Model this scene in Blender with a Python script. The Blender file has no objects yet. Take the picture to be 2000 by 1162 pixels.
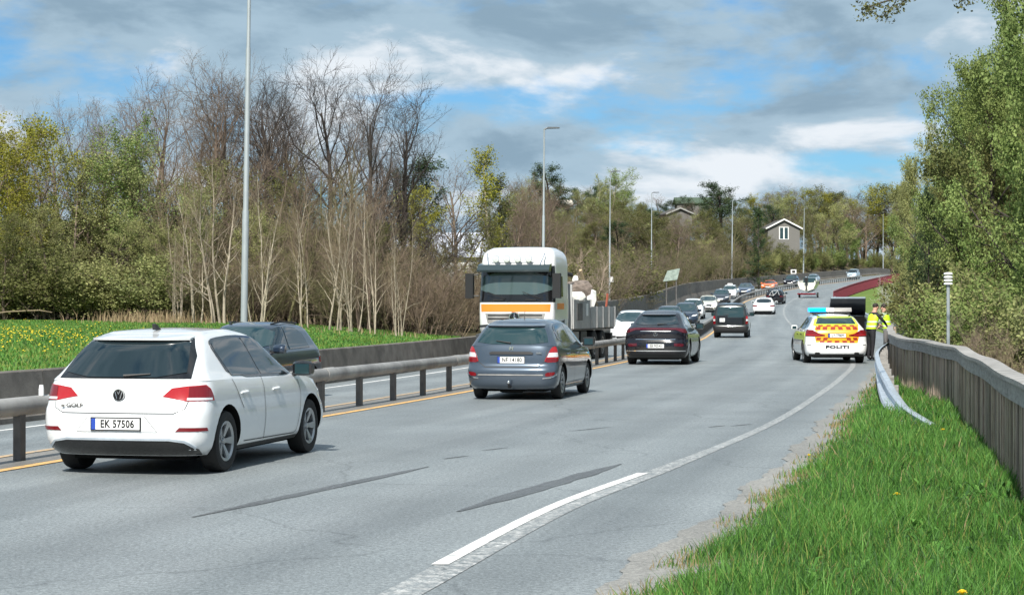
import bpy, bmesh, math, random
import numpy as np
from mathutils import Vector, Matrix
from mathutils.geometry import delaunay_2d_cdt

S = bpy.context.scene
COL = S.collection
PI = math.pi
rad = math.radians
random.seed(7)
RNG = np.random.default_rng(7)

# ------------------------------------------------------------------ camera, sky, sun, exposure
CAM_H = 1.7; FPX = 3700.0; HOR = 600.0          # focal length and horizon in pixels of the 2000 px wide photograph
cam_d = bpy.data.cameras.new('camera'); cam = bpy.data.objects.new('camera', cam_d); COL.objects.link(cam)
cam.location = (0, 0, CAM_H)
cam.rotation_euler = (rad(90) + math.atan((HOR - 581) / FPX), 0, 0)
cam_d.sensor_fit = 'HORIZONTAL'; cam_d.sensor_width = 36; cam_d.lens = 36 * FPX / 2000
cam_d.clip_start = 0.1; cam_d.clip_end = 6000
S.camera = cam

SUN_EL = 46; SUN_AZ = 192      # azimuth clockwise from the viewing direction: the sun stands behind the camera
wd = bpy.data.worlds.new('World'); S.world = wd; wd.use_nodes = True
def build_world():
    nt = wd.node_tree; N = nt.nodes; Lk = nt.links; N.clear()
    out = N.new('ShaderNodeOutputWorld'); bg = N.new('ShaderNodeBackground'); bg.inputs[1].default_value = 0.09
    Lk.new(bg.outputs[0], out.inputs[0])
    sky = N.new('ShaderNodeTexSky'); sky.sky_type = 'NISHITA'; sky.sun_disc = False
    sky.sun_elevation = rad(SUN_EL); sky.sun_rotation = rad(SUN_AZ); sky.air_density = 1.0; sky.dust_density = 0.6; sky.ozone_density = 2.0
    tc = N.new('ShaderNodeTexCoord')
    def mapping(loc, sc):
        m = N.new('ShaderNodeMapping'); m.inputs['Location'].default_value = loc; m.inputs['Scale'].default_value = sc
        Lk.new(tc.outputs['Generated'], m.inputs[0]); return m
    def noise(m, scale, det, rough, dist=0.0, lac=2.0):
        n = N.new('ShaderNodeTexNoise'); n.inputs['Scale'].default_value = scale; n.inputs['Detail'].default_value = det
        n.inputs['Roughness'].default_value = rough; n.inputs['Distortion'].default_value = dist; n.inputs['Lacunarity'].default_value = lac
        Lk.new(m.outputs[0], n.inputs['Vector']); return n
    def ramp(src, stops):
        r = N.new('ShaderNodeValToRGB'); r.color_ramp.interpolation = 'EASE'
        e = r.color_ramp.elements
        while len(e) < len(stops): e.new(0.5)
        for el, (p, c) in zip(e, stops):
            el.position = p; el.color = (c, c, c, 1) if not hasattr(c, '__len__') else (*c, 1)
        Lk.new(src, r.inputs[0]); return r
    def mix(fac, a, b):
        m = N.new('ShaderNodeMix'); m.data_type = 'RGBA'; m.clamp_factor = True
        Lk.new(fac, m.inputs[0])
        for s, i in ((a, 6), (b, 7)):
            if hasattr(s, 'is_linked'): Lk.new(s, m.inputs[i])
            else: m.inputs[i].default_value = (*s, 1)
        return m.outputs[2]
    # cloud cover (large banks stretched along the horizon) and its billowing light and dark relief
    cover = noise(mapping((1.37, 0.2, 0.31), (1, 1, 2.7)), 7.0, 9, 0.56, 0.15)
    cov = ramp(cover.outputs['Fac'], [(0.34, 0.0), (0.47, 1.0)])
    rel = noise(mapping((4.1, 0.7, 0.85), (1, 1, 2.8)), 9.0, 9, 0.56, 0.25)
    shade = ramp(rel.outputs['Fac'], [(0.33, (1.95, 2.85, 3.65)), (0.49, (2.9, 3.95, 4.8)), (0.65, (6.0, 6.4, 6.8))])
    sk = N.new('ShaderNodeMix'); sk.data_type = 'RGBA'; sk.blend_type = 'MULTIPLY'; sk.inputs[0].default_value = 1
    Lk.new(sky.outputs[0], sk.inputs[6]); sk.inputs[7].default_value = (0.36, 0.62, 0.84, 1)
    col = mix(cov.outputs[0], sk.outputs[2], shade.outputs[0])
    Lk.new(col, bg.inputs[0])
build_world()

sun_d = bpy.data.lights.new('sun', 'SUN'); sun_d.energy = 4.7; sun_d.angle = rad(0.8); sun_d.color = (1.0, 0.95, 0.87)
sun = bpy.data.objects.new('sun', sun_d); COL.objects.link(sun)
_a, _e = rad(SUN_AZ), rad(SUN_EL)
SUN_DIR = Vector((math.sin(_a) * math.cos(_e), math.cos(_a) * math.cos(_e), math.sin(_e)))
sun.rotation_euler = SUN_DIR.to_track_quat('Z', 'Y').to_euler()
S.view_settings.view_transform = 'Standard'; S.view_settings.look = 'None'
S.view_settings.gamma = 1; S.view_settings.use_curve_mapping = False
S.view_settings.exposure = 0.64
S.cycles.use_denoising = True
S.cycles.max_bounces = 4; S.cycles.diffuse_bounces = 2; S.cycles.glossy_bounces = 3; S.cycles.transmission_bounces = 2; S.cycles.adaptive_threshold = 0.02; S.cycles.transparent_max_bounces = 6
S.cycles.sample_clamp_indirect = 6

# ------------------------------------------------------------------ helpers: materials
MATS = {}
def mat(name, col, rough=0.6, metal=0.0, coat=0.0, spec=0.5, var=0.0, vscale=4.0, bump=0.0, bscale=40.0, col2=None, emit=0.0,
        trans=0.0, stretch=None, object_var=0.0, det=6, sub=0.0):
    if name in MATS: return MATS[name]
    m = bpy.data.materials.new(name); m.use_nodes = True; MATS[name] = m
    nt = m.node_tree; N = nt.nodes; Lk = nt.links; b = N['Principled BSDF']
    b.inputs['Base Color'].default_value = (*col, 1); b.inputs['Roughness'].default_value = rough
    b.inputs['Metallic'].default_value = metal; b.inputs['Coat Weight'].default_value = coat; b.inputs['Coat Roughness'].default_value = 0.04
    b.inputs['Specular IOR Level'].default_value = spec
    if emit: b.inputs['Emission Color'].default_value = (*col, 1); b.inputs['Emission Strength'].default_value = emit
    src = None
    if var or col2 or bump:
        tc = N.new('ShaderNodeTexCoord'); mp = N.new('ShaderNodeMapping')
        if stretch: mp.inputs['Scale'].default_value = stretch
        if object_var:
            oi0 = N.new('ShaderNodeObjectInfo'); cb = N.new('ShaderNodeVectorMath'); cb.operation = 'SCALE'; cb.inputs[0].default_value = (37, 53, 29); Lk.new(oi0.outputs['Random'], cb.inputs['Scale']); Lk.new(cb.outputs[0], mp.inputs['Location'])
        Lk.new(tc.outputs['Object'], mp.inputs[0])
    if var or col2:
        n = N.new('ShaderNodeTexNoise'); n.inputs['Scale'].default_value = vscale; n.inputs['Detail'].default_value = det; n.inputs['Roughness'].default_value = 0.6
        Lk.new(mp.outputs[0], n.inputs['Vector'])
        r = N.new('ShaderNodeValToRGB'); e = r.color_ramp.elements
        e[0].position = 0.32; e[1].position = 0.68
        if col2: e[0].color = (*col, 1); e[1].color = (*col2, 1)
        else:
            e[0].color = (*[c * (1 - var) for c in col], 1); e[1].color = (*[min(1, c * (1 + var)) for c in col], 1)
        Lk.new(n.outputs['Fac'], r.inputs[0]); src = r.outputs[0]
    if object_var:
        oi = N.new('ShaderNodeObjectInfo'); h = N.new('ShaderNodeHueSaturation')
        mr = N.new('ShaderNodeMapRange'); mr.inputs[3].default_value = 1 - object_var; mr.inputs[4].default_value = 1 + object_var
        Lk.new(oi.outputs['Random'], mr.inputs[0]); Lk.new(mr.outputs[0], h.inputs['Value'])
        mr2 = N.new('ShaderNodeMapRange'); mr2.inputs[3].default_value = 0.5 - object_var * 0.05; mr2.inputs[4].default_value = 0.5 + object_var * 0.05
        ml = N.new('ShaderNodeMath'); ml.operation = 'FRACT'; m7 = N.new('ShaderNodeMath'); m7.operation = 'MULTIPLY'; m7.inputs[1].default_value = 7.31
        Lk.new(oi.outputs['Random'], m7.inputs[0]); Lk.new(m7.outputs[0], ml.inputs[0]); Lk.new(ml.outputs[0], mr2.inputs[0]); Lk.new(mr2.outputs[0], h.inputs['Hue'])
        if src: Lk.new(src, h.inputs['Color'])
        else: h.inputs['Color'].default_value = (*col, 1)
        src = h.outputs[0]
    if src: Lk.new(src, b.inputs['Base Color'])
    if bump:
        n2 = N.new('ShaderNodeTexNoise'); n2.inputs['Scale'].default_value = bscale; n2.inputs['Detail'].default_value = 5
        Lk.new(mp.outputs[0], n2.inputs['Vector'])
        bp = N.new('ShaderNodeBump'); bp.inputs['Strength'].default_value = bump; bp.inputs['Distance'].default_value = 0.02
        Lk.new(n2.outputs['Fac'], bp.inputs['Height']); Lk.new(bp.outputs[0], b.inputs['Normal'])
    if trans:   # thin leaves let light through
        t = N.new('ShaderNodeBsdfTranslucent'); mx = N.new('ShaderNodeMixShader'); mx.inputs[0].default_value = trans
        if src: Lk.new(src, t.inputs[0])
        else: t.inputs[0].default_value = (*col, 1)
        Lk.new(b.outputs[0], mx.inputs[1]); Lk.new(t.outputs[0], mx.inputs[2]); Lk.new(mx.outputs[0], N['Material Output'].inputs[0])
    return m

# ------------------------------------------------------------------ helpers: meshes and objects
def mesh_from(name, v, f, smooth=False, sharp=None):
    me = bpy.data.meshes.new(name)
    me.from_pydata([tuple(p) for p in v], [], [tuple(q) for q in f]); me.update()
    if smooth:
        me.polygons.foreach_set('use_smooth', [True] * len(me.polygons))
        if sharp: me.set_sharp_from_angle(angle=rad(sharp))
    return me
def mesh_np(name, v, f):
    """big meshes from numpy: v (n,3); f (m,k) with one k"""
    me = bpy.data.meshes.new(name); v = np.asarray(v, np.float32); f = np.asarray(f, np.int32)
    me.vertices.add(len(v)); me.vertices.foreach_set('co', v.ravel())
    k = f.shape[1]; me.loops.add(f.size); me.loops.foreach_set('vertex_index', f.ravel())
    me.polygons.add(len(f)); me.polygons.foreach_set('loop_start', np.arange(0, f.size, k, dtype=np.int32))
    me.update(calc_edges=True); me.validate(); return me
def obj(name, me, m=None, parent=None, loc=None, rot=None):
    o = bpy.data.objects.new(name, me); COL.objects.link(o)
    if m is not None and me is not None:
        if len(me.materials) == 0: me.materials.append(m)
        elif me.materials[0] is not m:
            o.material_slots[0].link = 'OBJECT'; o.material_slots[0].material = m
    if parent: o.parent = parent
    if loc is not None: o.location = loc
    if rot is not None: o.rotation_euler = rot
    return o
def tag(o, label, cat=None, group=None, kind=None):
    if label: o['label'] = label
    if cat: o['category'] = cat
    if group: o['group'] = group
    if kind: o['kind'] = kind
    return o
def thing(name, label, cat, loc=(0, 0, 0), rotz=0.0, group=None):
    o = bpy.data.objects.new(name, None); COL.objects.link(o); o.location = loc; o.rotation_euler = (0, 0, rotz)
    return tag(o, label, cat, group)

class MB:
    def __init__(s): s.v = []; s.f = []
    def add(s, v, f):
        n = len(s.v); s.v += [tuple(p) for p in v]; s.f += [tuple(i + n for i in q) for q in f]; return s
    def box(s, x0, x1, y0, y1, z0, z1, M=None):
        v = [(x, y, z) for z in (z0, z1) for y in (y0, y1) for x in (x0, x1)]
        if M is not None: v = [M @ Vector(p) for p in v]
        return s.add(v, [(0, 2, 3, 1), (4, 5, 7, 6), (0, 1, 5, 4), (2, 6, 7, 3), (0, 4, 6, 2), (1, 3, 7, 5)])
    def prism(s, poly, y0, y1, axis='y'):
        """polygon in (x,z) extruded along y; axis 'x': polygon in (y,z) extruded along x; 'z': polygon in (x,y) along z"""
        n = len(poly)
        def P(p, t): return {'y': (p[0], t, p[1]), 'x': (t, p[0], p[1]), 'z': (p[0], p[1], t)}[axis]
        v = [P(p, y0) for p in poly] + [P(p, y1) for p in poly]
        f = [tuple(range(n))[::-1], tuple(range(n, 2 * n))] + [(i, (i + 1) % n, (i + 1) % n + n, i + n) for i in range(n)]
        return s.add(v, f)
    def tube(s, pts, r, k=8, cap=True):
        v, f = tube_np(np.array(pts, float), r, k, cap); return s.add(v, f)
    def lathe(s, prof, k=24, M=None, close=False):
        """profile (r,z) turned about z"""
        n = len(prof); v = []
        for i in range(k):
            a = 2 * PI * i / k
            v += [(r * math.cos(a), r * math.sin(a), z) for r, z in prof]
        if M is not None: v = [M @ Vector(p) for p in v]
        f = []
        for i in range(k):
            j = (i + 1) % k
            for q in range(n - 1): f.append((i * n + q, j * n + q, j * n + q + 1, i * n + q + 1))
            if close: f.append((i * n + n - 1, j * n + n - 1, j * n, i * n))
        if not close:
            if prof[0][0] > 1e-6: f.append(tuple(i * n for i in range(k))[::-1])
            if prof[-1][0] > 1e-6: f.append(tuple(i * n + n - 1 for i in range(k)))
        return s.add(v, f)
    def mesh(s, name, smooth=False, sharp=40): return mesh_from(name, s.v, s.f, smooth, sharp)
    def build(s, name, m, parent=None, smooth=False, sharp=40, **kw): return obj(name, s.mesh(name, smooth, sharp), m, parent, **kw)
def tube_np(P, r, k=6, cap=True):
    P = np.asarray(P, float); n = len(P); r = np.broadcast_to(np.asarray(r, float), (n,))
    T = np.gradient(P, axis=0); T /= np.linalg.norm(T, axis=1)[:, None] + 1e-12
    up = np.array([0, 0, 1.0]) if abs(T[0, 2]) < 0.9 else np.array([1.0, 0, 0])
    U = np.cross(T, up); U /= np.linalg.norm(U, axis=1)[:, None] + 1e-9; W = np.cross(T, U)
    a = np.arange(k) * 2 * PI / k
    V = P[:, None, :] + r[:, None, None] * (np.cos(a)[None, :, None] * U[:, None, :] + np.sin(a)[None, :, None] * W[:, None, :])
    f = []
    for i in range(n - 1):
        for j in range(k):
            j2 = (j + 1) % k; f.append((i * k + j, i * k + j2, (i + 1) * k + j2, (i + 1) * k + j))
    if cap: f.append(tuple(range(k))[::-1]); f.append(tuple(range((n - 1) * k, n * k)))
    return V.reshape(-1, 3), f
def pch(xs, ys, x):
    xs = np.asarray(xs, float); ys = np.asarray(ys, float); x = np.asarray(x, float)
    h = np.diff(xs); d = np.diff(ys) / h; m = np.zeros(len(xs))
    m[0], m[-1] = d[0], d[-1]
    for i in range(1, len(xs) - 1):
        if d[i - 1] * d[i] > 0:
            w1 = 2 * h[i] + h[i - 1]; w2 = h[i] + 2 * h[i - 1]; m[i] = (w1 + w2) / (w1 / d[i - 1] + w2 / d[i])
    xc = np.clip(x, xs[0], xs[-1]); i = np.clip(np.searchsorted(xs, xc) - 1, 0, len(xs) - 2); t = (xc - xs[i]) / h[i]
    y = ys[i] * (1 + 2 * t) * (1 - t) ** 2 + m[i] * h[i] * t * (1 - t) ** 2 + ys[i + 1] * t * t * (3 - 2 * t) + m[i + 1] * h[i] * t * t * (t - 1)
    return y + np.where(x < xs[0], (x - xs[0]) * m[0], 0) + np.where(x > xs[-1], (x - xs[-1]) * m[-1], 0)
def sst(a, b, x): t = np.clip((np.asarray(x, float) - a) / (b - a), 0, 1); return t * t * (3 - 2 * t)

_fonts = {}
def text_mesh(txt, size, depth=0.0, bold=0.0, space=1.0):
    """flat text in the x,y plane, centred; as mesh"""
    key = (txt, size, depth, bold, space)
    if key in _fonts: return _fonts[key]
    c = bpy.data.curves.new('lettering', 'FONT'); c.body = txt; c.size = size; c.extrude = depth; c.offset = bold
    c.align_x = 'CENTER'; c.align_y = 'CENTER'; c.space_character = space; c.resolution_u = 3
    o = bpy.data.objects.new('lettering', c); COL.objects.link(o)
    bpy.context.view_layer.update(); dg = bpy.context.evaluated_depsgraph_get()
    me = bpy.data.meshes.new_from_object(o.evaluated_get(dg)); me.name = 'lettering'
    bpy.data.objects.remove(o); bpy.data.curves.remove(c)
    _fonts[key] = me; return me

# ------------------------------------------------------------------ the lie of the land
_cY = [-40, 0, 19.7, 29.7, 38.1, 61.7, 101.5, 110, 140, 168, 190, 205, 240, 280, 300, 340, 420, 600]
_cX = [-19.8, -10.08, -5.31, -2.87, -0.9, 4.05, 10.25, 11.4, 15.5, 19.6, 22.9, 25.4, 33.2, 44.2, 50.5, 64.0, 93.0, 160.0]
def cx(Y): return pch(_cY, _cX, Y)                       # right-hand yellow line = left edge of our lanes
def hd(Y): return np.arctan((cx(np.asarray(Y, float) + .5) - cx(np.asarray(Y, float) - .5)))   # heading, clockwise
def zr(Y):
    Y = np.asarray(Y, float); a = np.clip(Y - 95, 0, 73); z = 0.000216 * a * a + 0.0325 * np.clip(Y - 168, 0, 220)
    return z
def zroad(o, Y):
    """road surface at offset o (metres right of the yellow line)"""
    Y = np.asarray(Y, float); fade = 1 - sst(35, 85, Y)
    return zr(Y) + np.minimum(0, np.asarray(o, float) + 0.9) * 0.035 * fade
def at(o, Y):
    """point at offset o right of the yellow line at depth Y"""
    h = hd(Y); return float(cx(Y) + o * np.cos(h)), float(Y - o * np.sin(h))
_eY = [-20, 5, 11.9, 14.6, 19.7, 31.5, 44.9, 52, 58, 66, 75, 100, 133, 175, 205, 240, 300, 420]       # right edge of the asphalt, as offset
_wY = [-20, 5, 11.4, 16.1, 20.0, 27.3, 37, 44.9, 57.2, 66, 85, 110, 133, 175, 205, 240, 300, 420]
_wX = [-8.5, -2.05, -.62, .435, 1.62, 3.69, 6.0, 7.77, 10.3, 11.7, 14.0, 17.0, 19.75, 25.1, 30.2, 38.4, 56, 99]    # right white line X(Y)
_eX = [-7.0, -.75, .74, 1.5, 2.8, 5.45, 8.5, 10.0, 11.4, 13.2, 15.4, 20.4, 25.0, 30.5, 34.5, 42.0, 59.5, 103]
_bY = [-20, 5, 14, 20, 25, 28.5, 32, 38, 46, 62, 80, 110]             # wooden fence X(Y)
_bX = [-3.0, 2.0, 3.87, 5.05, 6.0, 6.65, 7.05, 7.75, 9.2, 12.4, 16.0, 21.5]
def wx(Y): return pch(_wY, _wX, Y)
def ex(Y): return pch(_eY, _eX, Y)
def fx(Y): return pch(_bY, _bX, Y)
def hash2(X, Y, s):
    return (np.sin(X * 1.7 / s + 1.3 * np.sin(Y * .9 / s)) + np.sin(Y * 1.3 / s + 2.1 + 1.1 * np.sin(X * .8 / s))) * .5
def ground(X, Y):
    X = np.asarray(X, float); Y = np.asarray(Y, float)
    Yc = np.clip(Y, -40, 520); h = hd(Yc); o = (X - cx(Yc)) * np.cos(h); z0 = zr(Yc)
    dl = np.clip(-o - 5.7, 0, None)
    zl = z0 + 0.2 * sst(0, .6, dl) * (1 - sst(80, 130, Y)) + 0.74 * sst(0, 17, dl) * (1 - sst(110, 180, Y)) \
        + 8.5 * (1 - np.exp(-dl / 20)) * sst(120, 290, Y) + 5 * sst(60, 260, dl) * sst(90, 260, Y) + hash2(X, Y, 9) * 0.1 * sst(2, 20, dl)
    dr = np.clip(X - ex(Yc), 0, None); df = np.clip(X - fx(np.clip(Yc, -20, 110)) - .35, 0, None)
    near = 1 - sst(58, 75, Y)
    verge = 0.10 * sst(0.05, .9, dr) + 0.03 * hash2(X, Y, 1.1) * sst(.3, 1, dr)
    zright = z0 + near * (verge - 2.2 * sst(0, 7, df)) + (1 - near) * (0.16 * np.clip(dr, 0, 14) + 6 * sst(10, 150, dr) - 0.02)
    road = z0 - 0.09 + np.minimum(0, np.minimum(o + .9, 0)) * .035 * (1 - sst(35, 85, Y))
    z = np.where(dl > 0, zl - .22 * (1 - sst(0, .5, dl)) * (1 - sst(35, 85, Y)), np.where(dr > 0, zright, road))
    return z
def litter(X, Y):
    """1 where the ground is woodland floor"""
    X = np.asarray(X, float); Y = np.asarray(Y, float); Yc = np.clip(Y, -40, 520); o = (X - cx(Yc)) * np.cos(hd(Yc)); xe = 1000 + X / np.maximum(Y, 1) * FPX
    edge = 97 - np.clip(xe - 250, 0, 650) * .021; left = sst(-4, 4, Y - edge) * (o < -5.6)
    right = (X > fx(np.clip(Yc, -20, 110)) + .3) * (1 - sst(75, 110, Y)); return np.clip(left + right, 0, 1)
def gz(X, Y): return float(ground(np.array([X]), np.array([Y]))[0])
def solve_Y(xp, o, lo=60, hi=460):
    """depth at which the line o metres right of the yellow line passes pixel column xp"""
    for _ in range(50):
        m = (lo + hi) / 2; X_, Y_ = at(o, m)
        if 1000 + X_ / Y_ * FPX < xp: lo = m
        else: hi = m
    return m
def px(x, Y): return (x - 1000) / FPX * Y
def pz(y, Y): return CAM_H + (HOR - y) / FPX * Y
# ------------------------------------------------------------------ ground, road, markings
M_ground = mat('ground_grass', (0.085, 0.15, 0.03), 0.95, col2=(0.15, 0.19, 0.055), vscale=0.5, bump=0.6, bscale=6, spec=0.1)
def _litter_node():
    nt = M_ground.node_tree; N = nt.nodes; Lk = nt.links; b = N['Principled BSDF']; src = b.inputs['Base Color'].links[0].from_socket
    at_ = N.new('ShaderNodeAttribute'); at_.attribute_name = 'litter'; n = N.new('ShaderNodeTexNoise'); n.inputs['Scale'].default_value = .8; n.inputs['Detail'].default_value = 8
    tc = N.new('ShaderNodeTexCoord'); Lk.new(tc.outputs['Object'], n.inputs['Vector']); r = N.new('ShaderNodeValToRGB'); e = r.color_ramp.elements; e[0].position = .35; e[1].position = .65; e[0].color = (.045, .042, .022, 1); e[1].color = (.12, .10, .055, 1)
    Lk.new(n.outputs['Fac'], r.inputs[0]); m = N.new('ShaderNodeMix'); m.data_type = 'RGBA'; Lk.new(at_.outputs['Fac'], m.inputs[0]); Lk.new(src, m.inputs[6]); Lk.new(r.outputs[0], m.inputs[7]); Lk.new(m.outputs[2], b.inputs['Base Color'])
_litter_node()
def road_material(name, c0, c1, speck, uvs=(1.1, 0.045), worn=None, wscale=5.3):
    m = bpy.data.materials.new(name); m.use_nodes = True; nt = m.node_tree; N = nt.nodes; Lk = nt.links; b = N['Principled BSDF']
    b.inputs['Roughness'].default_value = 0.55; b.inputs['Specular IOR Level'].default_value = 0.6
    uv = N.new('ShaderNodeUVMap'); tc = N.new('ShaderNodeTexCoord')
    mp = N.new('ShaderNodeMapping'); mp.inputs['Scale'].default_value = (uvs[0], uvs[1], 1); Lk.new(uv.outputs[0], mp.inputs[0])
    def noise(vec, s, d, r=0.6):
        n = N.new('ShaderNodeTexNoise'); n.inputs['Scale'].default_value = s; n.inputs['Detail'].default_value = d; n.inputs['Roughness'].default_value = r
        Lk.new(vec, n.inputs['Vector']); return n.outputs['Fac']
    def ramp(src, p0, p1, a, c):
        r = N.new('ShaderNodeValToRGB'); e = r.color_ramp.elements; e[0].position = p0; e[1].position = p1
        e[0].color = (*a, 1); e[1].color = (*c, 1); Lk.new(src, r.inputs[0]); return r.outputs[0]
    def mul(a, b_, f=1.0, mode='MULTIPLY'):
        x = N.new('ShaderNodeMix'); x.data_type = 'RGBA'; x.blend_type = mode; x.inputs[0].default_value = f; Lk.new(a, x.inputs[6]); Lk.new(b_, x.inputs[7]); return x.outputs[2]
    streak = ramp(noise(mp.outputs[0], 1.0, 5), 0.3, 0.7, c0, c1)
    patch = ramp(noise(tc.outputs['Object'], 0.35, 4), 0.35, 0.7, (0.86, 0.86, 0.86), (1.1, 1.1, 1.1))
    fine = ramp(noise(tc.outputs['Object'], 55, 3, 0.8), 0.3, 0.72, (1 - speck,) * 3, (1 + speck,) * 3)
    grit = ramp(noise(tc.outputs['Object'], 24, 4, 0.8), 0.33, 0.68, (1 - speck * .8,) * 3, (1 + speck * .8,) * 3)
    c = mul(mul(mul(streak, patch), fine), grit)
    wt = N.new('ShaderNodeTexWave'); wt.wave_type = 'BANDS'; wt.bands_direction = 'X'; wt.inputs['Scale'].default_value = .18; wt.inputs['Distortion'].default_value = 1.2; wt.inputs['Detail'].default_value = 3; wt.inputs['Detail Scale'].default_value = .3
    Lk.new(uv.outputs[0], wt.inputs['Vector']); c = mul(c, ramp(wt.outputs['Fac'], .1, .9, (.92,) * 3, (1.06,) * 3))     # polished wheel tracks
    # fine cracks and sealed joints
    v = N.new('ShaderNodeTexVoronoi'); v.feature = 'DISTANCE_TO_EDGE'; v.inputs['Scale'].default_value = 0.22
    wv = N.new('ShaderNodeVectorMath'); wv.operation = 'ADD'; nn = N.new('ShaderNodeTexNoise'); nn.inputs['Scale'].default_value = 0.9; nn.inputs['Detail'].default_value = 5
    Lk.new(tc.outputs['Object'], nn.inputs['Vector']); Lk.new(tc.outputs['Object'], wv.inputs[0]); Lk.new(nn.outputs['Color'], wv.inputs[1]); Lk.new(wv.outputs[0], v.inputs['Vector'])
    crack = ramp(v.outputs['Distance'], 0.0, 0.006, (0.72,) * 3, (1, 1, 1)); c = mul(c, crack)
    if worn:
        w0, w1, thr = worn
        ww = ramp(noise(tc.outputs['Object'], 3.1, 8, 0.72), thr, thr + 0.2, w0, w1)
        wm = ramp(noise(tc.outputs['Object'], wscale, 10, 0.8), thr, thr + 0.12, (0.05,) * 3, (1, 1, 1))
        x = N.new('ShaderNodeMix'); x.data_type = 'RGBA'; Lk.new(wm, x.inputs[0]); Lk.new(c, x.inputs[6]); Lk.new(mul(ww, fine), x.inputs[7]); c = x.outputs[2]
    Lk.new(c, b.inputs['Base Color'])
    bp = N.new('ShaderNodeBump'); bp.inputs['Strength'].default_value = 0.35; bp.inputs['Distance'].default_value = 0.01
    Lk.new(noise(tc.outputs['Object'], 70, 3, 0.8), bp.inputs['Height']); Lk.new(bp.outputs[0], b.inputs['Normal'])
    return m
A0, A1 = (0.150, 0.170, 0.178), (0.222, 0.245, 0.252)
M_asphalt = road_material('asphalt', A0, A1, 0.55)
M_white = road_material('worn_white_paint', A0, A1, 0.45, worn=((0.40, 0.40, 0.39), (0.70, 0.70, 0.68), 0.47), wscale=13)
M_white2 = road_material('white_paint', A0, A1, 0.2, worn=((0.62, 0.62, 0.60), (0.76, 0.76, 0.74), 0.34))
M_yellow = road_material('worn_yellow_paint', A0, A1, 0.2, worn=((0.62, 0.36, 0.12), (0.72, 0.43, 0.15), 0.36))
M_yellow2 = road_material('faded_yellow_paint', A0, A1, 0.2, worn=((0.46, 0.33, 0.19), (0.58, 0.40, 0.22), 0.40))
M_median = road_material('median_asphalt', (0.155, 0.15, 0.14), (0.23, 0.22, 0.20), 0.35)
M_dark = road_material('milled_asphalt', (0.06, 0.066, 0.07), (0.14, 0.15, 0.155), 0.5, uvs=(9, .35))
M_gravel = road_material('gravel', (0.19, 0.185, 0.17), (0.30, 0.29, 0.265), 0.45)

def grid_sheet(name, rows, m, kind='structure', smooth=True):
    """rows: list of lists of (x,y,z,u,v)"""
    n = len(rows[0]); V = [p[:3] for r in rows for p in r]
    F = [(i * n + j, i * n + j + 1, (i + 1) * n + j + 1, (i + 1) * n + j) for i in range(len(rows) - 1) for j in range(n - 1)]
    me = mesh_from(name, V, F, smooth)
    uvl = me.uv_layers.new(name='UVMap'); U = [p[3:] for r in rows for p in r]
    for l in me.loops: uvl.data[l.index].uv = U[l.vertex_index]
    o = obj(name, me, m); o['kind'] = kind; return o
def yrange(a, b, near=1.0, far=4.0):
    out = [a]
    while out[-1] < b: out.append(out[-1] + near + (far - near) * min(1, max(0, out[-1] - 30) / 150))
    out[-1] = b; return out

def build_ground():
    L = np.array([-1500, -700, -400, -250, -170, -120, -90, -70, -56, -46, -38, -32, -27, -23, -19.5, -16.5, -14, -12, -10.3, -8.9, -7.8, -7, -6.4, -6.0, -5.75, -5.65, -5.2])
    R = np.array([0, .05, .15, .3, .5, .75, 1.0, 1.3, 1.7, 2.1, 2.6, 3.2, 4, 5, 6, 7.5, 9, 11, 13.5, 17, 22, 28, 36, 48, 64, 90, 130, 200, 320, 600, 1500])
    Ys = list(np.arange(-30, 62, 1.0)) + list(np.arange(62, 200, 3.0)) + list(np.arange(200, 420, 6.0)) + [430, 445, 470, 500, 540, 600, 700, 850, 1100, 1500, 2200, 3200]
    rows = []
    for Y in Ys:
        Yc = min(Y, 520); c = float(cx(Yc)); e = float(ex(min(Yc, 420)) + max(0, Yc - 420) * .5)
        X = np.concatenate([c + L, [c - 2, c + (e - c) * .5], e + R]); z = ground(X, np.full_like(X, Y))
        rows.append([(x, Y, zz, x, Y) for x, zz in zip(X, z)])
    o = grid_sheet('ground', rows, M_ground); V = np.array([p[:3] for r in rows for p in r]); at_ = o.data.attributes.new('litter', 'FLOAT', 'POINT'); at_.data.foreach_set('value', litter(V[:, 0], V[:, 1]).astype(np.float32)); return o
build_ground()
def build_road():
    rows = []
    for Y in yrange(-25, 420):
        c = float(cx(Y)); ch = math.cos(float(hd(Y))); e = float(ex(Y)); cols = [c - 5.45 / ch, c - 4 / ch, c - 2 / ch, c - .9 / ch, c] + [c + (e - c) * k / 4 for k in (1, 2, 3, 4)]
        rows.append([(x, Y, float(zroad((x - c) * ch, Y)), (x - c) * ch, Y) for x in cols])
    grid_sheet('road', rows, M_asphalt)
build_road()
def strip_o(name, o0, o1, Ya, Yb, m, lift, near=1.0, kind='structure'):
    rows = []
    for Y in yrange(Ya, Yb, near):
        r = []
        for o in (o0, (o0 + o1) / 2, o1):
            x, y = at(o, Y); r.append((x, y, float(zroad(o, y)) + lift, o, Y))
        rows.append(r)
    return grid_sheet(name, rows, m, kind)
def strip_x(name, f0, f1, Ya, Yb, m, lift, near=1.0):
    rows = []
    for Y in yrange(Ya, Yb, near):
        rows.append([(x, Y, float(zr(Y)) + lift, x, Y) for x in (float(f0(Y)), float(f0(Y) + f1(Y)) / 2, float(f1(Y)))])
    return grid_sheet(name, rows, m)
strip_o('median_strip', -0.82, -0.10, 6, 330, M_median, 0.004)
strip_o('yellow_line', -0.07, 0.07, 6, 330, M_yellow, 0.008)
strip_o('yellow_line', -0.98, -0.84, 6, 330, M_yellow2, 0.008)
strip_o('white_edge_line', -4.15, -4.02, 6, 330, M_white2, 0.004)
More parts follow.
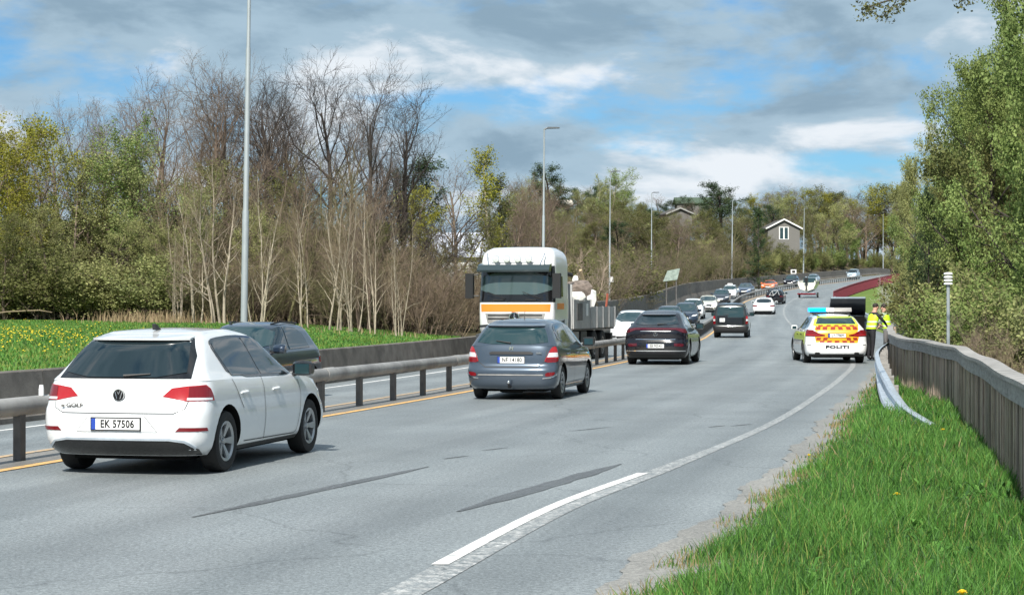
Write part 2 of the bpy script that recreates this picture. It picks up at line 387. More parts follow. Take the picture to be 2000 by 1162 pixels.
strip_x('white_edge_line', lambda Y: wx(Y) - (.13 - .055 * sst(17, 24, Y)), lambda Y: wx(Y) + (.13 - .055 * sst(17, 24, Y)), 6, 330, M_white, 0.004, 0.7)
strip_x('fresh_line_block', lambda Y: wx(Y) - .155, lambda Y: wx(Y) - .04, 12.5, 19.4, M_white2, 0.008, 0.4)
def build_gravel():
    rows = []; Y = 6.0
    while Y < 62:
        e = float(ex(Y)); a = e - .12 + .05 * math.sin(Y * 1.3) + .035 * math.sin(Y * 3.7 + 1) + .02 * math.sin(Y * 9.1) + .012 * math.sin(Y * 23.)
        rows.append([(x, Y, max(float(zr(Y)) + .006, gz(x, Y) + .012) if x > e else float(zr(Y)) + .006, x, Y) for x in (a, e, e + .12, e + .28, e + .5, e + .75)]); Y += .09 if Y < 30 else .4
    grid_sheet('gravel_shoulder', rows, M_gravel)
build_gravel()
def px_ground(x, y):
    Y = CAM_H * FPX / (y - HOR); return px(x, Y), Y
for (xa, ya, xb, yb, w) in ((375, 1010, 838, 911, .15), (893, 999, 1213, 906, .22), (866, 896, 915, 890, .16), (940, 880, 992, 874, .13), (1112, 842, 1192, 834, .12), (1384, 834, 1416, 831, .18), (1428, 832, 1468, 828, .18)):
    a = Vector(px_ground(xa, ya)); b = Vector(px_ground(xb, yb)); d = (b - a).normalized(); n = Vector((d.y, -d.x)); rows = []
    K = max(2, int((b - a).length / .25))
    for i in range(K + 1):
        p = a + (b - a) * i / K; ww = w * (1 + .12 * math.sin(i * 1.9) + random.uniform(-.12, .12)) * min(1, .12 + .88 * min(i, K - i) / 5)
        rows.append([((p + n * k * ww).x, (p + n * k * ww).y, .0045, k, i * .25) for k in (-.5, 0, .5)])
    grid_sheet('milled_patch', rows, M_dark)

# ------------------------------------------------------------------ concrete barrier, guardrails, fences
M_conc = mat('weathered_concrete', (0.135, 0.122, 0.108), 0.9, var=0.35, vscale=2.2, bump=0.3, bscale=30, object_var=.12)
M_galv = mat('dull_galvanised_steel', (0.29, 0.285, 0.275), 0.6, metal=0.3, var=0.32, vscale=2.0, object_var=.05)
M_galv2 = mat('bright_galvanised_steel', (0.50, 0.56, 0.62), 0.42, metal=0.5, var=0.14, vscale=5.0)
M_post = mat('grey_steel_post', (0.10, 0.096, 0.092), 0.7, var=0.25, vscale=6)
M_wood = mat('weathered_wood', (0.20, 0.15, 0.11), 0.85, col2=(0.47, 0.385, 0.305), vscale=3.0, stretch=(26, 26, 1.4), bump=0.5, bscale=8, object_var=.5)
M_wood2 = mat('grey_rail_wood', (0.19, 0.185, 0.175), 0.8, col2=(0.36, 0.35, 0.335), vscale=2.0, stretch=(2, 2, 14), bump=0.3, bscale=10, object_var=.1)
M_rust = mat('rusty_steel', (0.16, 0.055, 0.025), 0.85, var=.3)
M_wht = mat('white_plastic', (0.75, 0.76, 0.76), 0.4)

def build_barrier():
    root = thing('concrete_barrier', 'long dark concrete safety barrier along the far edge of the oncoming lane', 'barrier', (*at(-5.2, 30), 0)); root.location = (0, 0, 0)
    prof = [(0.20, -.05), (0.20, .09), (0.04, .30), (-0.02, .80), (-.04, .82), (-.20, .82), (-.22, .80), (-.30, -.05)]
    n = len(prof)
    Y = 6.0; seg = 5.0
    while Y < 400:
        L = seg - .02; vs = []
        for t in np.linspace(0, 1, 3):
            y = Y + L * float(np.cos(hd(Y))) * t; h = float(hd(y))
            kz = 1 + 1.45 * float(sst(72, 95, y)) - .6 * float(sst(180, 300, y)); oo = -5.2 - 1.1 * float(sst(72, 100, y))
            for (o, z) in prof:
                x_, y_ = at(oo + o, y); vs.append((x_, y_, float(zroad(oo, y)) + z * kz))
        f = [tuple(range(n)), tuple(range(2 * n, 3 * n))[::-1]]
        for i in range(2):
            for j in range(n): f.append((i * n + j, (i + 1) * n + j, (i + 1) * n + (j + 1) % n, i * n + (j + 1) % n))
        o = obj('barrier_segment', mesh_from('barrier_segment', vs, f), M_conc, root)
        Y += seg * float(np.cos(hd(Y)))
build_barrier()
def sweep(prof, pts, zs):
    """profile (side, up) swept along plan points; side positive = right of travel"""
    P = np.array(pts); T = np.gradient(P, axis=0); T /= np.linalg.norm(T, axis=1)[:, None]
    R = np.stack([T[:, 1], -T[:, 0]], 1); n = len(prof); V = []
    for p, r, z in zip(P, R, zs):
        V += [(p[0] + r[0] * a, p[1] + r[1] * a, z + b) for a, b in prof]
    F = [(i * n + j, i * n + (j + 1) % n, (i + 1) * n + (j + 1) % n, (i + 1) * n + j) for i in range(len(P) - 1) for j in range(n)]
    F += [tuple(range(n))[::-1], tuple(range((len(P) - 1) * n, len(P) * n))]
    return V, F
def sweep_twist(prof, pts, zs, tw):
    P = np.array(pts); T = np.gradient(P, axis=0); T /= np.linalg.norm(T, axis=1)[:, None]; R = np.stack([T[:, 1], -T[:, 0]], 1); n = len(prof); V = []
    for p, r, z, t in zip(P, R, zs, tw):
        c, s = math.cos(t), math.sin(t)
        for a, b in prof: a2, b2 = a * c + b * s, -a * s + b * c; V.append((p[0] + r[0] * a2, p[1] + r[1] * a2, z + b2))
    F = [(i * n + j, i * n + (j + 1) % n, (i + 1) * n + (j + 1) % n, (i + 1) * n + j) for i in range(len(P) - 1) for j in range(n)]; F += [tuple(range(n))[::-1], tuple(range((len(P) - 1) * n, len(P) * n))]
    return V, F
def build_median():
    root = thing('median_guardrail', 'grey tubular steel guardrail on short posts along the yellow median lines', 'guardrail')
    o = -0.46; Y = 7.0; seg = 8.0; ring = [(.09 * math.cos(a) * (1 if math.cos(a) > 0 else .8), .105 * math.sin(a)) for a in np.linspace(0, 2 * PI, 13)[:-1]]
    while Y < 330:
        ys = np.linspace(Y, Y + seg - .015, 5); pts = [at(o, y) for y in ys]
        V, F = sweep(ring, pts, [float(zr(p[1])) + .60 for p in pts]); rl = obj('rail', mesh_from('rail', V, F, True, 50), M_galv, root)
        if Y < 120:
            p2 = [at(o, y) for y in np.linspace(Y - .22, Y + .22, 3)]; V, F = sweep([(a * 1.09, c * 1.09) for a, c in ring], p2, [float(zr(p[1])) + .60 for p in p2]); obj('splice_sleeve', mesh_from('splice_sleeve', V, F, True, 50), M_galv, rl)
        Y += seg
    pm = MB().box(-.045, .045, -.06, .06, -.06, .56).mesh('post')
    Y = 7.3; k = 0
    while Y < 330:
        x, y = at(o, Y); obj('post', pm, M_post, root, (x, y, float(zr(y)) - .003), (0, 0, -float(hd(Y)))); Y += 2.0 * float(np.cos(hd(Y))); k += 1
    x, y = at(o, 21.4)
    tag(MB().tube([(0, 0, 0), (0, 0, .07), (0, 0, .12)], [.03, .03, .022], 10).build('rail_reflector', M_wht, None, loc=(x, y, .70)), 'small white marker peg on the median rail beside the white hatchback', 'marker')
build_median()
def build_wbeam():
    root = thing('roadside_guardrail', 'pale blue-grey corrugated steel guardrail bending down into the grass on the right', 'guardrail')
    by = [24.6, 26, 28, 30, 32, 34.5, 37, 41, 45, 52, 58, 62, 70, 80, 100, 133, 175, 196]
    bx = [5.42, 5.42, 5.62, 5.93, 6.27, 6.72, 7.18, 7.93, 8.75, 10.3, 11.7, 12.5, 14.3, 16.7, 20.75, 25.4, 30.9, 33.4]
    bz = [.06, .16, .29, .39, .46, .51, .54, .56, .56, .56, .56, .56, .56, .56, .56, .56, .56, .56]
    w = [(.0, .155), (-.018, .15), (-.075, .118), (-.083, .075), (-.012, .03), (-.012, -.03), (-.083, -.075), (-.075, -.118), (-.018, -.15), (0, -.155)]
    w = w + [(a + .006, b) for a, b in w[::-1]]
    Y = 24.6
    while Y < 195:
        seg = 4.0; ys = np.linspace(Y, min(196, Y + seg - .01), 7); xs = pch(by, bx, ys); zs = pch(by, bz, ys) + zr(ys) + np.where(ys > 66, .05, 0)
        V, F = sweep_twist(w, list(zip(xs, ys)), zs, [.8 * (1 - float(sst(25.5, 36, y))) for y in ys]); obj('beam', mesh_from('beam', V, F, True, 35), M_galv2, root); Y += seg
    pm = MB().box(-.07, .07, -.06, .06, -.9, .12).mesh('post')
    for Y in np.arange(29.5, 190, 2.0):
        x = float(pch(by, bx, Y)) + .10; z = float(pch(by, bz, Y) + zr(Y)); obj('post', pm, M_wood2 if Y < 60 else M_post, root, (x, Y, z), (0, 0, -float(hd(Y))))
    for Y, r in ((30.6, .02), (33.0, .02)):
        x = float(pch(by, bx, Y)) + .06
        bm = MB(); bm.tube([(x, Y, .02), (x + .03, Y, .32)], .016, 6); bm.build('rusty_bolt', M_rust, root)
build_wbeam()
def build_fence():
    root = thing('wooden_fence', 'weathered grey-brown vertical plank fence beside the grass verge on the right', 'fence')
    pm = MB().prism([(-.047, 0), (-.043, -.013), (.043, -.013), (.047, 0), (.047, .012), (-.047, .012)], 0, 1.18, 'z')
    pm = pm.mesh('plank'); Y = 11.2; k = 0; far = MB(); rnd = random.Random(3)
    while Y < 66:
        x = float(fx(Y)); h = math.atan(float(fx(Y + .2) - fx(Y - .2)) / .4); zt = 1.02 + .012 * math.sin(Y)
        lx = x + rnd.uniform(-.009, .009)
        if k < 290:
            obj('plank', pm, M_wood, root, (lx, Y, zt - 1.18 + rnd.uniform(-.01, .005)), (rnd.uniform(-.006, .006), rnd.uniform(-.006, .006), PI / 2 - h))
        else:
            far.box(-.012, .012, -.049, .049, zt - 1.18, zt, Matrix.Translation((lx, Y, 0)) @ Matrix.Rotation(-h, 4, 'Z'))
        Y += .112 * math.cos(h); k += 1
    o = far.build('plank_row', M_wood, root); o['kind'] = 'stuff'
    Y = 10.4
    while Y < 66:                                    # capping board, front rail board and back rail, in lengths
        ys = np.linspace(Y, Y + 2.985, 5); xs = fx(ys); zt = [1.03 + .012 * math.sin(y) for y in ys]; P = list(zip(xs, ys))
        V, F = sweep([(-.085, .045), (-.085, .085), (.085, .095), (.085, .055)], P, zt); obj('cap_board', mesh_from('cap_board', V, F), M_wood2, root)
        V, F = sweep([(-.052, -.115), (-.052, .04), (-.018, .04), (-.018, -.115)], P, zt); obj('rail_board', mesh_from('rail_board', V, F), M_wood2, root)
        V, F = sweep([(.018, -.60), (.018, -.50), (.06, -.50), (.06, -.60)], P, zt); obj('back_rail', mesh_from('back_rail', V, F), M_wood, root)
        Y += 3.0
    po = MB().box(-.05, .05, -.05, .05, -1.3, 1.03).mesh('post')
    for Y in np.arange(11.9, 66, 3.0):
        obj('post', po, M_wood, root, (float(fx(Y)) + .115, Y, 0), (0, 0, -.2))
build_fence()
def build_red_fence():
    root = thing('red_fence', 'dark red picket railing along the path beyond the parked cars', 'railing')
    M_red = mat('dark_red_paint', (0.16, 0.025, 0.04), .5, var=.2)
    ys = np.linspace(198, 285, 60); xs = pch([198, 215, 240, 262, 285], [33.6, 38.4, 45.6, 52.4, 60.5], ys)
    P = np.stack([xs, ys], 1); d = np.concatenate([[0], np.cumsum(np.linalg.norm(np.diff(P, axis=0), axis=1))])
    def pt(s): return float(np.interp(s, d, xs)), float(np.interp(s, d, ys))
    s = 0
    while s + 2.5 < d[-1]:
        b = MB(); mid = []
        for q in np.arange(0, 2.5, .14):
            x, y = pt(s + q); z = gz(x, y); b.box(x - .03, x + .03, y - .03, y + .03, z, z + 1.25)
        for zz in (.12, 1.2):
            pts = [(*pt(s + q), gz(*pt(s + q)) + zz) for q in (0, .8, 1.6, 2.48)]; b.tube(pts, .04, 5)
        b.build('railing_panel', M_red, root); s += 2.5
build_red_fence()

# ------------------------------------------------------------------ street lamps and the little sensor post
M_lamp = mat('grey_painted_steel', (0.30, 0.335, 0.35), 0.45, metal=.2, var=.06)
M_lampd = mat('dark_lamp_head', (0.09, 0.10, 0.11), 0.5)
def lamp(x_top, x_bot, Y, ztop, label, w=1.0, head=True, dirx=1.0, box=False):
    X = px(x_bot, Y); z0 = gz(X, Y) - .15; root = thing('street_lamp', label, 'street lamp', (X, Y, z0), 0, 'street lamps along the road')
    H = ztop - z0; lean = px(x_top, Y) - X
    b = MB(); hs = [0, .02, .30, .305, .60, .605, 1.0]; rs = [.095, .085, .08, .066, .06, .047, .035]
    b.tube([(lean * t, 0, H * t) for t in hs], [r * w for r in rs], 12); b.build('pole', M_lamp, root, True, 60)
    if head:
        hb = MB(); hb.tube([(lean, 0, H - .03), (lean + .12 * dirx, 0, H + .03), (lean + .3 * dirx, 0, H + .04)], [.035, .035, .03], 8)
        hb.build('arm', M_lampd, root, True)
        hb = MB().prism([(.12, -.015), (.16, -.035), (.66, -.02), (.68, 0), (.64, .03), (.16, .04)], -.11, .11)
        hh = hb.build('lamp_head', M_lampd, root); hh.location = (lean, 0, H + .04); hh.scale.x = dirx
    if box: MB().box(.07, .27, -.1, .1, 3.3, 3.65).build('junction_box', M_wht, root)
    return root
lamp(491, 475, 46, 13.2, 'nearest tall grey street lamp post, cut off by the top of the picture')
Yl = solve_Y(1060, -6.2, 40); lamp(1063, 1060, Yl, pz(252, Yl), 'grey street lamp rising behind the white truck cab')
Yl = solve_Y(1190, -7.2); lamp(1192, 1190, Yl, pz(336, Yl), 'slim street lamp with a small white box on its pole', .85, box=True)
Yl = solve_Y(1272, -7.2); lamp(1273, 1272, Yl, pz(377, Yl), 'slim street lamp left of the flat-topped pine on the hill', .9)
Yl = solve_Y(1429, -7.2); lamp(1431, 1429, Yl, pz(392, Yl), 'pale street lamp beside the dark conifer above the queue', 1.3)
Yl = solve_Y(1569, -7.2); lamp(1571, 1569, Yl, pz(407, Yl), 'pale street lamp in front of the grey gabled house', 1.4)
Yl = solve_Y(1725, -7.2); lamp(1725, 1725, Yl, pz(418, Yl), 'farthest slim street lamp, headless, near the right-hand trees', 1.3, head=False)
def sensor():
    Y = 31.6; X = px(1852, Y); z0 = gz(X, Y); root = thing('sensor_post', 'thin white pole with a small white louvred sensor head behind the wooden fence', 'sensor', (X, Y, z0))
    zt = pz(556, Y) - z0; b = MB(); b.tube([(0, 0, 0), (0, 0, zt)], .028, 8); b.build('pole', M_lamp, root)
    b = MB()
    for i in range(4): b.lathe([(.03, zt + i * .055), (.075, zt + i * .055 + .005), (.07, zt + .03 + i * .055), (.03, zt + .04 + i * .055)], 12)
    b.build('sensor_head', M_wht, root)
sensor()
# ------------------------------------------------------------------ vehicles: lofted bodies with panels fitted onto the surface
def resample(P, n):
    d = np.concatenate([[0], np.cumsum(np.linalg.norm(np.diff(P, axis=0), axis=1))]); t = np.linspace(0, d[-1], n)
    return np.stack([np.interp(t, d, P[:, i]) for i in range(P.shape[1])], 1)
def ring_half(xr, xf, b, Rr, mr, Rf, mf, n1, n2, n3):
    tot = (xf - xr) * .96
    if Rr + Rf > tot: k = tot / (Rr + Rf); Rr *= k; Rf *= k
    p = np.linspace(0, PI / 2, 300)
    rear = np.stack([xr + Rr * (1 - np.cos(p) ** (2 / mr)), b * np.sin(p) ** (2 / mr)], 1)
    front = np.stack([xf - Rf * (1 - np.cos(p[::-1]) ** (2 / mf)), b * np.sin(p[::-1]) ** (2 / mf)], 1)
    xs = np.linspace(xr + Rr, xf - Rf, n2 + 2)[1:-1]
    return np.concatenate([resample(rear, n1), np.stack([xs, np.full(n2, b)], 1), resample(front, n3)])
M_glass = mat('car_glass', (0.008, 0.016, 0.02), 0.03, spec=0.75, coat=0.3)
M_glass2 = mat('teal_car_glass', (0.015, 0.036, 0.04), 0.03, spec=0.8, coat=0.4)
M_blk = mat('black_plastic', (0.012, 0.012, 0.013), 0.5)
M_gblk = mat('gloss_black', (0.008, 0.008, 0.009), 0.12, coat=.5)
M_gap = mat('panel_gap', (0.05, 0.05, 0.05), 0.8)
M_rub = mat('tyre_rubber', (0.014, 0.014, 0.014), 0.85, bump=.2, bscale=60)
M_rim = mat('alloy_wheel', (0.42, 0.43, 0.44), 0.32, metal=0.7)
M_rimd = mat('dark_alloy_wheel', (0.12, 0.12, 0.13), 0.35, metal=0.6)
M_arch = mat('wheel_arch_liner', (0.008, 0.008, 0.008), 0.95, spec=.1)
M_red = mat('red_lamp_lens', (0.15, 0.006, 0.01), 0.15, coat=.25)
M_red2 = mat('bright_red_lamp_lens', (0.33, 0.016, 0.02), 0.15, coat=.25)
M_clear = mat('clear_lamp_lens', (0.62, 0.64, 0.66), 0.1, metal=.2, coat=.6)
M_chr = mat('chrome', (0.75, 0.75, 0.76), 0.12, metal=1.0)
M_plate = mat('plate_white', (0.78, 0.79, 0.78), 0.4)
M_blue = mat('plate_blue', (0.02, 0.06, 0.35), 0.4)
M_ink = mat('plate_black', (0.015, 0.015, 0.015), 0.5)

class Car:
    """x forward (0 = middle of the wheelbase), y left, z up"""
    def __init__(s, sp, res=1.0):
        s.sp = sp; L = sp['L']; s.W = sp['W']
        s.xr = -(sp['wb'] / 2 + sp['ro']); s.xf = s.xr + L
        zb, zt, zh = sp['zb'], sp['belt'], sp['H']
        n1, n2, n3 = int(14 * res) + 2, int(26 * res) + 2, int(14 * res) + 2; s.n1, s.n3 = n1, n3; K1, K2 = int(15 * res) + 3, int(13 * res) + 3
        s.K1 = K1
        prof = lambda tab, z: pch([p[0] for p in tab], [p[1] for p in tab], z)
        top = lambda x: prof(sp['top'], x - s.xr); roof = lambda x: prof(sp['roof'], x - s.xr)
        s.top = top; s.roof = roof
        half = []
        for z in np.linspace(zb, zt, K1):
            h = ring_half(s.xr + prof(sp['rear'], z), s.xf - prof(sp['front'], z), prof(sp['hw'], z), *sp.get('rc', (.42, 3.6)), *sp.get('fc', (.60, 2.9)), n1, n2, n3)
            t = (z - zb) / (zt - zb); zz = zb + t * (top(h[:, 0]) - zb); half.append(np.column_stack([h, zz]))
        tt = 1 - (1 - np.linspace(0, 1, K2)) ** 1.35
        for z in zt + tt * (zh - zt):
            h = ring_half(s.xr + prof(sp.get('rear_up', sp['rear']), z), s.xf - prof(sp['front_up'], z), prof(sp['hw'], z), *sp.get('ruc', sp.get('rc', (.42, 3.6))), *sp.get('fuc', (.42, 2.7)), n1, n2, n3)
            t = (z - zt) / (zh - zt); b = top(h[:, 0]); zz = b + t * (roof(h[:, 0]) - b); half.append(np.column_stack([h, zz]))
        s.half = np.array(half); s.K = len(half)
        s.arc = np.concatenate([np.zeros((s.K, 1)), np.cumsum(np.linalg.norm(np.diff(s.half, axis=1), axis=2), axis=1)], 1)
        s.meshes = {}
    # -------- surface lookup
    def _lv(s, c, mode):
        out = np.zeros((s.K, len(c), 3)); n = s.half.shape[1]
        for k in range(s.K):
            H = s.half[k]
            if mode == 'x': key, P = H[:, 0], H
            elif mode == 'ry': key, P = H[:s.n1, 1], H[:s.n1]
            elif mode == 'fy': key, P = H[::-1][:s.n3, 1], H[::-1][:s.n3]
            elif mode == 's': key, P = s.arc[k], H
            else: key, P = (s.arc[k, -1] - s.arc[k])[::-1], H[::-1]
            for i in range(3): out[k, :, i] = np.interp(c, key, P[:, i])
        return out
    def surf(s, c, z, mode, side):
        c = np.asarray(c, float); z = np.asarray(z, float); sg = np.sign(c) if mode != 'x' else np.full(len(c), float(side)); sg = np.where(sg == 0, 1, sg)
        A = s._lv(np.abs(c) if mode != 'x' else c, mode); R = np.zeros((len(c), 3))
        for j in range(len(c)):
            zk = np.maximum.accumulate(A[:, j, 2] + np.arange(s.K) * 1e-7); R[j, 0] = np.interp(z[j], zk, A[:, j, 0]); R[j, 1] = np.interp(z[j], zk, A[:, j, 1]); R[j, 2] = min(max(z[j], zk[0]), zk[-1])
        R[:, 1] *= sg; return R
    def surfn(s, c, z, mode, side):
        e = .012; P = s.surf(c, z, mode, side); c = np.asarray(c, float); z = np.asarray(z, float)
        a = s.surf(c + e, z, mode, side) - s.surf(c - e, z, mode, side); b = s.surf(c, z + e, mode, side) - s.surf(c, z - e, mode, side)
        n = np.cross(a, b); n /= np.linalg.norm(n, axis=1)[:, None] + 1e-9
        ctr = np.array([0, 0, .7]); out = P - ctr * 1.0; out[:, 0] *= .5
        fl = np.sign((n * out).sum(1)); n *= np.where(fl == 0, 1, fl)[:, None]
        return P, n
    # -------- body shell
    def body(s):
        sp = s.sp
        def shell(H, crown, close_bottom):
            K, n, _ = H.shape; full = np.concatenate([H, H[:, -2:0:-1] * [1, -1, 1]], 1); m = full.shape[1]
            rows = [full[k] for k in range(K)]; xc = (full[-1][:, 0].min() + full[-1][:, 0].max()) / 2; zf = s.top if close_bottom else s.roof
            base = full[-1]
            for q in (.985, .95, .86, .7, .5, .28, .1):
                p = base.copy(); p[:, 0] = xc + (p[:, 0] - xc) * q; p[:, 1] *= q; dz = zf(p[:, 0]) - zf(base[:, 0]); p[:, 2] = base[:, 2] + dz + crown * (1 - q * q); rows.append(p)
            V = np.concatenate(rows); F = []
            for k in range(len(rows) - 1):
                for j in range(m): F.append((k * m + j, k * m + (j + 1) % m, (k + 1) * m + (j + 1) % m, (k + 1) * m + j))
            e = len(V); V = np.concatenate([V, [[xc, 0, rows[-1][:, 2].mean()]], [[xc, 0, rows[0][:, 2].mean()]]])
            b0 = (len(rows) - 1) * m
            F += [(b0 + j, b0 + (j + 1) % m, e) for j in range(m)]; F += [((j + 1) % m, j, e + 1) for j in range(m)]
            return V, [q[::-1] for q in F]
        V, F = shell(s.half[:s.K1], sp.get('crown', .035), True)
        if sp.get('noarch'):
            V2, F2 = shell(s.half[s.K1:], sp.get('rcrown', .03), False); n = len(V); me = mesh_from('body', np.concatenate([V, V2]), F + [tuple(i + n for i in q) for q in F2], True, sp.get('sharp', 38)); me.materials.append(M_blk); return me
        lo = mesh_from('lower', V, F); lo.materials.append(M_blk); lo.materials.append(M_arch)
        r = sp.get('arch', sp['tr'] + .055); xs = (-sp['wb'] / 2, sp['wb'] / 2); cut = MB()
        for x in xs:
            for sd in (1, -1):
                cut.lathe([(r, -.5), (r, .5)], 28, Matrix.Translation((x, sd * (s.W / 2 + .18), sp['tr'] + sp.get('archup', .01))) @ Matrix.Rotation(PI / 2, 4, 'X'))
        cm = mesh_from('cut', cut.v, cut.f); cm.materials.append(M_blk); cm.materials.append(M_arch); cm.polygons.foreach_set('material_index', [1] * len(cm.polygons))
        bm = bmesh.new(); bm.from_mesh(cm); bmesh.ops.recalc_face_normals(bm, faces=bm.faces); bm.to_mesh(cm); bm.free()
        bm = bmesh.new(); bm.from_mesh(lo); bmesh.ops.recalc_face_normals(bm, faces=bm.faces); bm.to_mesh(lo); bm.free()
        a = bpy.data.objects.new('lo', lo); b = bpy.data.objects.new('cut', cm); COL.objects.link(a); COL.objects.link(b)
        md = a.modifiers.new('b', 'BOOLEAN'); md.object = b; md.operation = 'DIFFERENCE'; md.solver = 'EXACT'
        bpy.context.view_layer.update(); dg = bpy.context.evaluated_depsgraph_get(); res = bpy.data.meshes.new_from_object(a.evaluated_get(dg))
        bpy.data.objects.remove(a); bpy.data.objects.remove(b)
        bm = bmesh.new(); bm.from_mesh(res)
        V, F = shell(s.half[s.K1:], sp.get('rcrown', .03), False); up = mesh_from('upper', V, F)
        bm2 = bmesh.new(); bm2.from_mesh(up); bmesh.ops.recalc_face_normals(bm2, faces=bm2.faces); bm2.to_mesh(up); bm2.free()
        bm.from_mesh(up)
        me = bpy.data.meshes.new('body'); bm.to_mesh(me); bm.free(); me.materials.append(M_blk); me.materials.append(M_arch)
        me.polygons.foreach_set('use_smooth', [True] * len(me.polygons)); me.set_sharp_from_angle(angle=rad(sp.get('sharp', 38)))
        return me
    # -------- panels fitted to the surface
    def patch(s, poly, mode, side=1, off=.004, thick=.012, step=.09, chaikin=0):
        P = np.array(poly, float)
        for _ in range(chaikin):
            Q = np.roll(P, -1, 0); P = np.stack([P * .78 + Q * .22, P * .22 + Q * .78], 1).reshape(-1, 2)
        B = []
        for i in range(len(P)):
            a, b = P[i], P[(i + 1) % len(P)]; n = max(1, int(np.linalg.norm(b - a) / step)); B += [a + (b - a) * k / n for k in range(n)]
        B = np.array(B); nb = len(B)
        lo, hi = B.min(0), B.max(0); G = []
        for x in np.arange(lo[0] + step / 2, hi[0], step):
            for z in np.arange(lo[1] + step / 2, hi[1], step): G.append((x, z))
        def inside(p):
            c = False; j = nb - 1
            for i in range(nb):
                if ((B[i][1] > p[1]) != (B[j][1] > p[1])) and p[0] < (B[j][0] - B[i][0]) * (p[1] - B[i][1]) / (B[j][1] - B[i][1] + 1e-12) + B[i][0]: c = not c
                j = i
            return c
        G = [g for g in G if inside(g) and np.min(np.linalg.norm(B - g, axis=1)) > step * .35]
        pts = [Vector(p) for p in B] + [Vector(g) for g in G]
        v2, _, fs, *_ = delaunay_2d_cdt(pts, [], [list(range(nb))], 1, 1e-5)
        C = np.array([(v.x, v.y) for v in v2]); X, N = s.surfn(C[:, 0], C[:, 1], mode, side)
        V = X + N * off; F = [tuple(f) for f in fs]
        # orient faces outward
        FF = []
        for f in F:
            a, b, c = V[f[0]], V[f[1]], V[f[2]]
            FF.append(f if np.dot(np.cross(b - a, c - a), N[f[0]]) > 0 else f[::-1])
        # rim: boundary edges pushed into the body
        from collections import Counter
        cnt = Counter()
        for f in FF:
            for i in range(len(f)): cnt[frozenset((f[i], f[(i + 1) % len(f)]))] += 1
        n = len(V); V = np.concatenate([V, X - N * thick]); R = []
        for f in FF:
            for i in range(len(f)):
                a, b = f[i], f[(i + 1) % len(f)]
                if cnt[frozenset((a, b))] == 1: R.append((b, a, a + n, b + n))
        used = sorted({i for f in FF + R for i in f}); mp = {k: i for i, k in enumerate(used)}
        me = mesh_from('panel', V[used], [tuple(mp[i] for i in f) for f in FF + R], True, 50)
        return me
    def strips(s, lines, mode_default='x', off=.005, w=.009):
        b = MB()
        for (mode, side, pts, ww) in lines:
            P = np.array(pts, float); d = []
            for i in range(len(P) - 1):
                n = max(1, int(np.linalg.norm(P[i + 1] - P[i]) / .06)); d += [P[i] + (P[i + 1] - P[i]) * k / n for k in range(n)]
            d.append(P[-1]); d = np.array(d); T = np.gradient(d, axis=0); T /= np.linalg.norm(T, axis=1)[:, None] + 1e-9; n = np.stack([-T[:, 1], T[:, 0]], 1) * (ww or w) / 2
            A, NA = s.surfn((d + n)[:, 0], (d + n)[:, 1], mode, side); B, NB = s.surfn((d - n)[:, 0], (d - n)[:, 1], mode, side); k = len(d)
            b.add(np.concatenate([A + NA * off, B + NB * off]), [(i, i + 1, k + i + 1, k + i) for i in range(k - 1)])
        return b.mesh('panel_gaps')

_wheel_cache = {}
def wheel_meshes(r, w, rim, spokes, style):
    key = (r, w, rim, spokes, style)
    if key in _wheel_cache: return _wheel_cache[key]
    h = w / 2
    t = MB().lathe([(rim - .01, -h * .8), (rim + .012, -h * .95), (r - .045, -h), (r - .012, -h * .9), (r, -h * .6), (r, h * .6), (r - .012, h * .9), (r - .045, h), (rim + .012, h * .95), (rim - .01, h * .8)], 36, close=True)
    tyre = t.mesh('tyre', True, 35)
    b = MB().lathe([(rim - .035, -h * .5), (rim - .03, h * .8), (rim, h * .93), (rim + .008, h * .86), (rim, h * .6), (rim - .01, -h * .6)], 36, close=True)
    b.lathe([(0, h * .66), (.03, h * .68), (.035, h * .5), (.075, h * .42), (.08, h * .1)], 20)
    for i in range(spokes):
        for dv in ((-.055, .055) if style == 'pair' else (0,)):
            a = 2 * PI * i / spokes; M = Matrix.Rotation(a + dv * 2.2, 4, 'Z'); ws = .017 if style == 'pair' else (.034 if spokes < 7 else .02)
            v = [(.05, -ws * .9, h * .36), (.05, ws * .9, h * .36), (rim - .02, ws * 1.25, h * .74), (rim - .02, -ws * 1.25, h * .74), (.05, -ws * .9, h * .56), (.05, ws * .9, h * .56), (rim - .02, ws * 1.1, h * .9), (rim - .02, -ws * 1.1, h * .9)]
            b.add([M @ Vector(p) for p in v], [(0, 1, 2, 3), (4, 7, 6, 5), (0, 3, 7, 4), (1, 5, 6, 2), (3, 2, 6, 7), (0, 4, 5, 1)])
    rimm = b.mesh('rim', True, 30)
    d = MB().lathe([(0, -h * .2), (rim - .03, -h * .2), (rim - .03, -h * .3), (0, -h * .3)], 28); disc = d.mesh('brake_disc')
    _wheel_cache[key] = (tyre, rimm, disc); return _wheel_cache[key]
def add_wheels(root, sp, rim_mat, axles=None, steer=0):
    t, r, d = wheel_meshes(sp['tr'], sp.get('tw', .215), sp['rim'], sp.get('spokes', 10), sp.get('wstyle', ''))
    for x in axles or (-sp['wb'] / 2, sp['wb'] / 2):
        for sd in (1, -1):
            y = sd * (sp['W'] / 2 - sp.get('tw', .215) / 2 - sp.get('win', .02))
            w = obj('wheel', None, None, root, (x, y, sp['tr']), (-PI / 2 * sd, 0, steer if x > 0 else 0)); w.empty_display_size = .2
            obj('tyre', t, M_rub, w); obj('rim', r, rim_mat, w); obj('brake_disc', d, M_arch, w)
def mirror_y(poly): return [(-a, b) for a, b in poly][::-1]
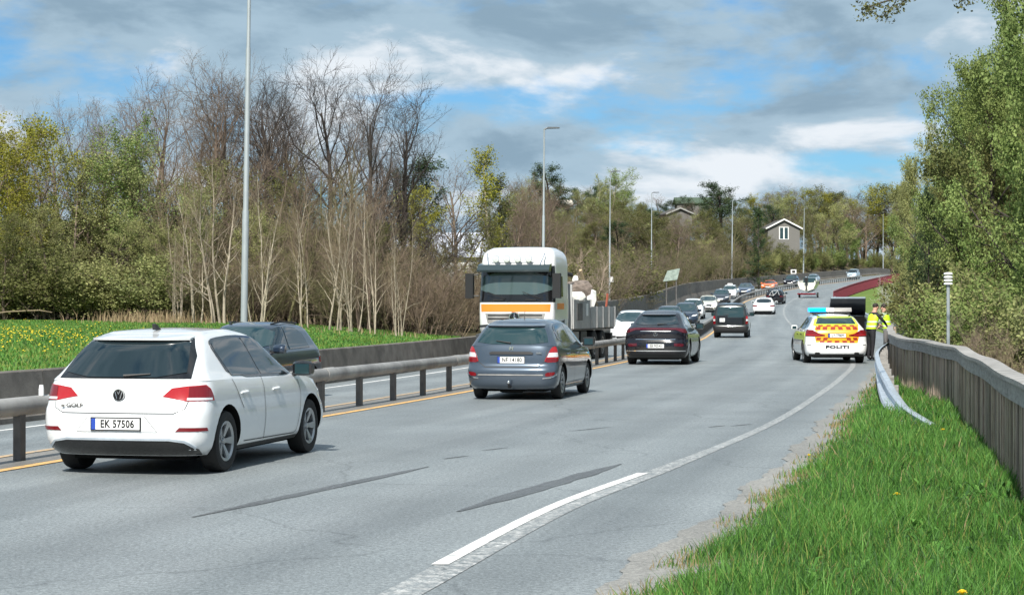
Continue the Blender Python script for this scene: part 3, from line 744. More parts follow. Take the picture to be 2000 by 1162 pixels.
def plate(root, x, z, facing, txt, tilt=0.0, w=.52, h=.11, y=0.0, two=None, pen=1.0, blue=True):
    """number plate; facing -1 looks backwards, +1 forwards"""
    rot = (PI / 2 - tilt, 0, -PI / 2 if facing < 0 else PI / 2)
    fr = MB().box(-w / 2 - .012, w / 2 + .012, -h / 2 - .012, h / 2 + .012, -.025, .0).build('number_plate', M_blk, root, loc=(x, y, z), rot=rot)
    MB().box(-w / 2, w / 2, -h / 2, h / 2, .001, .005).build('plate_face', M_plate, fr)
    if blue: MB().box(-w / 2, -w / 2 + .045, -h / 2, h / 2, .0052, .007).build('country_band', M_blue, fr)
    if txt:
        me = text_mesh(txt, h * .98, .0008, .0028, 1.06); o = obj('characters', me, M_ink, fr, (.02, -.001, .0075)); o.scale.x = .82 * pen
    if two:
        fr_ = obj('characters', text_mesh(two[0], h * .45, .0008, .002), M_ink, fr, (0, h * .2, .0075)); obj('characters', text_mesh(two[1], h * .45, .0008, .002), M_ink, fr, (0, -h * .22, .0075))
    return fr
def make_car(sp, name, label, loc, heading, group=None, res=1.0, paint=None):
    """heading: clockwise from +Y (radians)"""
    root = thing(name, label, sp.get('cat', 'car'), loc, PI / 2 - heading, group)
    key = sp.get('key'); kit = KITS.get(key)
    if kit is None: kit = KITS[key] = build_kit(sp, res)
    for (pn, me, m, sub) in kit:
        o = obj(pn, me, paint if m == 'paint' else m, root)
        if m == 'paint' and len(me.materials) == 2: pass
        for (sn, sme, sm) in sub: obj(sn, sme, paint if sm == 'paint' else sm, o)
    add_wheels(root, sp, sp.get('rim_mat', M_rim))
    return root
KITS = {}
def build_kit(sp, res):
    c = Car(sp, res); sp['_car'] = c; kit = [('body', c.body(), 'paint', [])]
    for p in sp['panels']:
        nm, mode, poly, m = p[:4]; o = p[4] if len(p) > 4 else {}
        sides = o.get('sides', (1, -1) if o.get('both', mode == 'x') else (1,))
        for sd in sides:
            pl = poly if (mode == 'x' or sd == 1) else mirror_y(poly)
            me = c.patch(pl, mode, sd, max(.007, o.get('off', .007)), o.get('thick', .012), o.get('step', .07), o.get('ch', 0))
            sub = []
            for q in o.get('sub', ()):
                pl2 = q[1] if (mode == 'x' or sd == 1) else mirror_y(q[1]); sub.append((q[0], c.patch(pl2, mode, sd, max(.007, o.get('off', .007)) + .003, .004, .06, q[3] if len(q) > 3 else 0), q[2]))
            kit.append((nm, me, m, sub))
    if sp.get('gaps'):
        ln = []
        for g in sp['gaps']:
            mode, pts = g[:2]; w = g[2] if len(g) > 2 else None
            if mode == 'x': ln += [(mode, 1, pts, w), (mode, -1, pts, w)]
            else: ln.append((mode, 1, pts, w))
        kit.append(('panel_gaps', c.strips(ln), M_gap, []))
    for fn in sp.get('extra', ()): kit += fn(c, sp)
    return kit
def ellipsoid(cx_, cy_, cz_, a, b, c, n=10, k=14):
    m = MB(); m.lathe([(math.sin(t), math.cos(t)) for t in np.linspace(0, PI, n)], k); v = [(cx_ + p[0] * a, cy_ + p[1] * b, cz_ + p[2] * c) for p in m.v]
    return v, m.f
def mirrors(x, z, w, cap='paint', size=1.0):
    def fn(c, sp):
        out = []
        for sd in (1, -1):
            y = sd * (w + .10 * size); b = MB()
            pr = [(-.04, -.075), (-.045, .06), (-.01, .085), (.05, .075), (.10, .02), (.09, -.05), (.03, -.085)]
            n = len(pr); vs = []
            for t, sc in ((-.115, .78), (-.09, .96), (0, 1.05), (.08, 1.0), (.11, .75)):
                vs += [(x + p[0] * sc * size, y + sd * t * size, z + p[1] * sc * size) for p in pr]
            b.add(vs, [(i * n + j, i * n + (j + 1) % n, (i + 1) * n + (j + 1) % n, (i + 1) * n + j) for i in range(4) for j in range(n)] + [tuple(range(n)), tuple(range(4 * n, 5 * n))])
            gl = MB().box(x - .052 * size, x - .046 * size, y - .085 * size, y + .085 * size, z - .06 * size, z + .055 * size)
            st = MB().box(x - .02, x + .05, y - sd * .16 * size - .03, y - sd * .08 * size + .02, z - .085 * size, z - .04 * size)
            out.append(('mirror', b.mesh('mirror', True, 40), cap, [('mirror_glass', gl.mesh('mirror_glass'), M_glass2), ('mirror_stalk', st.mesh('mirror_stalk'), M_blk)]))
        return out
    return fn
def handles(xs, z, m='paint', l=.11):
    def fn(c, sp):
        out = []
        for x in xs:
            for sd in (1, -1):
                P, N = c.surfn([x - l, x, x + l], [z, z + .004, z + .004], 'x', sd); b = MB(); q = P + N * np.array([[.004], [.032], [.004]]); q2 = [q[0], (q[0] + q[1] * 3) / 4, q[1], (q[2] + q[1] * 3) / 4, q[2]]
                b.tube(q2, [.012, .017, .018, .017, .012], 7); out.append(('door_handle', b.mesh('door_handle', True), m, []))
        return out
    return fn
def wiper(y0, z0, y1, z1, mode='ry', name='wiper'):
    def fn(c, sp):
        P, N = c.surfn([y0, (y0 + y1) / 2, y1], [z0, (z0 + z1) / 2, z1], mode, 1); b = MB(); b.tube(P + N * .022, [.016, .011, .007], 6); return [(name, b.mesh('wiper', True), M_blk, [])]
    return fn
def roof_rails(x0, x1, inset, m=M_blk, rise=.045):
    def fn(c, sp):
        out = []
        for sd in (1, -1):
            xs = np.linspace(x0, x1, 9); H = c.half[-3]; y = np.interp(xs, H[:, 0], H[:, 1]) - inset; z = np.interp(xs, H[:, 0], H[:, 2]) + rise; z[0] -= rise * .8; z[-1] -= rise * .8
            b = MB(); b.tube(np.column_stack([xs, sd * y, z]), .017, 7); out.append(('roof_rail', b.mesh('roof_rail', True), m, []))
        return out
    return fn
def fin(x, m=M_blk):
    def fn(c, sp):
        z = float(c.roof(np.array([x + 0.0]))[0]) + sp.get('rcrown', .03) - .005
        b = MB().prism([(x - .06, z), (x - .075, z + .06), (x - .05, z + .065), (x + .09, z)], -.018, .018); return [('antenna', b.mesh('antenna'), m, [])]
    return fn
def whip(x, m=M_blk, dx=-.2, dz=.25):
    def fn(c, sp):
        z = float(c.roof(np.array([x]))[0]) + sp.get('rcrown', .03) - .01
        b = MB(); b.tube([(x, 0, z), (x + dx * .4, 0, z + dz * .45), (x + dx, 0, z + dz)], [.012, .006, .004], 6); return [('antenna', b.mesh('antenna'), m, [])]
    return fn
def underbody(c, sp):
    b = MB().box(c.xr + .35, c.xf - .35, -sp['W'] / 2 + .28, sp['W'] / 2 - .28, sp['zb'] - .05, sp['zb'] + .1); return [('underbody', b.mesh('underbody'), M_arch, [])]
def spoiler(z, depth, w, m='paint', thick=.035, drop=0.01):
    def fn(c, sp):
        ys = np.linspace(-w, w, 15); P = c.surf(ys, np.full(15, z), 'ry', 1); Q = c.surf(ys, np.full(15, z + .05), 'ry', 1); b = MB(); v = []
        for p, q in zip(P, Q):
            d = depth * (1 - .35 * (p[1] / w) ** 4); v += [(p[0] + .05, p[1], p[2] + .0), (p[0] - d, p[1], p[2] - drop), (p[0] - d - .005, p[1], p[2] - drop + thick * .6), (q[0] + .02, q[1], q[2] + .004), (q[0] + .12, q[1], q[2] + .01)]
        n = 5; b.add(v, [(i * n + j, i * n + (j + 1) % n, (i + 1) * n + (j + 1) % n, (i + 1) * n + j) for i in range(14) for j in range(n)] + [tuple(range(n)), tuple(range(14 * n, 15 * n))])
        return [('spoiler', b.mesh('spoiler', True, 40), m, [])]
    return fn
def paint(name, col, metal=0.0, rough=.3, coat=1.0):
    return mat(name, col, rough, metal=metal, coat=coat, spec=.5)
def emblem_ring(x, z, r, facing, inner):
    """round badge: ring plus bars given as 2D segments"""
    def fn(c, sp):
        b = MB(); M = Matrix.Translation((x, 0, z)) @ Matrix.Rotation(-PI / 2 if facing < 0 else PI / 2, 4, 'Z') @ Matrix.Rotation(PI / 2 - sp.get('emb_tilt', 0), 4, 'X')
        b.lathe([(r * .86, 0), (r * .88, .012), (r * .97, .012), (r, 0)], 24, M)
        for seg in inner:
            pts = [M @ Vector((p[0] * r, p[1] * r, .008)) for p in seg]; b.tube(pts, r * .075, 5)
        bk = MB().lathe([(0, -.012), (r, -.012), (r, .003), (0, .003)], 24, M)
        return [('emblem', b.mesh('emblem', True), M_chr, [('emblem_disc', bk.mesh('emblem_disc'), M_gblk)])]
    return fn
VW = [[(-.62, .55), (-.25, -.62), (0, .0), (.25, -.62), (.62, .55)], [(-.3, .78), (0, .12), (.3, .78)]]
STAR = [[(0, 0), (0, .86)], [(0, 0), (-.75, -.45)], [(0, 0), (.75, -.45)]]
def letters(txt, x, y, z, size, facing, m, name='badge_lettering', tilt=0.0, bold=.002, sx=1.0, space=1.0):
    def fn(c, sp):
        me = text_mesh(txt, size, .002, bold, space).copy(); M = Matrix.Translation((x, y, z)) @ Matrix.Rotation(-PI / 2 if facing < 0 else PI / 2, 4, 'Z') @ Matrix.Rotation(PI / 2 - tilt, 4, 'X') @ Matrix.Diagonal((sx, 1, 1, 1))
        me.transform(M); return [(name, me, m, [])]
    return fn

GOLF = dict(key='golf', L=4.27, W=1.80, H=1.46, wb=2.637, ro=.79, zb=.20, belt=.93, tr=.316, rim=.205, spokes=5, wstyle='pair', arch=.372, tw=.205,
    rear=[(.20, .16), (.28, .05), (.36, .012), (.50, 0), (.60, .004), (.66, .02), (.70, .048), (.735, .055), (.76, .078), (.93, .115), (1.0, .17), (1.15, .30), (1.30, .44), (1.36, .50), (1.42, .60), (1.46, .78)],
    front=[(.20, .14), (.34, .02), (.50, .0), (.62, .03), (.72, .10), (.93, .22)],
    front_up=[(.93, 1.02), (1.05, 1.22), (1.25, 1.56), (1.40, 1.86), (1.46, 2.2)],
    hw=[(.20, .80), (.28, .86), (.40, .888), (.55, .90), (.70, .892), (.80, .885), (.93, .852), (1.0, .81), (1.2, .715), (1.34, .64), (1.41, .585), (1.46, .49)],
    top=[(0, .955), (.6, .955), (1.6, .935), (2.9, .915), (3.3, .90), (3.7, .83), (4.1, .73), (4.27, .66)],
    roof=[(0, 1.36), (.5, 1.40), (1.0, 1.445), (1.6, 1.46), (2.2, 1.445), (2.9, 1.36)], rc=(.40, 3.4), ruc=(.34, 3.2), rcrown=.022, sharp=40)
xr = -(GOLF['wb'] / 2 + GOLF['ro'])
def X(x): return xr + x
GOLF['panels'] = [
    ('rear_window_surround', 'ry', [(-.715, .975), (.715, .975), (.66, 1.20), (.55, 1.375), (-.55, 1.375), (-.66, 1.20)], M_gblk, dict(off=.008)),
    ('rear_window', 'ry', [(-.665, .985), (.665, .985), (.60, 1.20), (.535, 1.365), (-.535, 1.365), (-.60, 1.20)], M_glass, dict(ch=1, off=.014)),
    ('window_trim', 'x', [(X(.98), .965), (X(3.05), .93), (X(2.85), 1.05), (X(2.45), 1.29), (X(2.2), 1.375), (X(1.6), 1.40), (X(1.0), 1.375), (X(.86), 1.34), (X(.84), 1.25)], M_gblk, dict(ch=1, off=.007)),
    ('side_window', 'x', [(X(1.02), .985), (X(1.83), .972), (X(1.72), 1.365), (X(1.05), 1.352), (X(.90), 1.318), (X(.89), 1.24)], M_glass, dict(off=.010)),
    ('side_window', 'x', [(X(1.90), .972), (X(2.92), .95), (X(2.72), 1.09), (X(2.40), 1.275), (X(2.17), 1.348), (X(1.79), 1.366)], M_glass, dict(off=.010)),
    ('windscreen', 'fy', [(-.66, .97), (.66, .97), (.56, 1.36), (-.56, 1.36)], M_glass, dict(ch=1)),
    ('tail_light', 's', [(.46, .80), (.70, .755), (1.065, .755), (.97, .875), (.90, .915), (.70, .905), (.55, .885)], M_red2, dict(both=True, off=.008,
        sub=[('reversing_lens', [(.71, .762), (1.01, .762), (1.0, .785), (.71, .785)], M_clear), ('dark_lens', [(.72, .79), (1.035, .79), (.96, .87), (.895, .905), (.72, .895)], M_red)])),
    ('rear_reflector', 's', [(.62, .455), (.98, .455), (.96, .49), (.66, .495)], M_red, dict(both=True, off=.003)),
    ('rear_valance', 's', [(-.85, .215), (.85, .215), (.84, .27), (.70, .345), (.55, .365), (-.55, .365), (-.70, .345), (-.84, .27)], M_gblk, dict(off=.008, step=.06)),
    ('chrome_strip', 's', [(-.80, .285), (-.70, .345), (-.55, .365), (.55, .365), (.70, .345), (.80, .285), (.82, .297), (.71, .360), (.56, .388), (-.56, .388), (-.71, .366), (-.82, .300)], M_galv2, dict(off=.016, step=.06)),
    ('headlight', 'fs', [(.45, .60), (.95, .66), (1.12, .72), (.9, .735), (.5, .68)], M_clear, dict(both=True)),
    ('grille', 'fy', [(-.42, .60), (.42, .60), (.45, .66), (-.45, .66)], M_gblk),
    ('lower_grille', 'fy', [(-.6, .26), (.6, .26), (.5, .42), (-.5, .42)], M_blk),
    ('number_plate_recess', 'ry', [(-.43, .45), (.43, .45), (.30, .605), (-.30, .605)], 'paint', dict(off=.002)),
    ('sill', 'x', [(X(1.14), .205), (X(3.04), .205), (X(3.04), .245), (X(1.14), .245)], M_blk, dict(off=.004)),
]
GOLF['gaps'] = [('ry', [(-.72, .755), (-.70, .68), (-.60, .635), (.60, .635), (.70, .68), (.72, .755)], .008), ('x', [(X(1.86), .955), (X(1.88), .34), (X(1.92), .27)]), ('x', [(X(.98), .955), (X(1.08), .80), (X(1.22), .64)]),
    ('x', [(X(2.98), .93), (X(3.05), .70), (X(2.95), .30), (X(2.90), .27), (X(1.30), .285)]), ('s', [(.74, .755), (1.10, .745), (1.25, .71)]), 
    ('s', [(.1, .45), (.43, .45)], .006), ('ry', [(-.30, .607), (-.43, .45)], .008), ('ry', [(.30, .607), (.43, .45)], .008)]
GOLF['extra'] = [mirrors(X(2.92), 1.0, .87, M_gblk), handles([X(1.28), X(2.25)], .80), wiper(-.02, .99, -.30, 1.01), fin(X(1.0)), underbody, spoiler(1.37, .10, .54, 'paint'),
    emblem_ring(X(.062), .815, .062, -1, VW), letters('e-GOLF', X(.036), .50, .708, .055, -1, M_post, sx=1.3)]
# ------------------------------------------------------------------ other passenger cars
def off_from(sp):
    x0 = -(sp['wb'] / 2 + sp['ro']); return lambda x: x0 + x
CIVIC = dict(key='civic', L=4.28, W=1.70, H=1.46, wb=2.57, ro=.80, zb=.20, belt=.97, tr=.308, rim=.195, spokes=7, arch=.36, tw=.19,
    rear=[(.20, .12), (.28, .03), (.40, .0), (.52, .0), (.59, .03), (.62, .07), (.75, .085), (.97, .13), (1.05, .18), (1.2, .29), (1.33, .41), (1.40, .52), (1.46, .75)],
    front=[(.20, .14), (.34, .02), (.50, .0), (.64, .03), (.74, .10), (.97, .25)],
    front_up=[(.97, .95), (1.10, 1.15), (1.28, 1.46), (1.40, 1.75), (1.46, 2.1)],
    hw=[(.20, .76), (.28, .815), (.40, .842), (.55, .85), (.75, .845), (.90, .825), (.97, .805), (1.05, .77), (1.2, .70), (1.33, .635), (1.41, .575), (1.46, .48)],
    top=[(0, .99), (.8, .98), (1.6, .955), (2.9, .93), (3.4, .90), (3.8, .82), (4.1, .74), (4.28, .68)],
    roof=[(0, 1.34), (.5, 1.40), (1.0, 1.45), (1.6, 1.465), (2.2, 1.445), (2.9, 1.36)], rc=(.36, 3.6), ruc=(.30, 3.4), rcrown=.025)
x = off_from(CIVIC)
CIVIC['panels'] = [
    ('rear_window', 'ry', [(-.67, 1.02), (.67, 1.02), (.62, 1.18), (.53, 1.335), (-.53, 1.335), (-.62, 1.18)], M_glass2, dict(ch=1)),
    ('window_trim', 'x', [(x(.70), 1.04), (x(3.05), .95), (x(2.85), 1.06), (x(2.45), 1.30), (x(2.2), 1.375), (x(1.5), 1.405), (x(.95), 1.385), (x(.74), 1.31)], M_gblk, dict(ch=1)),
    ('side_window', 'x', [(x(.96), 1.055), (x(1.83), 1.01), (x(1.74), 1.37), (x(1.0), 1.355), (x(.88), 1.30)], M_glass2, dict(off=.01)),
    ('side_window', 'x', [(x(1.90), 1.005), (x(2.93), .97), (x(2.74), 1.10), (x(2.40), 1.28), (x(2.17), 1.35), (x(1.80), 1.37)], M_glass2, dict(off=.01)),
    ('windscreen', 'fy', [(-.64, 1.0), (.64, 1.0), (.55, 1.36), (-.55, 1.36)], M_glass2, dict(ch=1)),
    ('tail_light', 's', [(.61, .69), (.90, .70), (.93, .76), (.86, .97), (.80, .985), (.735, .95), (.66, .80)], M_red2, dict(both=True, off=.012, ch=1,
        sub=[('clear_lens', [(.665, .785), (.90, .79), (.885, .87), (.70, .865)], M_clear), ('top_lens', [(.715, .885), (.87, .89), (.84, .965), (.745, .94)], M_red2), ('brake_lens', [(.63, .70), (.90, .71), (.92, .765), (.655, .77)], M_red)])),
    ('tailgate_trim', 'ry', [(-.40, .835), (.40, .835), (.41, .865), (.36, .885), (-.36, .885), (-.41, .865)], M_blk, dict(off=.022)),
    ('bumper_moulding', 's', [(-.62, .455), (.62, .455), (.60, .475), (-.60, .475)], M_galv, dict(off=.012)),
    ('rear_reflector', 's', [(.64, .435), (.80, .45), (.86, .52), (.66, .51)], M_red, dict(both=True, off=.008, ch=1)),
    ('reflector_rim', 's', [(.60, .395), (.74, .405), (.88, .455), (.90, .50), (.86, .47), (.74, .43), (.60, .41)], M_chr, dict(both=True, off=.014)),
    ('headlight', 'fs', [(.45, .62), (.90, .66), (1.05, .74), (.85, .75), (.5, .70)], M_clear, dict(both=True)),
    ('grille', 'fy', [(-.3, .60), (.3, .60), (.33, .66), (-.33, .66)], M_gblk),
    ('sill', 'x', [(x(1.16), .205), (x(2.98), .205), (x(2.98), .25), (x(1.16), .25)], 'paint', dict(off=.03)),
]
CIVIC['gaps'] = [('ry', [(-.66, .92), (-.62, .70), (-.48, .605), (.48, .605), (.62, .70), (.66, .92)], .012), ('x', [(x(1.86), .98), (x(1.88), .34), (x(1.92), .27)]), ('x', [(x(.98), 1.0), (x(1.08), .85), (x(1.20), .64)]), ('x', [(x(2.98), .95), (x(3.03), .70), (x(2.93), .30), (x(1.28), .29)])]
CIVIC['extra'] = [mirrors(x(2.95), 1.03, .83, M_blk), handles([x(1.26), x(2.25)], .82), wiper(.02, 1.03, .30, 1.07), whip(x(1.25), dx=.05, dz=.16), underbody, spoiler(1.35, .09, .54, 'paint'),
    letters('H', x(.10), 0, .945, .085, -1, M_chr, 'emblem', bold=.006, sx=1.2), letters('CIVIC', x(.09), -.52, .862, .035, -1, M_chr, sx=1.2)]
M_mar = mat('dark_maroon_lens', (0.07, 0.006, 0.012), 0.12, coat=.4)
EQC = dict(key='eqc', L=4.76, W=1.88, H=1.60, wb=2.87, ro=.98, zb=.20, belt=1.06, tr=.365, rim=.255, spokes=5, arch=.425, tw=.235,
    rear=[(.20, .20), (.30, .07), (.40, .01), (.55, .0), (.68, .01), (.74, .06), (.80, .05), (.95, .04), (1.06, .10), (1.12, .20), (1.25, .46), (1.40, .74), (1.50, .95), (1.55, 1.1), (1.60, 1.5)],
    front=[(.20, .14), (.36, .02), (.55, .0), (.74, .03), (.88, .10), (1.06, .25)],
    front_up=[(1.06, 1.18), (1.20, 1.38), (1.40, 1.72), (1.54, 2.02), (1.60, 2.35)],
    hw=[(.20, .84), (.30, .90), (.45, .93), (.62, .94), (.80, .93), (.95, .905), (1.06, .86), (1.15, .80), (1.30, .72), (1.44, .65), (1.54, .58), (1.60, .47)],
    top=[(0, 1.06), (.8, 1.075), (1.6, 1.05), (3.0, 1.02), (3.6, 1.0), (4.2, .93), (4.55, .84), (4.76, .78)],
    roof=[(0, 1.45), (.6, 1.50), (1.2, 1.575), (1.9, 1.60), (2.5, 1.58), (3.2, 1.48)], rc=(.45, 3.2), ruc=(.36, 3.0), rcrown=.02)
x = off_from(EQC)
EQC['panels'] = [
    ('rear_window', 'ry', [(-.66, 1.17), (.66, 1.17), (.58, 1.34), (.48, 1.46), (-.48, 1.46), (-.58, 1.34)], M_glass, dict(ch=1)),
    ('window_trim', 'x', [(x(.95), 1.13), (x(3.35), 1.04), (x(3.15), 1.14), (x(2.7), 1.40), (x(2.4), 1.49), (x(1.8), 1.52), (x(1.3), 1.46), (x(1.0), 1.28)], M_chr, dict(ch=1)),
    ('side_window', 'x', [(x(1.02), 1.145), (x(2.03), 1.10), (x(1.93), 1.495), (x(1.4), 1.46), (x(1.1), 1.30)], M_glass2, dict(off=.01)),
    ('side_window', 'x', [(x(2.09), 1.095), (x(3.2), 1.06), (x(3.02), 1.18), (x(2.65), 1.385), (x(2.38), 1.47), (x(1.99), 1.495)], M_glass2, dict(off=.01)),
    ('windscreen', 'fy', [(-.70, 1.10), (.70, 1.10), (.58, 1.49), (-.58, 1.49)], M_glass, dict(ch=1)),
    ('light_band', 's', [(-1.08, .92), (-.80, .955), (-.60, 1.03), (.60, 1.03), (.80, .955), (1.08, .92), (1.10, .99), (.90, 1.06), (.62, 1.085), (-.62, 1.085), (-.90, 1.06), (-1.10, .99)], M_mar, dict(off=.010, step=.06)),
    ('rear_reflector', 's', [(.55, .56), (.80, .54), (.86, .60), (.80, .63), (.55, .64)], M_mar, dict(both=True, off=.007)),
    ('bumper_insert', 's', [(-.90, .44), (.90, .44), (.84, .51), (.42, .54), (.38, .69), (-.38, .69), (-.42, .54), (-.84, .51)], M_gblk, dict(off=.009)),
    ('chrome_strip', 's', [(-.92, .405), (.92, .405), (.90, .43), (-.90, .43)], M_chr, dict(off=.016)),
    ('tailgate_edge', 'ry', [(-.60, .745), (.60, .745), (.58, .765), (-.58, .765)], M_chr, dict(off=.010)),
    ('tailgate_crease', 'ry', [(-.45, .985), (.45, .985), (.44, 1.0), (-.44, 1.0)], M_chr, dict(off=.010)),
    ('rear_valance', 's', [(-.95, .21), (.95, .21), (.92, .33), (-.92, .33)], M_blk, dict(off=.008)),
    ('headlight', 'fs', [(.45, .72), (.95, .76), (1.10, .84), (.85, .85), (.5, .80)], M_clear, dict(both=True)),
    ('grille', 'fy', [(-.45, .58), (.45, .58), (.5, .76), (-.5, .76)], M_gblk),
    ('arch_trim', 'x', [(x(1.45), .21), (x(3.2), .21), (x(3.2), .26), (x(1.45), .26)], M_chr, dict(off=.01)),
]
EQC['gaps'] = [('x', [(x(2.06), 1.09), (x(2.08), .38), (x(2.10), .27)]), ('x', [(x(3.3), 1.03), (x(3.33), .75), (x(3.22), .32)])]
EQC['extra'] = [mirrors(x(3.22), 1.12, .90, 'paint', 1.1), handles([x(1.5), x(2.5)], .90), wiper(-.02, 1.185, -.3, 1.20), underbody, spoiler(1.47, .10, .50, 'paint'), emblem_ring(x(.035), .90, .06, -1, STAR)]
DISCO = dict(key='disco', L=4.84, W=1.92, H=1.89, wb=2.885, ro=.98, zb=.30, belt=1.19, tr=.375, rim=.235, spokes=5, arch=.45, tw=.235, cat='car',
    rear=[(.30, .10), (.40, .02), (.60, .0), (.66, .01), (.70, .06), (.90, .065), (1.19, .08), (1.5, .15), (1.75, .22), (1.84, .30), (1.89, .5)],
    front=[(.30, .12), (.45, .02), (.65, .0), (.85, .03), (1.0, .08), (1.19, .2)], front_up=[(1.19, 1.15), (1.4, 1.32), (1.7, 1.58), (1.83, 1.75), (1.89, 2.0)],
    hw=[(.30, .87), (.42, .93), (.6, .955), (.9, .96), (1.1, .95), (1.19, .93), (1.4, .88), (1.7, .80), (1.82, .73), (1.89, .6)],
    top=[(0, 1.19), (1, 1.19), (3.3, 1.15), (3.8, 1.13), (4.5, 1.07), (4.84, 1.0)], roof=[(0, 1.86), (.5, 1.875), (1.5, 1.90), (2.5, 1.87), (3.5, 1.78)], rc=(.24, 4.4), ruc=(.2, 4.4), fc=(.4, 3.4), rcrown=.02)
x = off_from(DISCO)
DISCO['panels'] = [
    ('rear_window', 'ry', [(-.72, 1.13), (.12, 1.13), (.16, 1.24), (.74, 1.24), (.70, 1.70), (-.70, 1.70)], M_glass2, dict(ch=0)),
    ('tailgate', 'ry', [(-.72, .74), (.72, .74), (.72, 1.21), (.18, 1.21), (.14, 1.10), (-.72, 1.10)], M_gblk, dict(off=.010)),
    ('side_window', 'x', [(x(.35), 1.28), (x(1.15), 1.28), (x(1.15), 1.70), (x(.42), 1.70)], M_glass, dict(off=.01)),
    ('side_window', 'x', [(x(1.25), 1.25), (x(2.15), 1.22), (x(2.12), 1.70), (x(1.25), 1.70)], M_glass, dict(off=.01)),
    ('side_window', 'x', [(x(2.23), 1.22), (x(3.2), 1.19), (x(2.95), 1.45), (x(2.72), 1.66), (x(2.2), 1.70)], M_glass, dict(off=.01)),
    ('windscreen', 'fy', [(-.74, 1.25), (.74, 1.25), (.66, 1.76), (-.66, 1.76)], M_glass, dict(ch=1)),
    ('tail_light', 's', [(.82, .76), (.99, .76), (1.0, 1.22), (.84, 1.22)], M_red, dict(both=True, off=.012, sub=[('clear_lens', [(.84, .92), (.98, .92), (.985, 1.03), (.845, 1.03)], M_clear), ('upper_lens', [(.84, 1.05), (.98, 1.05), (.985, 1.19), (.85, 1.19)], M_red2)])),
    ('bumper', 's', [(-1.05, .31), (1.05, .31), (1.05, .64), (-1.05, .64)], M_blk, dict(off=.012)),
    ('headlight', 'fs', [(.55, .80), (.9, .80), (.92, 1.0), (.55, 1.0)], M_clear, dict(both=True)), ('grille', 'fy', [(-.5, .82), (.5, .82), (.5, .98), (-.5, .98)], M_gblk)]
DISCO['gaps'] = [('x', [(x(2.19), 1.21), (x(2.2), .40)]), ('x', [(x(1.2), 1.25), (x(1.3), .9)])]
DISCO['extra'] = [mirrors(x(3.1), 1.28, .95, M_blk, 1.25), roof_rails(x(.5), x(2.6), .02), underbody, wiper(.1, 1.27, .4, 1.30)]
M_yel = mat('police_yellow', (0.74, 0.33, 0.015), .3, coat=.4); M_chev = mat('police_red', (0.26, 0.03, 0.015), .3, coat=.4); M_lime = mat('police_lime', (0.52, 0.66, 0.06), .3, coat=.4)
M_bluelit = mat('lit_blue_beacon', (0.01, 0.33, 0.85), .2, emit=1.7); M_bluelit2 = mat('blue_beacon', (0.0, 0.62, 0.85), .15, emit=0.9)
BMW = dict(key='bmw', L=4.94, W=1.87, H=1.48, wb=2.975, ro=1.05, zb=.22, belt=1.0, tr=.335, rim=.22, spokes=10, arch=.39, tw=.225,
    rear=[(.22, .14), (.30, .03), (.42, .0), (.56, .0), (.60, .04), (.64, .06), (.82, .06), (.90, .07), (1.0, .12), (1.12, .20), (1.25, .36), (1.38, .52), (1.43, .62), (1.48, .85)],
    front=[(.22, .12), (.36, .02), (.5, .0), (.64, .02), (.75, .08), (1.0, .25)], front_up=[(1.0, 1.55), (1.12, 1.75), (1.3, 2.1), (1.42, 2.4), (1.48, 2.7)],
    hw=[(.22, .84), (.30, .90), (.42, .925), (.6, .935), (.8, .925), (.92, .90), (1.0, .865), (1.1, .80), (1.25, .715), (1.38, .645), (1.43, .60), (1.48, .50)],
    top=[(0, 1.02), (1.2, 1.01), (3.2, .96), (3.7, .94), (4.4, .84), (4.94, .70)], roof=[(0, 1.38), (.6, 1.42), (1.4, 1.47), (2.1, 1.485), (2.7, 1.46), (3.4, 1.37)], rc=(.42, 3.2), ruc=(.34, 3.1), rcrown=.025)
x = off_from(BMW)
def chev_sub():
    out = []
    for (z0, z1, ys, w) in ((1.115, 1.158, (0, .24, .48), .065), (1.015, 1.105, (.12, .36, .56), .068), (.70, .785, (.36, .56), .065), (.617, .692, (0, .24, .46), .07)):
        for y in ys:
            for sg in ((1, -1) if y else (1,)):
                sk = .02 * sg if y else 0; out.append(('red_block', [(sg * y - w, z0), (sg * y + w, z0), (sg * y + w - sk, z1), (sg * y - w - sk, z1)], M_chev))
    return out
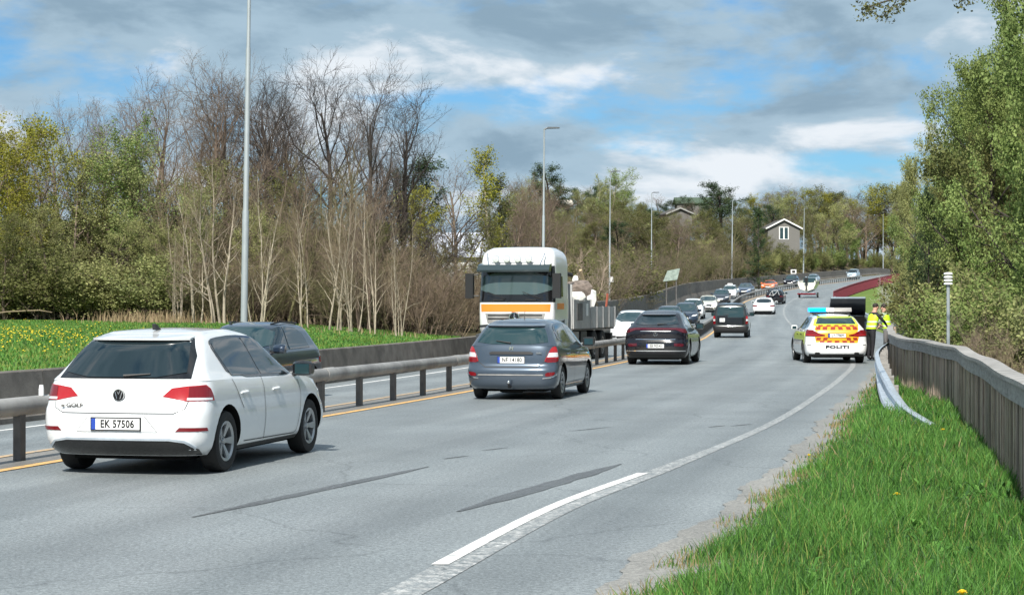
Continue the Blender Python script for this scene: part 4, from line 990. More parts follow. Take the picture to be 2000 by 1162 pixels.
BMW['panels'] = [
    ('tailgate_livery', 'ry', [(-.62, .612), (.62, .612), (.66, .80), (.62, .96), (.66, 1.03), (.68, 1.16), (-.68, 1.16), (-.66, 1.03), (-.62, .96), (-.66, .80)], M_yel, dict(off=.007, sub=chev_sub())),
    ('window_frame', 'ry', [(-.68, 1.165), (.68, 1.165), (.58, 1.40), (-.58, 1.40)], M_lime, dict(off=.007)),
    ('rear_window', 'ry', [(-.60, 1.185), (.60, 1.185), (.51, 1.375), (-.51, 1.375)], M_glass2, dict(off=.014)),
    ('livery_side', 'x', [(x(.60), .52), (x(.90), .70), (x(3.6), .70), (x(3.6), .93), (x(.62), .95), (x(.45), .80)], M_lime, dict(off=.007)),
    ('livery_block', 'x', [(x(.50), .30), (x(1.0), .30), (x(1.0), .66), (x(.62), .60), (x(.50), .52)], M_post, dict(off=.008)),
    ('window_trim', 'x', [(x(.75), 1.03), (x(3.3), .97), (x(3.0), 1.15), (x(2.7), 1.32), (x(2.4), 1.39), (x(1.4), 1.41), (x(.95), 1.37)], M_gblk, dict(ch=1, off=.008)),
    ('side_window', 'x', [(x(1.25), 1.05), (x(2.15), 1.02), (x(2.1), 1.38), (x(1.3), 1.38)], M_glass, dict(off=.013)), ('side_window', 'x', [(x(2.22), 1.015), (x(3.15), .99), (x(2.9), 1.16), (x(2.62), 1.32), (x(2.16), 1.375)], M_glass, dict(off=.013)),
    ('tail_light', 's', [(.36, .83), (.62, .815), (1.02, .83), (1.04, .98), (.92, 1.025), (.72, 1.0), (.52, .90), (.36, .865)], M_red, dict(both=True, off=.016, sub=[('glow_strip', [(.50, .84), (.98, .855), (.98, .885), (.50, .865)], M_red2)])),
    ('rear_reflector', 's', [(.78, .555), (.92, .555), (.92, .58), (.78, .58)], M_post, dict(both=True)),
    ('exhaust', 's', [(.52, .26), (.66, .26), (.67, .34), (.51, .34)], M_blk, dict(both=True, off=.012, ch=1)),
    ('rear_valance', 's', [(-.9, .225), (.9, .225), (.86, .29), (-.86, .29)], M_blk, dict(off=.009)),
    ('windscreen', 'fy', [(-.70, 1.05), (.70, 1.05), (.58, 1.38), (-.58, 1.38)], M_glass, dict(ch=1)), ('headlight', 'fs', [(.5, .62), (1.0, .66), (1.1, .74), (.5, .72)], M_clear, dict(both=True)), ('grille', 'fy', [(-.4, .55), (.4, .55), (.36, .72), (-.36, .72)], M_gblk)]
BMW['gaps'] = [('x', [(x(2.18), 1.01), (x(2.2), .38)]), ('x', [(x(3.25), .95), (x(3.3), .7), (x(3.15), .32)])]
def lightbar(c, sp):
    z = 1.58; X0 = x_(1.9); out = []
    base = MB().box(X0 - .13, X0 + .13, -.60, .60, z - .07, z - .02); base.box(X0 - .05, X0 + .05, -.5, -.45, z - .12, z - .05); base.box(X0 - .05, X0 + .05, .45, .5, z - .12, z - .05)
    def lens(y0, y1): return MB().prism([(X0 - .15, z - .02), (X0 - .14, z + .07), (X0 - .08, z + .105), (X0 + .08, z + .105), (X0 + .14, z + .07), (X0 + .15, z - .02)], y0, y1)
    return [('light_bar', base.mesh('light_bar'), M_blk, [('lit_beacon', lens(.12, .66).mesh('lit_beacon'), M_bluelit), ('beacon_lens', MB().box(X0 - .155, X0 - .15, .14, .64, z + .0, z + .06).mesh('beacon_lens'), M_bluelit2),
             ('centre_cover', lens(-.12, .118).mesh('centre_cover'), M_wht), ('unlit_beacon', lens(-.66, -.122).mesh('unlit_beacon'), M_galv)])]
x_ = x
BMW['extra'] = [mirrors(x(3.2), 1.06, .88, M_wht, .8), handles([x(1.5), x(2.55)], .86, M_blk), lightbar, roof_rails(x(.8), x(2.8), .03), underbody, wiper(0, 1.195, -.3, 1.20), letters('POLITI', x(-.012), 0, .50, .12, -1, M_ink, 'police_lettering', bold=.006, sx=1.85, space=1.1), spoiler(1.385, .06, .52, M_lime)]

# ------------------------------------------------------------------ generic cars for the queue (seen from the front or far away)
def gen(key, L, W, H, wb, ro, belt, zb, tr, kind, face='plain'):
    nose = belt * .78; slope = {'hatch': 1.0, 'suv': .9, 'sedan': 1.25, 'van': .55, 'sport': 1.35}[kind]
    cowl = {'hatch': .98, 'suv': 1.15, 'sedan': 1.35, 'van': .55, 'sport': 1.35}[kind]; g = H - belt; w = W / 2
    sp = dict(key=key, L=L, W=W, H=H, wb=wb, ro=ro, zb=zb, belt=belt, tr=tr, rim=tr * .64, spokes=7, arch=tr + .05, tw=.21, rcrown=.025)
    if kind in ('sedan', 'sport'):
        sp['rear'] = [(zb, .14), (zb + .12, .02), (zb + .3, .0), (belt * .72, .03), (belt, .08)]
        sp['rear_up'] = [(belt, .45), (belt + g * .5, .95), (belt + g * .85, 1.35), (H, 1.9)]
    else:
        k = .25 if kind == 'van' else (.55 if kind == 'suv' else .65)
        sp['rear'] = [(zb, .12), (zb + .12, .02), (zb + .3, .0), (belt * .7, .05), (belt, .10), (belt + g * .5, .10 + k * .35), (belt + g * .85, .10 + k * .7), (H, .10 + k * 1.3)]
    sp['front'] = [(zb, .12), (zb + .12, .02), (zb + .3, .0), (belt * .72, .03), (belt * .85, .1), (belt, .22)]
    sp['front_up'] = [(belt, cowl), (belt + g * .3, cowl + .36 * g / .52 * slope), (belt + g * .65, cowl + .75 * g / .52 * slope), (belt + g * .9, cowl + 1.05 * g / .52 * slope), (H, cowl + 1.45 * g / .52 * slope)]
    sp['hw'] = [(zb, w * .9), (zb + .1, w * .965), (zb + .25, w * .99), (belt * .62, w), (belt * .85, w * .985), (belt, w * .945), (belt + g * .2, w * .88), (belt + g * .6, w * .78), (belt + g * .85, w * .70), (belt + g * .95, w * .63), (H, w * .53)]
    sp['top'] = [(0, belt + .02), (L * .4, belt), (L - cowl, belt - .02), (L - cowl * .5, belt * .95), (L - .25, belt * .86), (L, nose)]
    rr = H - (.10 if kind in ('sedan', 'sport') else .06)
    sp['roof'] = [(0, rr), (L * .2, H - .03), (L * .4, H), (L * .55, H - .01), (L * .75, H - .1)]
    x = off_from(sp); zt = belt + g * .84; dx = cowl + 1.05 * g / .52 * slope; b0 = belt + .05
    rx = .95 if kind in ('sedan', 'sport') else (.35 if kind == 'van' else .6)
    hw_ = lambda z: float(pch([p[0] for p in sp['hw']], [p[1] for p in sp['hw']], z))
    P = [('windscreen', 'fy', [(-hw_(b0) * .9, b0), (hw_(b0) * .9, b0), (hw_(zt) * .92, zt), (-hw_(zt) * .92, zt)], M_glass2 if kind != 'van' else M_glass, dict(ch=1, off=.01)),
         ('rear_window', 'ry', [(-hw_(b0) * .8, b0 + .03), (hw_(b0) * .8, b0 + .03), (hw_(zt) * .82, zt - .02), (-hw_(zt) * .82, zt - .02)], M_glass, dict(ch=1, off=.01)),
         ('side_window', 'x', [(x(rx + .25), b0 + .02), (x(L * .46), b0), (x(L * .45), zt), (x(rx + .75), zt), (x(rx + .4), (b0 + zt) / 2 + .08)], M_glass, dict(off=.01)),
         ('side_window', 'x', [(x(L * .475), b0), (x(L - cowl - .18), b0 - .01), (x(L - dx + .1), zt - .05), (x(L - dx - .1), zt), (x(L * .465), zt)], M_glass, dict(off=.01))]
    hz = nose * .98; q = W * .25
    if face == 'kidney': P += [('grille', 'fy', [(.03, hz - .26), (.28, hz - .26), (.32, hz - .03), (.05, hz - .0)], M_gblk, dict(both=True, ch=1)), ('lower_grille', 'fy', [(-.6, zb + .08), (.6, zb + .08), (.5, zb + .24), (-.5, zb + .24)], M_blk)]
    elif face == 'closed': P += [('lower_grille', 'fy', [(-.55, zb + .07), (.55, zb + .07), (.6, zb + .2), (-.6, zb + .2)], M_blk)]
    elif face == 'wide': P += [('grille', 'fy', [(-.36, hz - .2), (.36, hz - .2), (.44, hz - .08), (.36, hz - .0), (-.36, hz - .0), (-.44, hz - .08)], M_gblk, dict(ch=1, sub=[('grille_bar', [(-.36, hz - .11), (.36, hz - .11), (.36, hz - .085), (-.36, hz - .085)], M_chr)])), ('lower_grille', 'fy', [(-.62, zb + .07), (.62, zb + .07), (.5, zb + .22), (-.5, zb + .22)], M_blk)]
    else: P += [('grille', 'fy', [(-.42, hz - .12), (.42, hz - .12), (.46, hz - .01), (-.46, hz - .01)], M_gblk), ('lower_grille', 'fy', [(-.66, zb + .07), (.66, zb + .07), (.55, zb + .26), (-.55, zb + .26)], M_blk)]
    P += [('headlight', 'fs', [(q, hz - .08), (q + .3, hz - .06), (q + .52, hz + .03), (q + .48, hz + .08), (q + .1, hz + .03)], M_clear, dict(both=True, off=.01)),
          ('fog_light', 'fs', [(q + .16, zb + .14), (q + .34, zb + .14), (q + .34, zb + .22), (q + .16, zb + .22)], M_blk, dict(both=True))]
    tz = belt * .82
    P += [('tail_light', 's', [(W * .28, tz - .05), (W * .60, tz - .06), (W * .60, tz + .06), (W * .3, tz + .07)], M_red, dict(both=True, off=.01)), ('rear_valance', 's', [(-.8, zb + .01), (.8, zb + .01), (.75, zb + .14), (-.75, zb + .14)], M_blk)]
    sp['panels'] = P; sp['gaps'] = [('x', [(x(L * .468), belt - .02), (x(L * .47), zb + .12)]), ('x', [(x(L - cowl - .1), belt - .06), (x(L - cowl - .08), zb + .2)])]
    sp['extra'] = [mirrors(x(L - cowl - .3), belt + .08, w * .965, 'paint', 1.05), underbody]
    if kind == 'suv': sp['extra'].append(roof_rails(x(.7), x(L - dx - .2), .03))
    return sp
SUV_N = gen('suv_near', 4.45, 1.80, 1.64, 2.6, .85, 1.05, .26, .345, 'suv')
SUV_G = gen('suv', 4.65, 1.88, 1.68, 2.75, .92, 1.06, .26, .36, 'suv', 'kidney')
SUV_W = gen('suv_wide', 4.6, 1.85, 1.62, 2.7, .92, 1.04, .25, .355, 'suv', 'wide')
HAT_G = gen('hatch', 4.25, 1.78, 1.48, 2.6, .80, .95, .21, .315, 'hatch', 'closed')
MPV_G = gen('mpv', 4.45, 1.78, 1.55, 2.7, .85, .99, .2, .315, 'hatch', 'closed')
SED_G = gen('sedan', 4.75, 1.84, 1.45, 2.85, 1.0, .93, .2, .33, 'sedan', 'wide')
SED_T = gen('sedan_smooth', 4.85, 1.92, 1.44, 2.9, 1.05, .93, .19, .345, 'sedan', 'closed')
SPO_G = gen('sport', 4.5, 1.85, 1.30, 2.6, .95, .86, .17, .33, 'sport', 'plain')
VAN_G = gen('van', 4.4, 1.83, 1.82, 2.75, .75, 1.12, .22, .32, 'van', 'plain')
EST_G = gen('estate', 4.7, 1.80, 1.50, 2.75, .95, .97, .21, .325, 'hatch', 'plain')

P_white = paint('white_car_paint', (0.67, 0.69, 0.70)); P_grey = paint('blue_grey_metallic', (0.062, 0.085, 0.115), .5, .3)
P_black = paint('black_metallic', (0.006, 0.006, 0.010), .0, .14, .3); P_dark = paint('dark_green_grey', (0.022, 0.026, 0.026), .3, .3); P_navy = paint('dark_blue_metallic', (0.016, 0.03, 0.055), .4, .28)
P_anth = paint('anthracite_metallic', (0.035, 0.045, 0.06), .5, .3); P_blue = paint('steel_blue_metallic', (0.09, 0.13, 0.20), .5, .3); P_orange = paint('orange_paint', (0.80, 0.17, 0.03))
P_cream = paint('cream_white_paint', (0.68, 0.68, 0.60)); P_silver = paint('silver_blue_metallic', (0.42, 0.52, 0.60), .4, .3)

g = make_car(GOLF, 'white_hatchback', 'white electric hatchback nearest the camera, seen from behind, plate EK 57506', (-3.515, 21.12, 0), rad(12.8), paint=P_white, res=1.5)
plate(g, X(0) - .016, .527, -1, 'EK 57506')
def place_rear(sp, name, label, Xr, Yr, head, pnt, group=None, res=1.0, z=None):
    """place by the middle of the rear axle"""
    d = sp['wb'] / 2; x, y = Xr + math.sin(head) * d, Yr + math.cos(head) * d
    o = make_car(sp, name, label, (x, y, float(zr(y)) if z is None else z), head, group, res, pnt)
    o.rotation_euler.y = -math.atan(float(zr(y + 1) - zr(y - 1)) / 2); return o
c = place_rear(CIVIC, 'grey_hatchback', 'blue-grey older hatchback with a tow ball, driving ahead of the white one', .137, 35.4, rad(12.6), P_grey, res=1.3)
x = off_from(CIVIC); plate(c, x(.078), .735, -1, 'NF 14180', w=.50, h=.11)
tb = MB(); tb.tube([(x(.1), 0, .25), (x(-.08), 0, .24), (x(-.12), 0, .31)], .02, 8); tb.build('tow_hook', M_blk, c, True); tb = MB(); tb.add(*ellipsoid(x(-.12), 0, .335, .03, .03, .03)); tb.build('tow_ball', M_chr, c, True)
tb = MB(); tb.lathe([(.0, 0), (.06, 0), (.075, .05), (.075, .42), (0, .44)], 14, Matrix.Translation((x(.3), .0, .20)) @ Matrix.Rotation(PI / 2, 4, 'X') @ Matrix.Translation((0, 0, -.25))); tb.build('silencer', M_arch, c)
c = place_rear(EQC, 'black_electric_suv', 'glossy black sports utility car with a full-width red tail light band', 4.40, 56.7, rad(11.0), P_black, res=1.2)
plate(c, off_from(EQC)(-.02), .56, -1, 'EB 90545', w=.52, h=.11)
c = place_rear(DISCO, 'boxy_suv', 'tall boxy dark green-grey off-roader driving ahead of the black electric car', 12.15, 105.0, rad(9.0), P_dark)
plate(c, off_from(DISCO)(.045), .98, -1, None, w=.28, h=.2, y=.45, two=('VH', '21784'), blue=False)
c = place_rear(BMW, 'police_car', 'white police estate with yellow and red rear chevrons, POLITI lettering and lit blue beacon', 9.86, 58.2, rad(2.6), paint('police_white', (0.80, 0.81, 0.82)), res=1.2)
plate(c, off_from(BMW)(.045), .845, -1, 'LY 77809', w=.52, h=.11)
# car with its boot lid open in front of the police car
ob = place_rear(EST_G, 'broken_down_car', 'dark estate car with its boot lid raised, stopped in front of the police car', 11.75, 66.6, rad(7), P_anth)
def open_boot():
    x = off_from(EST_G); z0 = 1.46; b = MB(); n = 9
    prof = [(.52, z0), (.15, 1.70), (-.20, 1.98), (-.30, 2.06), (-.36, 2.04), (-.27, 1.93), (.10, 1.62), (.50, z0 - .05)]
    V = []; W_ = [-.62, -.60, -.3, 0, .3, .60, .62]
    for w in W_:
        k = 1 - .05 * (w / .62) ** 2; V += [(x(p[0]) , w * (1.0 if p[1] < 1.9 else .96), 1.3 + (p[1] - 1.3) * k) for p in prof]
    m = len(prof); F = [(i * m + j, i * m + (j + 1) % m, (i + 1) * m + (j + 1) % m, (i + 1) * m + j) for i in range(len(W_) - 1) for j in range(m)] + [tuple(range(m)), tuple(range((len(W_) - 1) * m, len(W_) * m))]
    lid = obj('boot_lid', mesh_from('boot_lid', V, F, True, 30), P_anth, ob)
    MB().prism([(.30, 1.52), (-.20, 1.92), (-.215, 1.905), (.285, 1.505)], -.52, .52).build('lid_lining', mat('navy_lining', (.012, .014, .03), .7), lid).location = (x(0) - .02, 0, 0)
    MB().prism([(-.30, 2.055), (-.36, 2.05), (-.35, 2.00), (-.29, 2.0)], -.58, .58).build('lid_edge', P_silver, lid).location = (x(-.02), 0, 0)
    MB().box(x(.02), x(.5), -.58, .58, .62, 1.40).build('boot_opening', M_arch, ob)
    for sd in (1, -1): bb = MB(); bb.tube([(x(.45), sd * .56, 1.2), (x(.0), sd * .58, 1.74)], .012, 6); bb.build('gas_strut', M_blk, ob)
open_boot()
# our lanes, farther ahead
c = place_rear(SED_T, 'white_saloon', 'white saloon car ahead of the boxy off-roader', px(1492, 166), 166, rad(9.2), P_white, res=.7, z=1.13)
c2 = place_rear(EST_G, 'black_estate', 'black estate with a loaded bicycle rack behind, nearing the bend', px(1514, 195), 195, rad(12), P_black, res=.7)
plate(c, off_from(SED_T)(-.01), .62, -1, None, blue=False)
def bicycle(parent_loc, rotz, label, m, dz=0):
    root = thing('bicycle', label, 'bicycle', parent_loc, rotz, 'bicycles on the rack')
    for xx in (-.52, .52):
        b = MB(); M = Matrix.Translation((xx, 0, .34)) @ Matrix.Rotation(PI / 2, 4, 'X'); b.lathe([(.30, -.02), (.33, -.025), (.345, 0), (.33, .025), (.30, .02)], 20, M, close=True)
        for k in range(8): a = k * PI / 4; b.tube([(xx, 0, .34), (xx + .31 * math.cos(a), 0, .34 + .31 * math.sin(a))], .004, 3)
        b.build('wheel', M_rub, root)
    b = MB()
    for a, q in (((-.52, .34), (-.08, .30)), ((-.08, .30), (-.2, .80)), ((-.2, .78), (.36, .82)), ((-.08, .30), (.36, .76)), ((-.52, .34), (-.2, .78)), ((.34, .88), (.52, .34))): b.tube([(a[0], 0, a[1]), (q[0], 0, q[1])], .02, 6)
    b.build('bike_frame', m, root)
    b = MB(); b.tube([(.36, -.26, .98), (.34, 0, .95), (.36, .26, .98)], .014, 6); b.tube([(.34, 0, .86), (.34, 0, .95)], .014, 6); b.build('handlebar', M_blk, root)
    b = MB(); b.prism([(-.32, .84), (-.10, .85), (-.12, .90), (-.32, .90)], -.06, .06); b.build('saddle', M_blk, root)
def bikes():
    h = rad(12); base = Vector((c2.location.x, c2.location.y, c2.location.z)); d = Vector((math.sin(h), math.cos(h), 0)); l = EST_G['wb'] / 2 + EST_G['ro']
    root = thing('bicycle_rack', 'small rack mounted behind the black estate', 'rack', base - d * (l + .25) + Vector((0, 0, .45)), PI / 2 - h)
    b = MB(); b.box(-.25, .3, -.05, .05, 0, .05); b.box(-.22, -.16, -.6, .6, .05, .09); b.box(.02, .08, -.6, .6, .05, .09); b.build('rack_frame', M_blk, root)
    bicycle(base - d * (l + .43) + Vector((0, 0, .52)), -h, 'white-framed bicycle hung across the back of the black estate', P_white)
    bicycle(base - d * (l + .20) + Vector((0, 0, .52)), -h, 'dark bicycle on the rack nearest the black estate', P_black)
bikes()
def boat():
    Y = 219; X0 = px(1580, Y); h = rad(17); z = float(zr(Y)); t = thing('boat_trailer', 'low metal boat trailer under the white motorboat', 'trailer', (X0, Y, z), PI / 2 - h)
    b = MB()
    for sd in (1, -1): b.tube([(-1.9, sd * .75, .55), (1.2, sd * .75, .5), (3.2, 0, .48)], .05, 6)
    b.box(-1.95, -1.85, -1.0, 1.0, .42, .52); b.box(-.4, -.3, -1.0, 1.0, .3, .4); b.build('frame', M_galv2, t)
    MB().box(-2.0, -1.95, -1.05, 1.05, .36, .5).build('light_board', M_red, t)
    ty, rm, _ = wheel_meshes(.3, .18, .19, 5, '')
    for sd in (1, -1): w = obj('wheel', None, None, t, (-.35, sd * 1.05, .3), (-PI / 2 * sd, 0, 0)); obj('tyre', ty, M_rub, w); obj('rim', rm, M_rim, w)
    bo = thing('motorboat', 'white motorboat with a dark outboard engine, towed on a trailer', 'boat', (X0, Y, z + .55), PI / 2 - h)
    st = [(-1.9, 1.02, .15, 1.35), (-1.0, 1.1, .05, 1.35), (.3, 1.1, .02, 1.4), (1.6, .8, .15, 1.5), (2.6, .3, .5, 1.6), (2.95, .03, .8, 1.62)]; V = []
    for (xx, w, z0, z1) in st: V += [(xx, 0, z0), (xx, w * .75, z0 + .28), (xx, w, z1 - .35), (xx, w * .98, z1), (xx, w * .86, z1), (xx, w * .84, z1 - .2), (xx, -w * .84, z1 - .2), (xx, -w * .86, z1), (xx, -w * .98, z1), (xx, -w, z1 - .35), (xx, -w * .75, z0 + .28)]
    m = 11; F = [(i * m + j, i * m + (j + 1) % m, (i + 1) * m + (j + 1) % m, (i + 1) * m + j) for i in range(len(st) - 1) for j in range(m)] + [tuple(range(m)), tuple(range(5 * m, 6 * m))]
    obj('hull', mesh_from('hull', V, F, True, 30), P_cream, bo)
    MB().prism([(.2, 1.2), (.5, 1.75), (.56, 1.75), (.9, 1.3)], -.7, .7).build('windshield', M_glass2, bo)
    b = MB(); b.prism([(-2.35, 1.25), (-2.4, 1.65), (-2.1, 1.75), (-1.95, 1.6), (-1.95, 1.2)], -.2, .2); b.build('engine_cowl', M_blk, bo); b = MB(); b.box(-2.2, -2.05, -.07, .07, .35, 1.3); b.box(-2.35, -1.95, -.12, .12, .3, .36); b.build('engine_leg', M_blk, bo)
boat()
# oncoming queue
def oncoming(sp, name, label, xp, pnt, o=-2.6, Y=None, res=.7, txt=True):
    Y = Y or solve_Y(xp, o); x, y = at(o, Y); x = px(xp, y) if xp else x; h = float(hd(Y)) + PI
    r = make_car(sp, name, label, (x, y, float(zroad(o, y))), h, 'oncoming cars queuing in the far lane', res, pnt)
    r.rotation_euler.y = math.atan(float(zr(y + 1) - zr(y - 1)) / 2); xf = -(sp['wb'] / 2 + sp['ro']) + sp['L']
    plate(r, xf + .004, sp['zb'] + .30, 1, None, blue=False); return r
fo = oncoming(SUV_N, 'dark_suv', 'dark blue roof-railed car passing behind the white hatchback in the far lane', 486, P_navy, -2.75, 35.2, 1.0); fo.scale = (.95, .95, .93); fo.location.z -= .05
oncoming(MPV_G, 'white_people_carrier', 'white rounded car directly behind the truck, front of the queue', 1236, P_white, -2.6)
oncoming(HAT_G, 'dark_hatchback', 'dark hatchback behind the white rounded car, mostly hidden by the black electric car', 1281, P_anth, -2.6)
oncoming(SUV_W, 'grey_suv', 'dark grey roof-railed car between the hidden hatchback and the blue one', 1307, P_anth, -2.9)
oncoming(SUV_G, 'blue_suv', 'dark blue sports utility car left of the boxy off-roader', 1340, P_navy, -2.4)
oncoming(SUV_W, 'white_suv', 'white sports utility car half hidden behind the dark blue one', 1354, P_white, -2.8)
oncoming(SED_G, 'cream_saloon', 'cream-white car with a wide dark grille behind the white sports utility car', 1383, P_cream, -2.4)
oncoming(HAT_G, 'dark_compact', 'dark compact car between the cream car and the white taxi', 1409, P_anth, -2.2)
tx = oncoming(MPV_G, 'white_taxi', 'white taxi with a roof sign', 1426, P_white, -2.6)
MB().prism([(-.05, 1.58), (-.06, 1.60), (-.05, 1.73), (.05, 1.73), (.06, 1.60), (.05, 1.58)], -.28, .28).build('taxi_sign', M_wht, tx)
oncoming(SED_G, 'steel_blue_saloon', 'steel blue saloon between the taxi and the orange car', 1456, P_blue, -2.4)
oncoming(SPO_G, 'orange_sports_car', 'low orange sports car in the far lane', 1503, P_orange, -2.6)
oncoming(SUV_G, 'black_oncoming_suv', 'black car just behind the low orange sports car', 1546, P_black, -2.6)
oncoming(HAT_G, 'silver_hatchback', 'silver-blue hatchback appearing behind the motorboat', 1588, P_silver, -2.6)
oncoming(VAN_G, 'pale_blue_van', 'pale blue van, last of the oncoming queue on the bend', 1667, P_silver, -2.6)
# ------------------------------------------------------------------ the truck
def build_truck():
    Y0 = 57.2; h = float(hd(58)) + PI + rad(3.5); M_tw = paint('truck_white', (0.74, 0.75, 0.75)); M_or = mat('orange_stripe', (0.85, 0.22, 0.02), .35, coat=.4)
    M_dg = mat('dark_grey_plastic', (0.035, 0.04, 0.045), .5); M_bg = mat('grey_bed_panel', (0.33, 0.335, 0.33), .6, var=.15, vscale=2, object_var=.1)
    root = thing('tipper_truck', 'white heavy truck with an orange front stripe, roof lamps and a grey flatbed', 'truck', (px(1000, Y0) + .08, Y0, -.08), PI / 2 - h)
    # local: x forward, front face at x = 0
    sp = dict(L=2.25, W=2.36, H=3.58, wb=1, ro=.5, zb=.95, belt=2.0, noarch=True, tr=.5, rear=[(.95, 0), (3.0, 0), (3.45, .12), (3.58, .4)],
        front=[(.95, .10), (1.2, .03), (1.5, .0), (2.0, .03)], front_up=[(2.0, .03), (2.8, .13), (3.05, .17), (3.28, .22), (3.47, .34), (3.58, .62)],
        hw=[(.95, 1.13), (1.2, 1.17), (2.0, 1.18), (2.8, 1.16), (3.05, 1.16), (3.28, 1.14), (3.47, 1.06), (3.58, .90)], top=[(0, 2.0), (2.25, 2.0)], roof=[(0, 3.56), (1, 3.6), (2.25, 3.58)], rc=(.15, 4.5), ruc=(.2, 4), fc=(.40, 3.6), fuc=(.42, 3.4), rcrown=.03)
    c = Car(sp, 1.2); sh = Matrix.Translation((-c.xf, 0, 0))
    def fit(me): me.transform(sh); return me
    cab = obj('cab', fit(c.body()), M_tw, root)
    def pan(name, mode, poly, m, off=.01, sides=(1,), par=None, ch=0):
        for sd in sides: o = obj(name, fit(c.patch(poly if (mode == 'x' or sd == 1) else mirror_y(poly), mode, sd, off, .012, .1, ch)), m, par or root)
        return o
    pan('windscreen_surround', 'fs', [(-1.30, 1.93), (1.30, 1.93), (1.32, 2.0), (1.22, 3.03), (-1.22, 3.03), (-1.32, 2.0)], M_gblk, .01)
    pan('windscreen', 'fs', [(-1.16, 2.16), (1.16, 2.16), (1.10, 2.82), (-1.10, 2.82)], mat('truck_glass', (0.055, 0.085, 0.085), .04, spec=.8, coat=.4), .02, ch=1)
    pan('stripe', 'fs', [(-1.08, 1.645), (1.08, 1.645), (1.10, 1.875), (-1.10, 1.875)], M_or, .012)
    pan('side_stripe', 'x', [(c.xf - 1.5, 1.72), (c.xf - .62, 1.72), (c.xf - .62, 1.90), (c.xf - 1.5, 1.90)], M_or, .012, (1, -1))
    pan('grille', 'fs', [(-.86, 1.30), (.86, 1.30), (.94, 1.60), (-.94, 1.60)], M_galv, .012)
    for z in (1.42, 1.52): pan('grille_slot', 'fs', [(-.84, z), (.84, z), (.85, z + .035), (-.85, z + .035)], M_blk, .024)
    pan('lower_panel', 'fs', [(-1.4, .96), (1.4, .96), (1.4, 1.22), (.9, 1.26), (-.9, 1.26), (-1.4, 1.22)], M_dg, .012)
    pan('headlamp', 'fs', [(.80, 1.02), (1.28, 1.02), (1.28, 1.16), (.80, 1.18)], M_clear, .02, (1, -1))
    pan('door_window', 'x', [(c.xf - 1.35, 2.10), (c.xf - .55, 2.10), (c.xf - .58, 2.72), (c.xf - 1.35, 2.72)], M_glass, .012, (1, -1))
    pan('door_lower', 'x', [(c.xf - 1.6, .98), (c.xf - .4, .98), (c.xf - .4, 1.25), (c.xf - 1.6, 1.40)], M_dg, .012, (1, -1))
    b = MB().prism([(-.02, 2.86), (.22, 2.84), (.24, 2.90), (.10, 3.06), (-.16, 3.10)], -1.12, 1.12); b.build('sun_visor', mat('smoked_visor', (.03, .045, .05), .12, coat=.5), root)
    for y in (-.52, -.18, .16, .50):
        M = Matrix.Translation((-.02, y - .06, 3.24)) @ Matrix.Rotation(PI / 2, 4, 'Y'); b = MB().lathe([(0, -.06), (.08, -.05), (.115, .02), (.115, .05), (0, .055)], 16, M); o = b.build('roof_lamp', M_chr, root, True)
        MB().lathe([(0, .056), (.10, .056), (.10, .06), (0, .068)], 16, M).build('lens', M_clear, o)
    b = MB(); b.tube([(-.02, -.72, 3.13), (-.01, 0, 3.13), (-.02, .62, 3.13)], .018, 6); b.build('lamp_bar', M_chr, root)
    for sd in (1, -1):
        b = MB(); b.tube([(.04, sd * .80, 3.06), (-.05, sd * .86, 3.25), (-.20, sd * .90, 3.42)], .02, 6); b.tube([(.04, sd * .80, 3.06), (.04, sd * .3, 3.02)], .012, 5); b.build('air_horn', M_chr, root)
    b = MB(); b.lathe([(.13, 0), (.14, .03), (.165, .03), (.175, 0)], 28, Matrix.Translation((.03, 0, 1.47)) @ Matrix.Rotation(PI / 2, 4, 'Y')); M2 = Matrix.Translation((.05, 0, 1.47)) @ Matrix.Rotation(PI / 2, 4, 'Z') @ Matrix.Rotation(PI / 2, 4, 'X')
    for s_ in STAR: b.tube([M2 @ Vector((p[0] * .165, p[1] * .165, 0)) for p in s_], [.024, .008], 5)
    em = b.build('emblem', M_chr, root, True); MB().lathe([(0, 0), (.165, 0), (.165, .02), (0, .025)], 24, Matrix.Translation((.012, 0, 1.47)) @ Matrix.Rotation(PI / 2, 4, 'Y')).build('emblem_disc', M_gblk, em)
    for sd in (1, -1):
        ym = 1.30 if sd > 0 else 1.42; b = MB().box(-.12, .04, sd * ym - .12, sd * ym + .12, 2.05, 2.80); o = b.build('mirror', M_blk, root); b = MB(); b.tube([(-.1, sd * 1.15, 2.78), (-.05, sd * 1.4, 2.74)], .025, 6); b.tube([(-.1, sd * 1.15, 2.12), (-.05, sd * 1.4, 2.12)], .025, 6); b.build('mirror_arm', M_blk, o)
        b = MB(); b.tube([(.06, sd * .55 + .25, 2.04), (.02, sd * .55 - .30, 2.24)], .012, 5); b.build('wiper', M_blk, root)
        MB().box(.012, .022, sd * .5 - .17, sd * .5 + .17, 1.985, 2.02).build('vent', M_blk, root)
    b = MB().prism([(.0, .35), (.06, .5), (.06, .95), (-.55, 1.0), (-.55, .35)], -1.2, 1.2); b.build('bumper', M_dg, root)
    MB().box(.06, .075, -.9, .9, .62, .82).build('bumper_grille', M_blk, root)
    # chassis, wheels and bed
    b = MB(); b.box(-9.2, -.4, -.45, .45, .75, 1.02); b.box(-9.2, -8.9, -1.15, 1.15, .5, .9); b.build('chassis', M_blk, root)
    ty, rm, ds = wheel_meshes(.51, .30, .29, 8, '')
    for xx in (-1.35, -6.0, -7.35):
        for sd in (1, -1): w = obj('wheel', None, None, root, (xx, sd * 1.05, .51), (-PI / 2 * sd, 0, 0)); obj('tyre', ty, M_rub, w); obj('rim', rm, M_galv, w); obj('brake_disc', ds, M_arch, w)
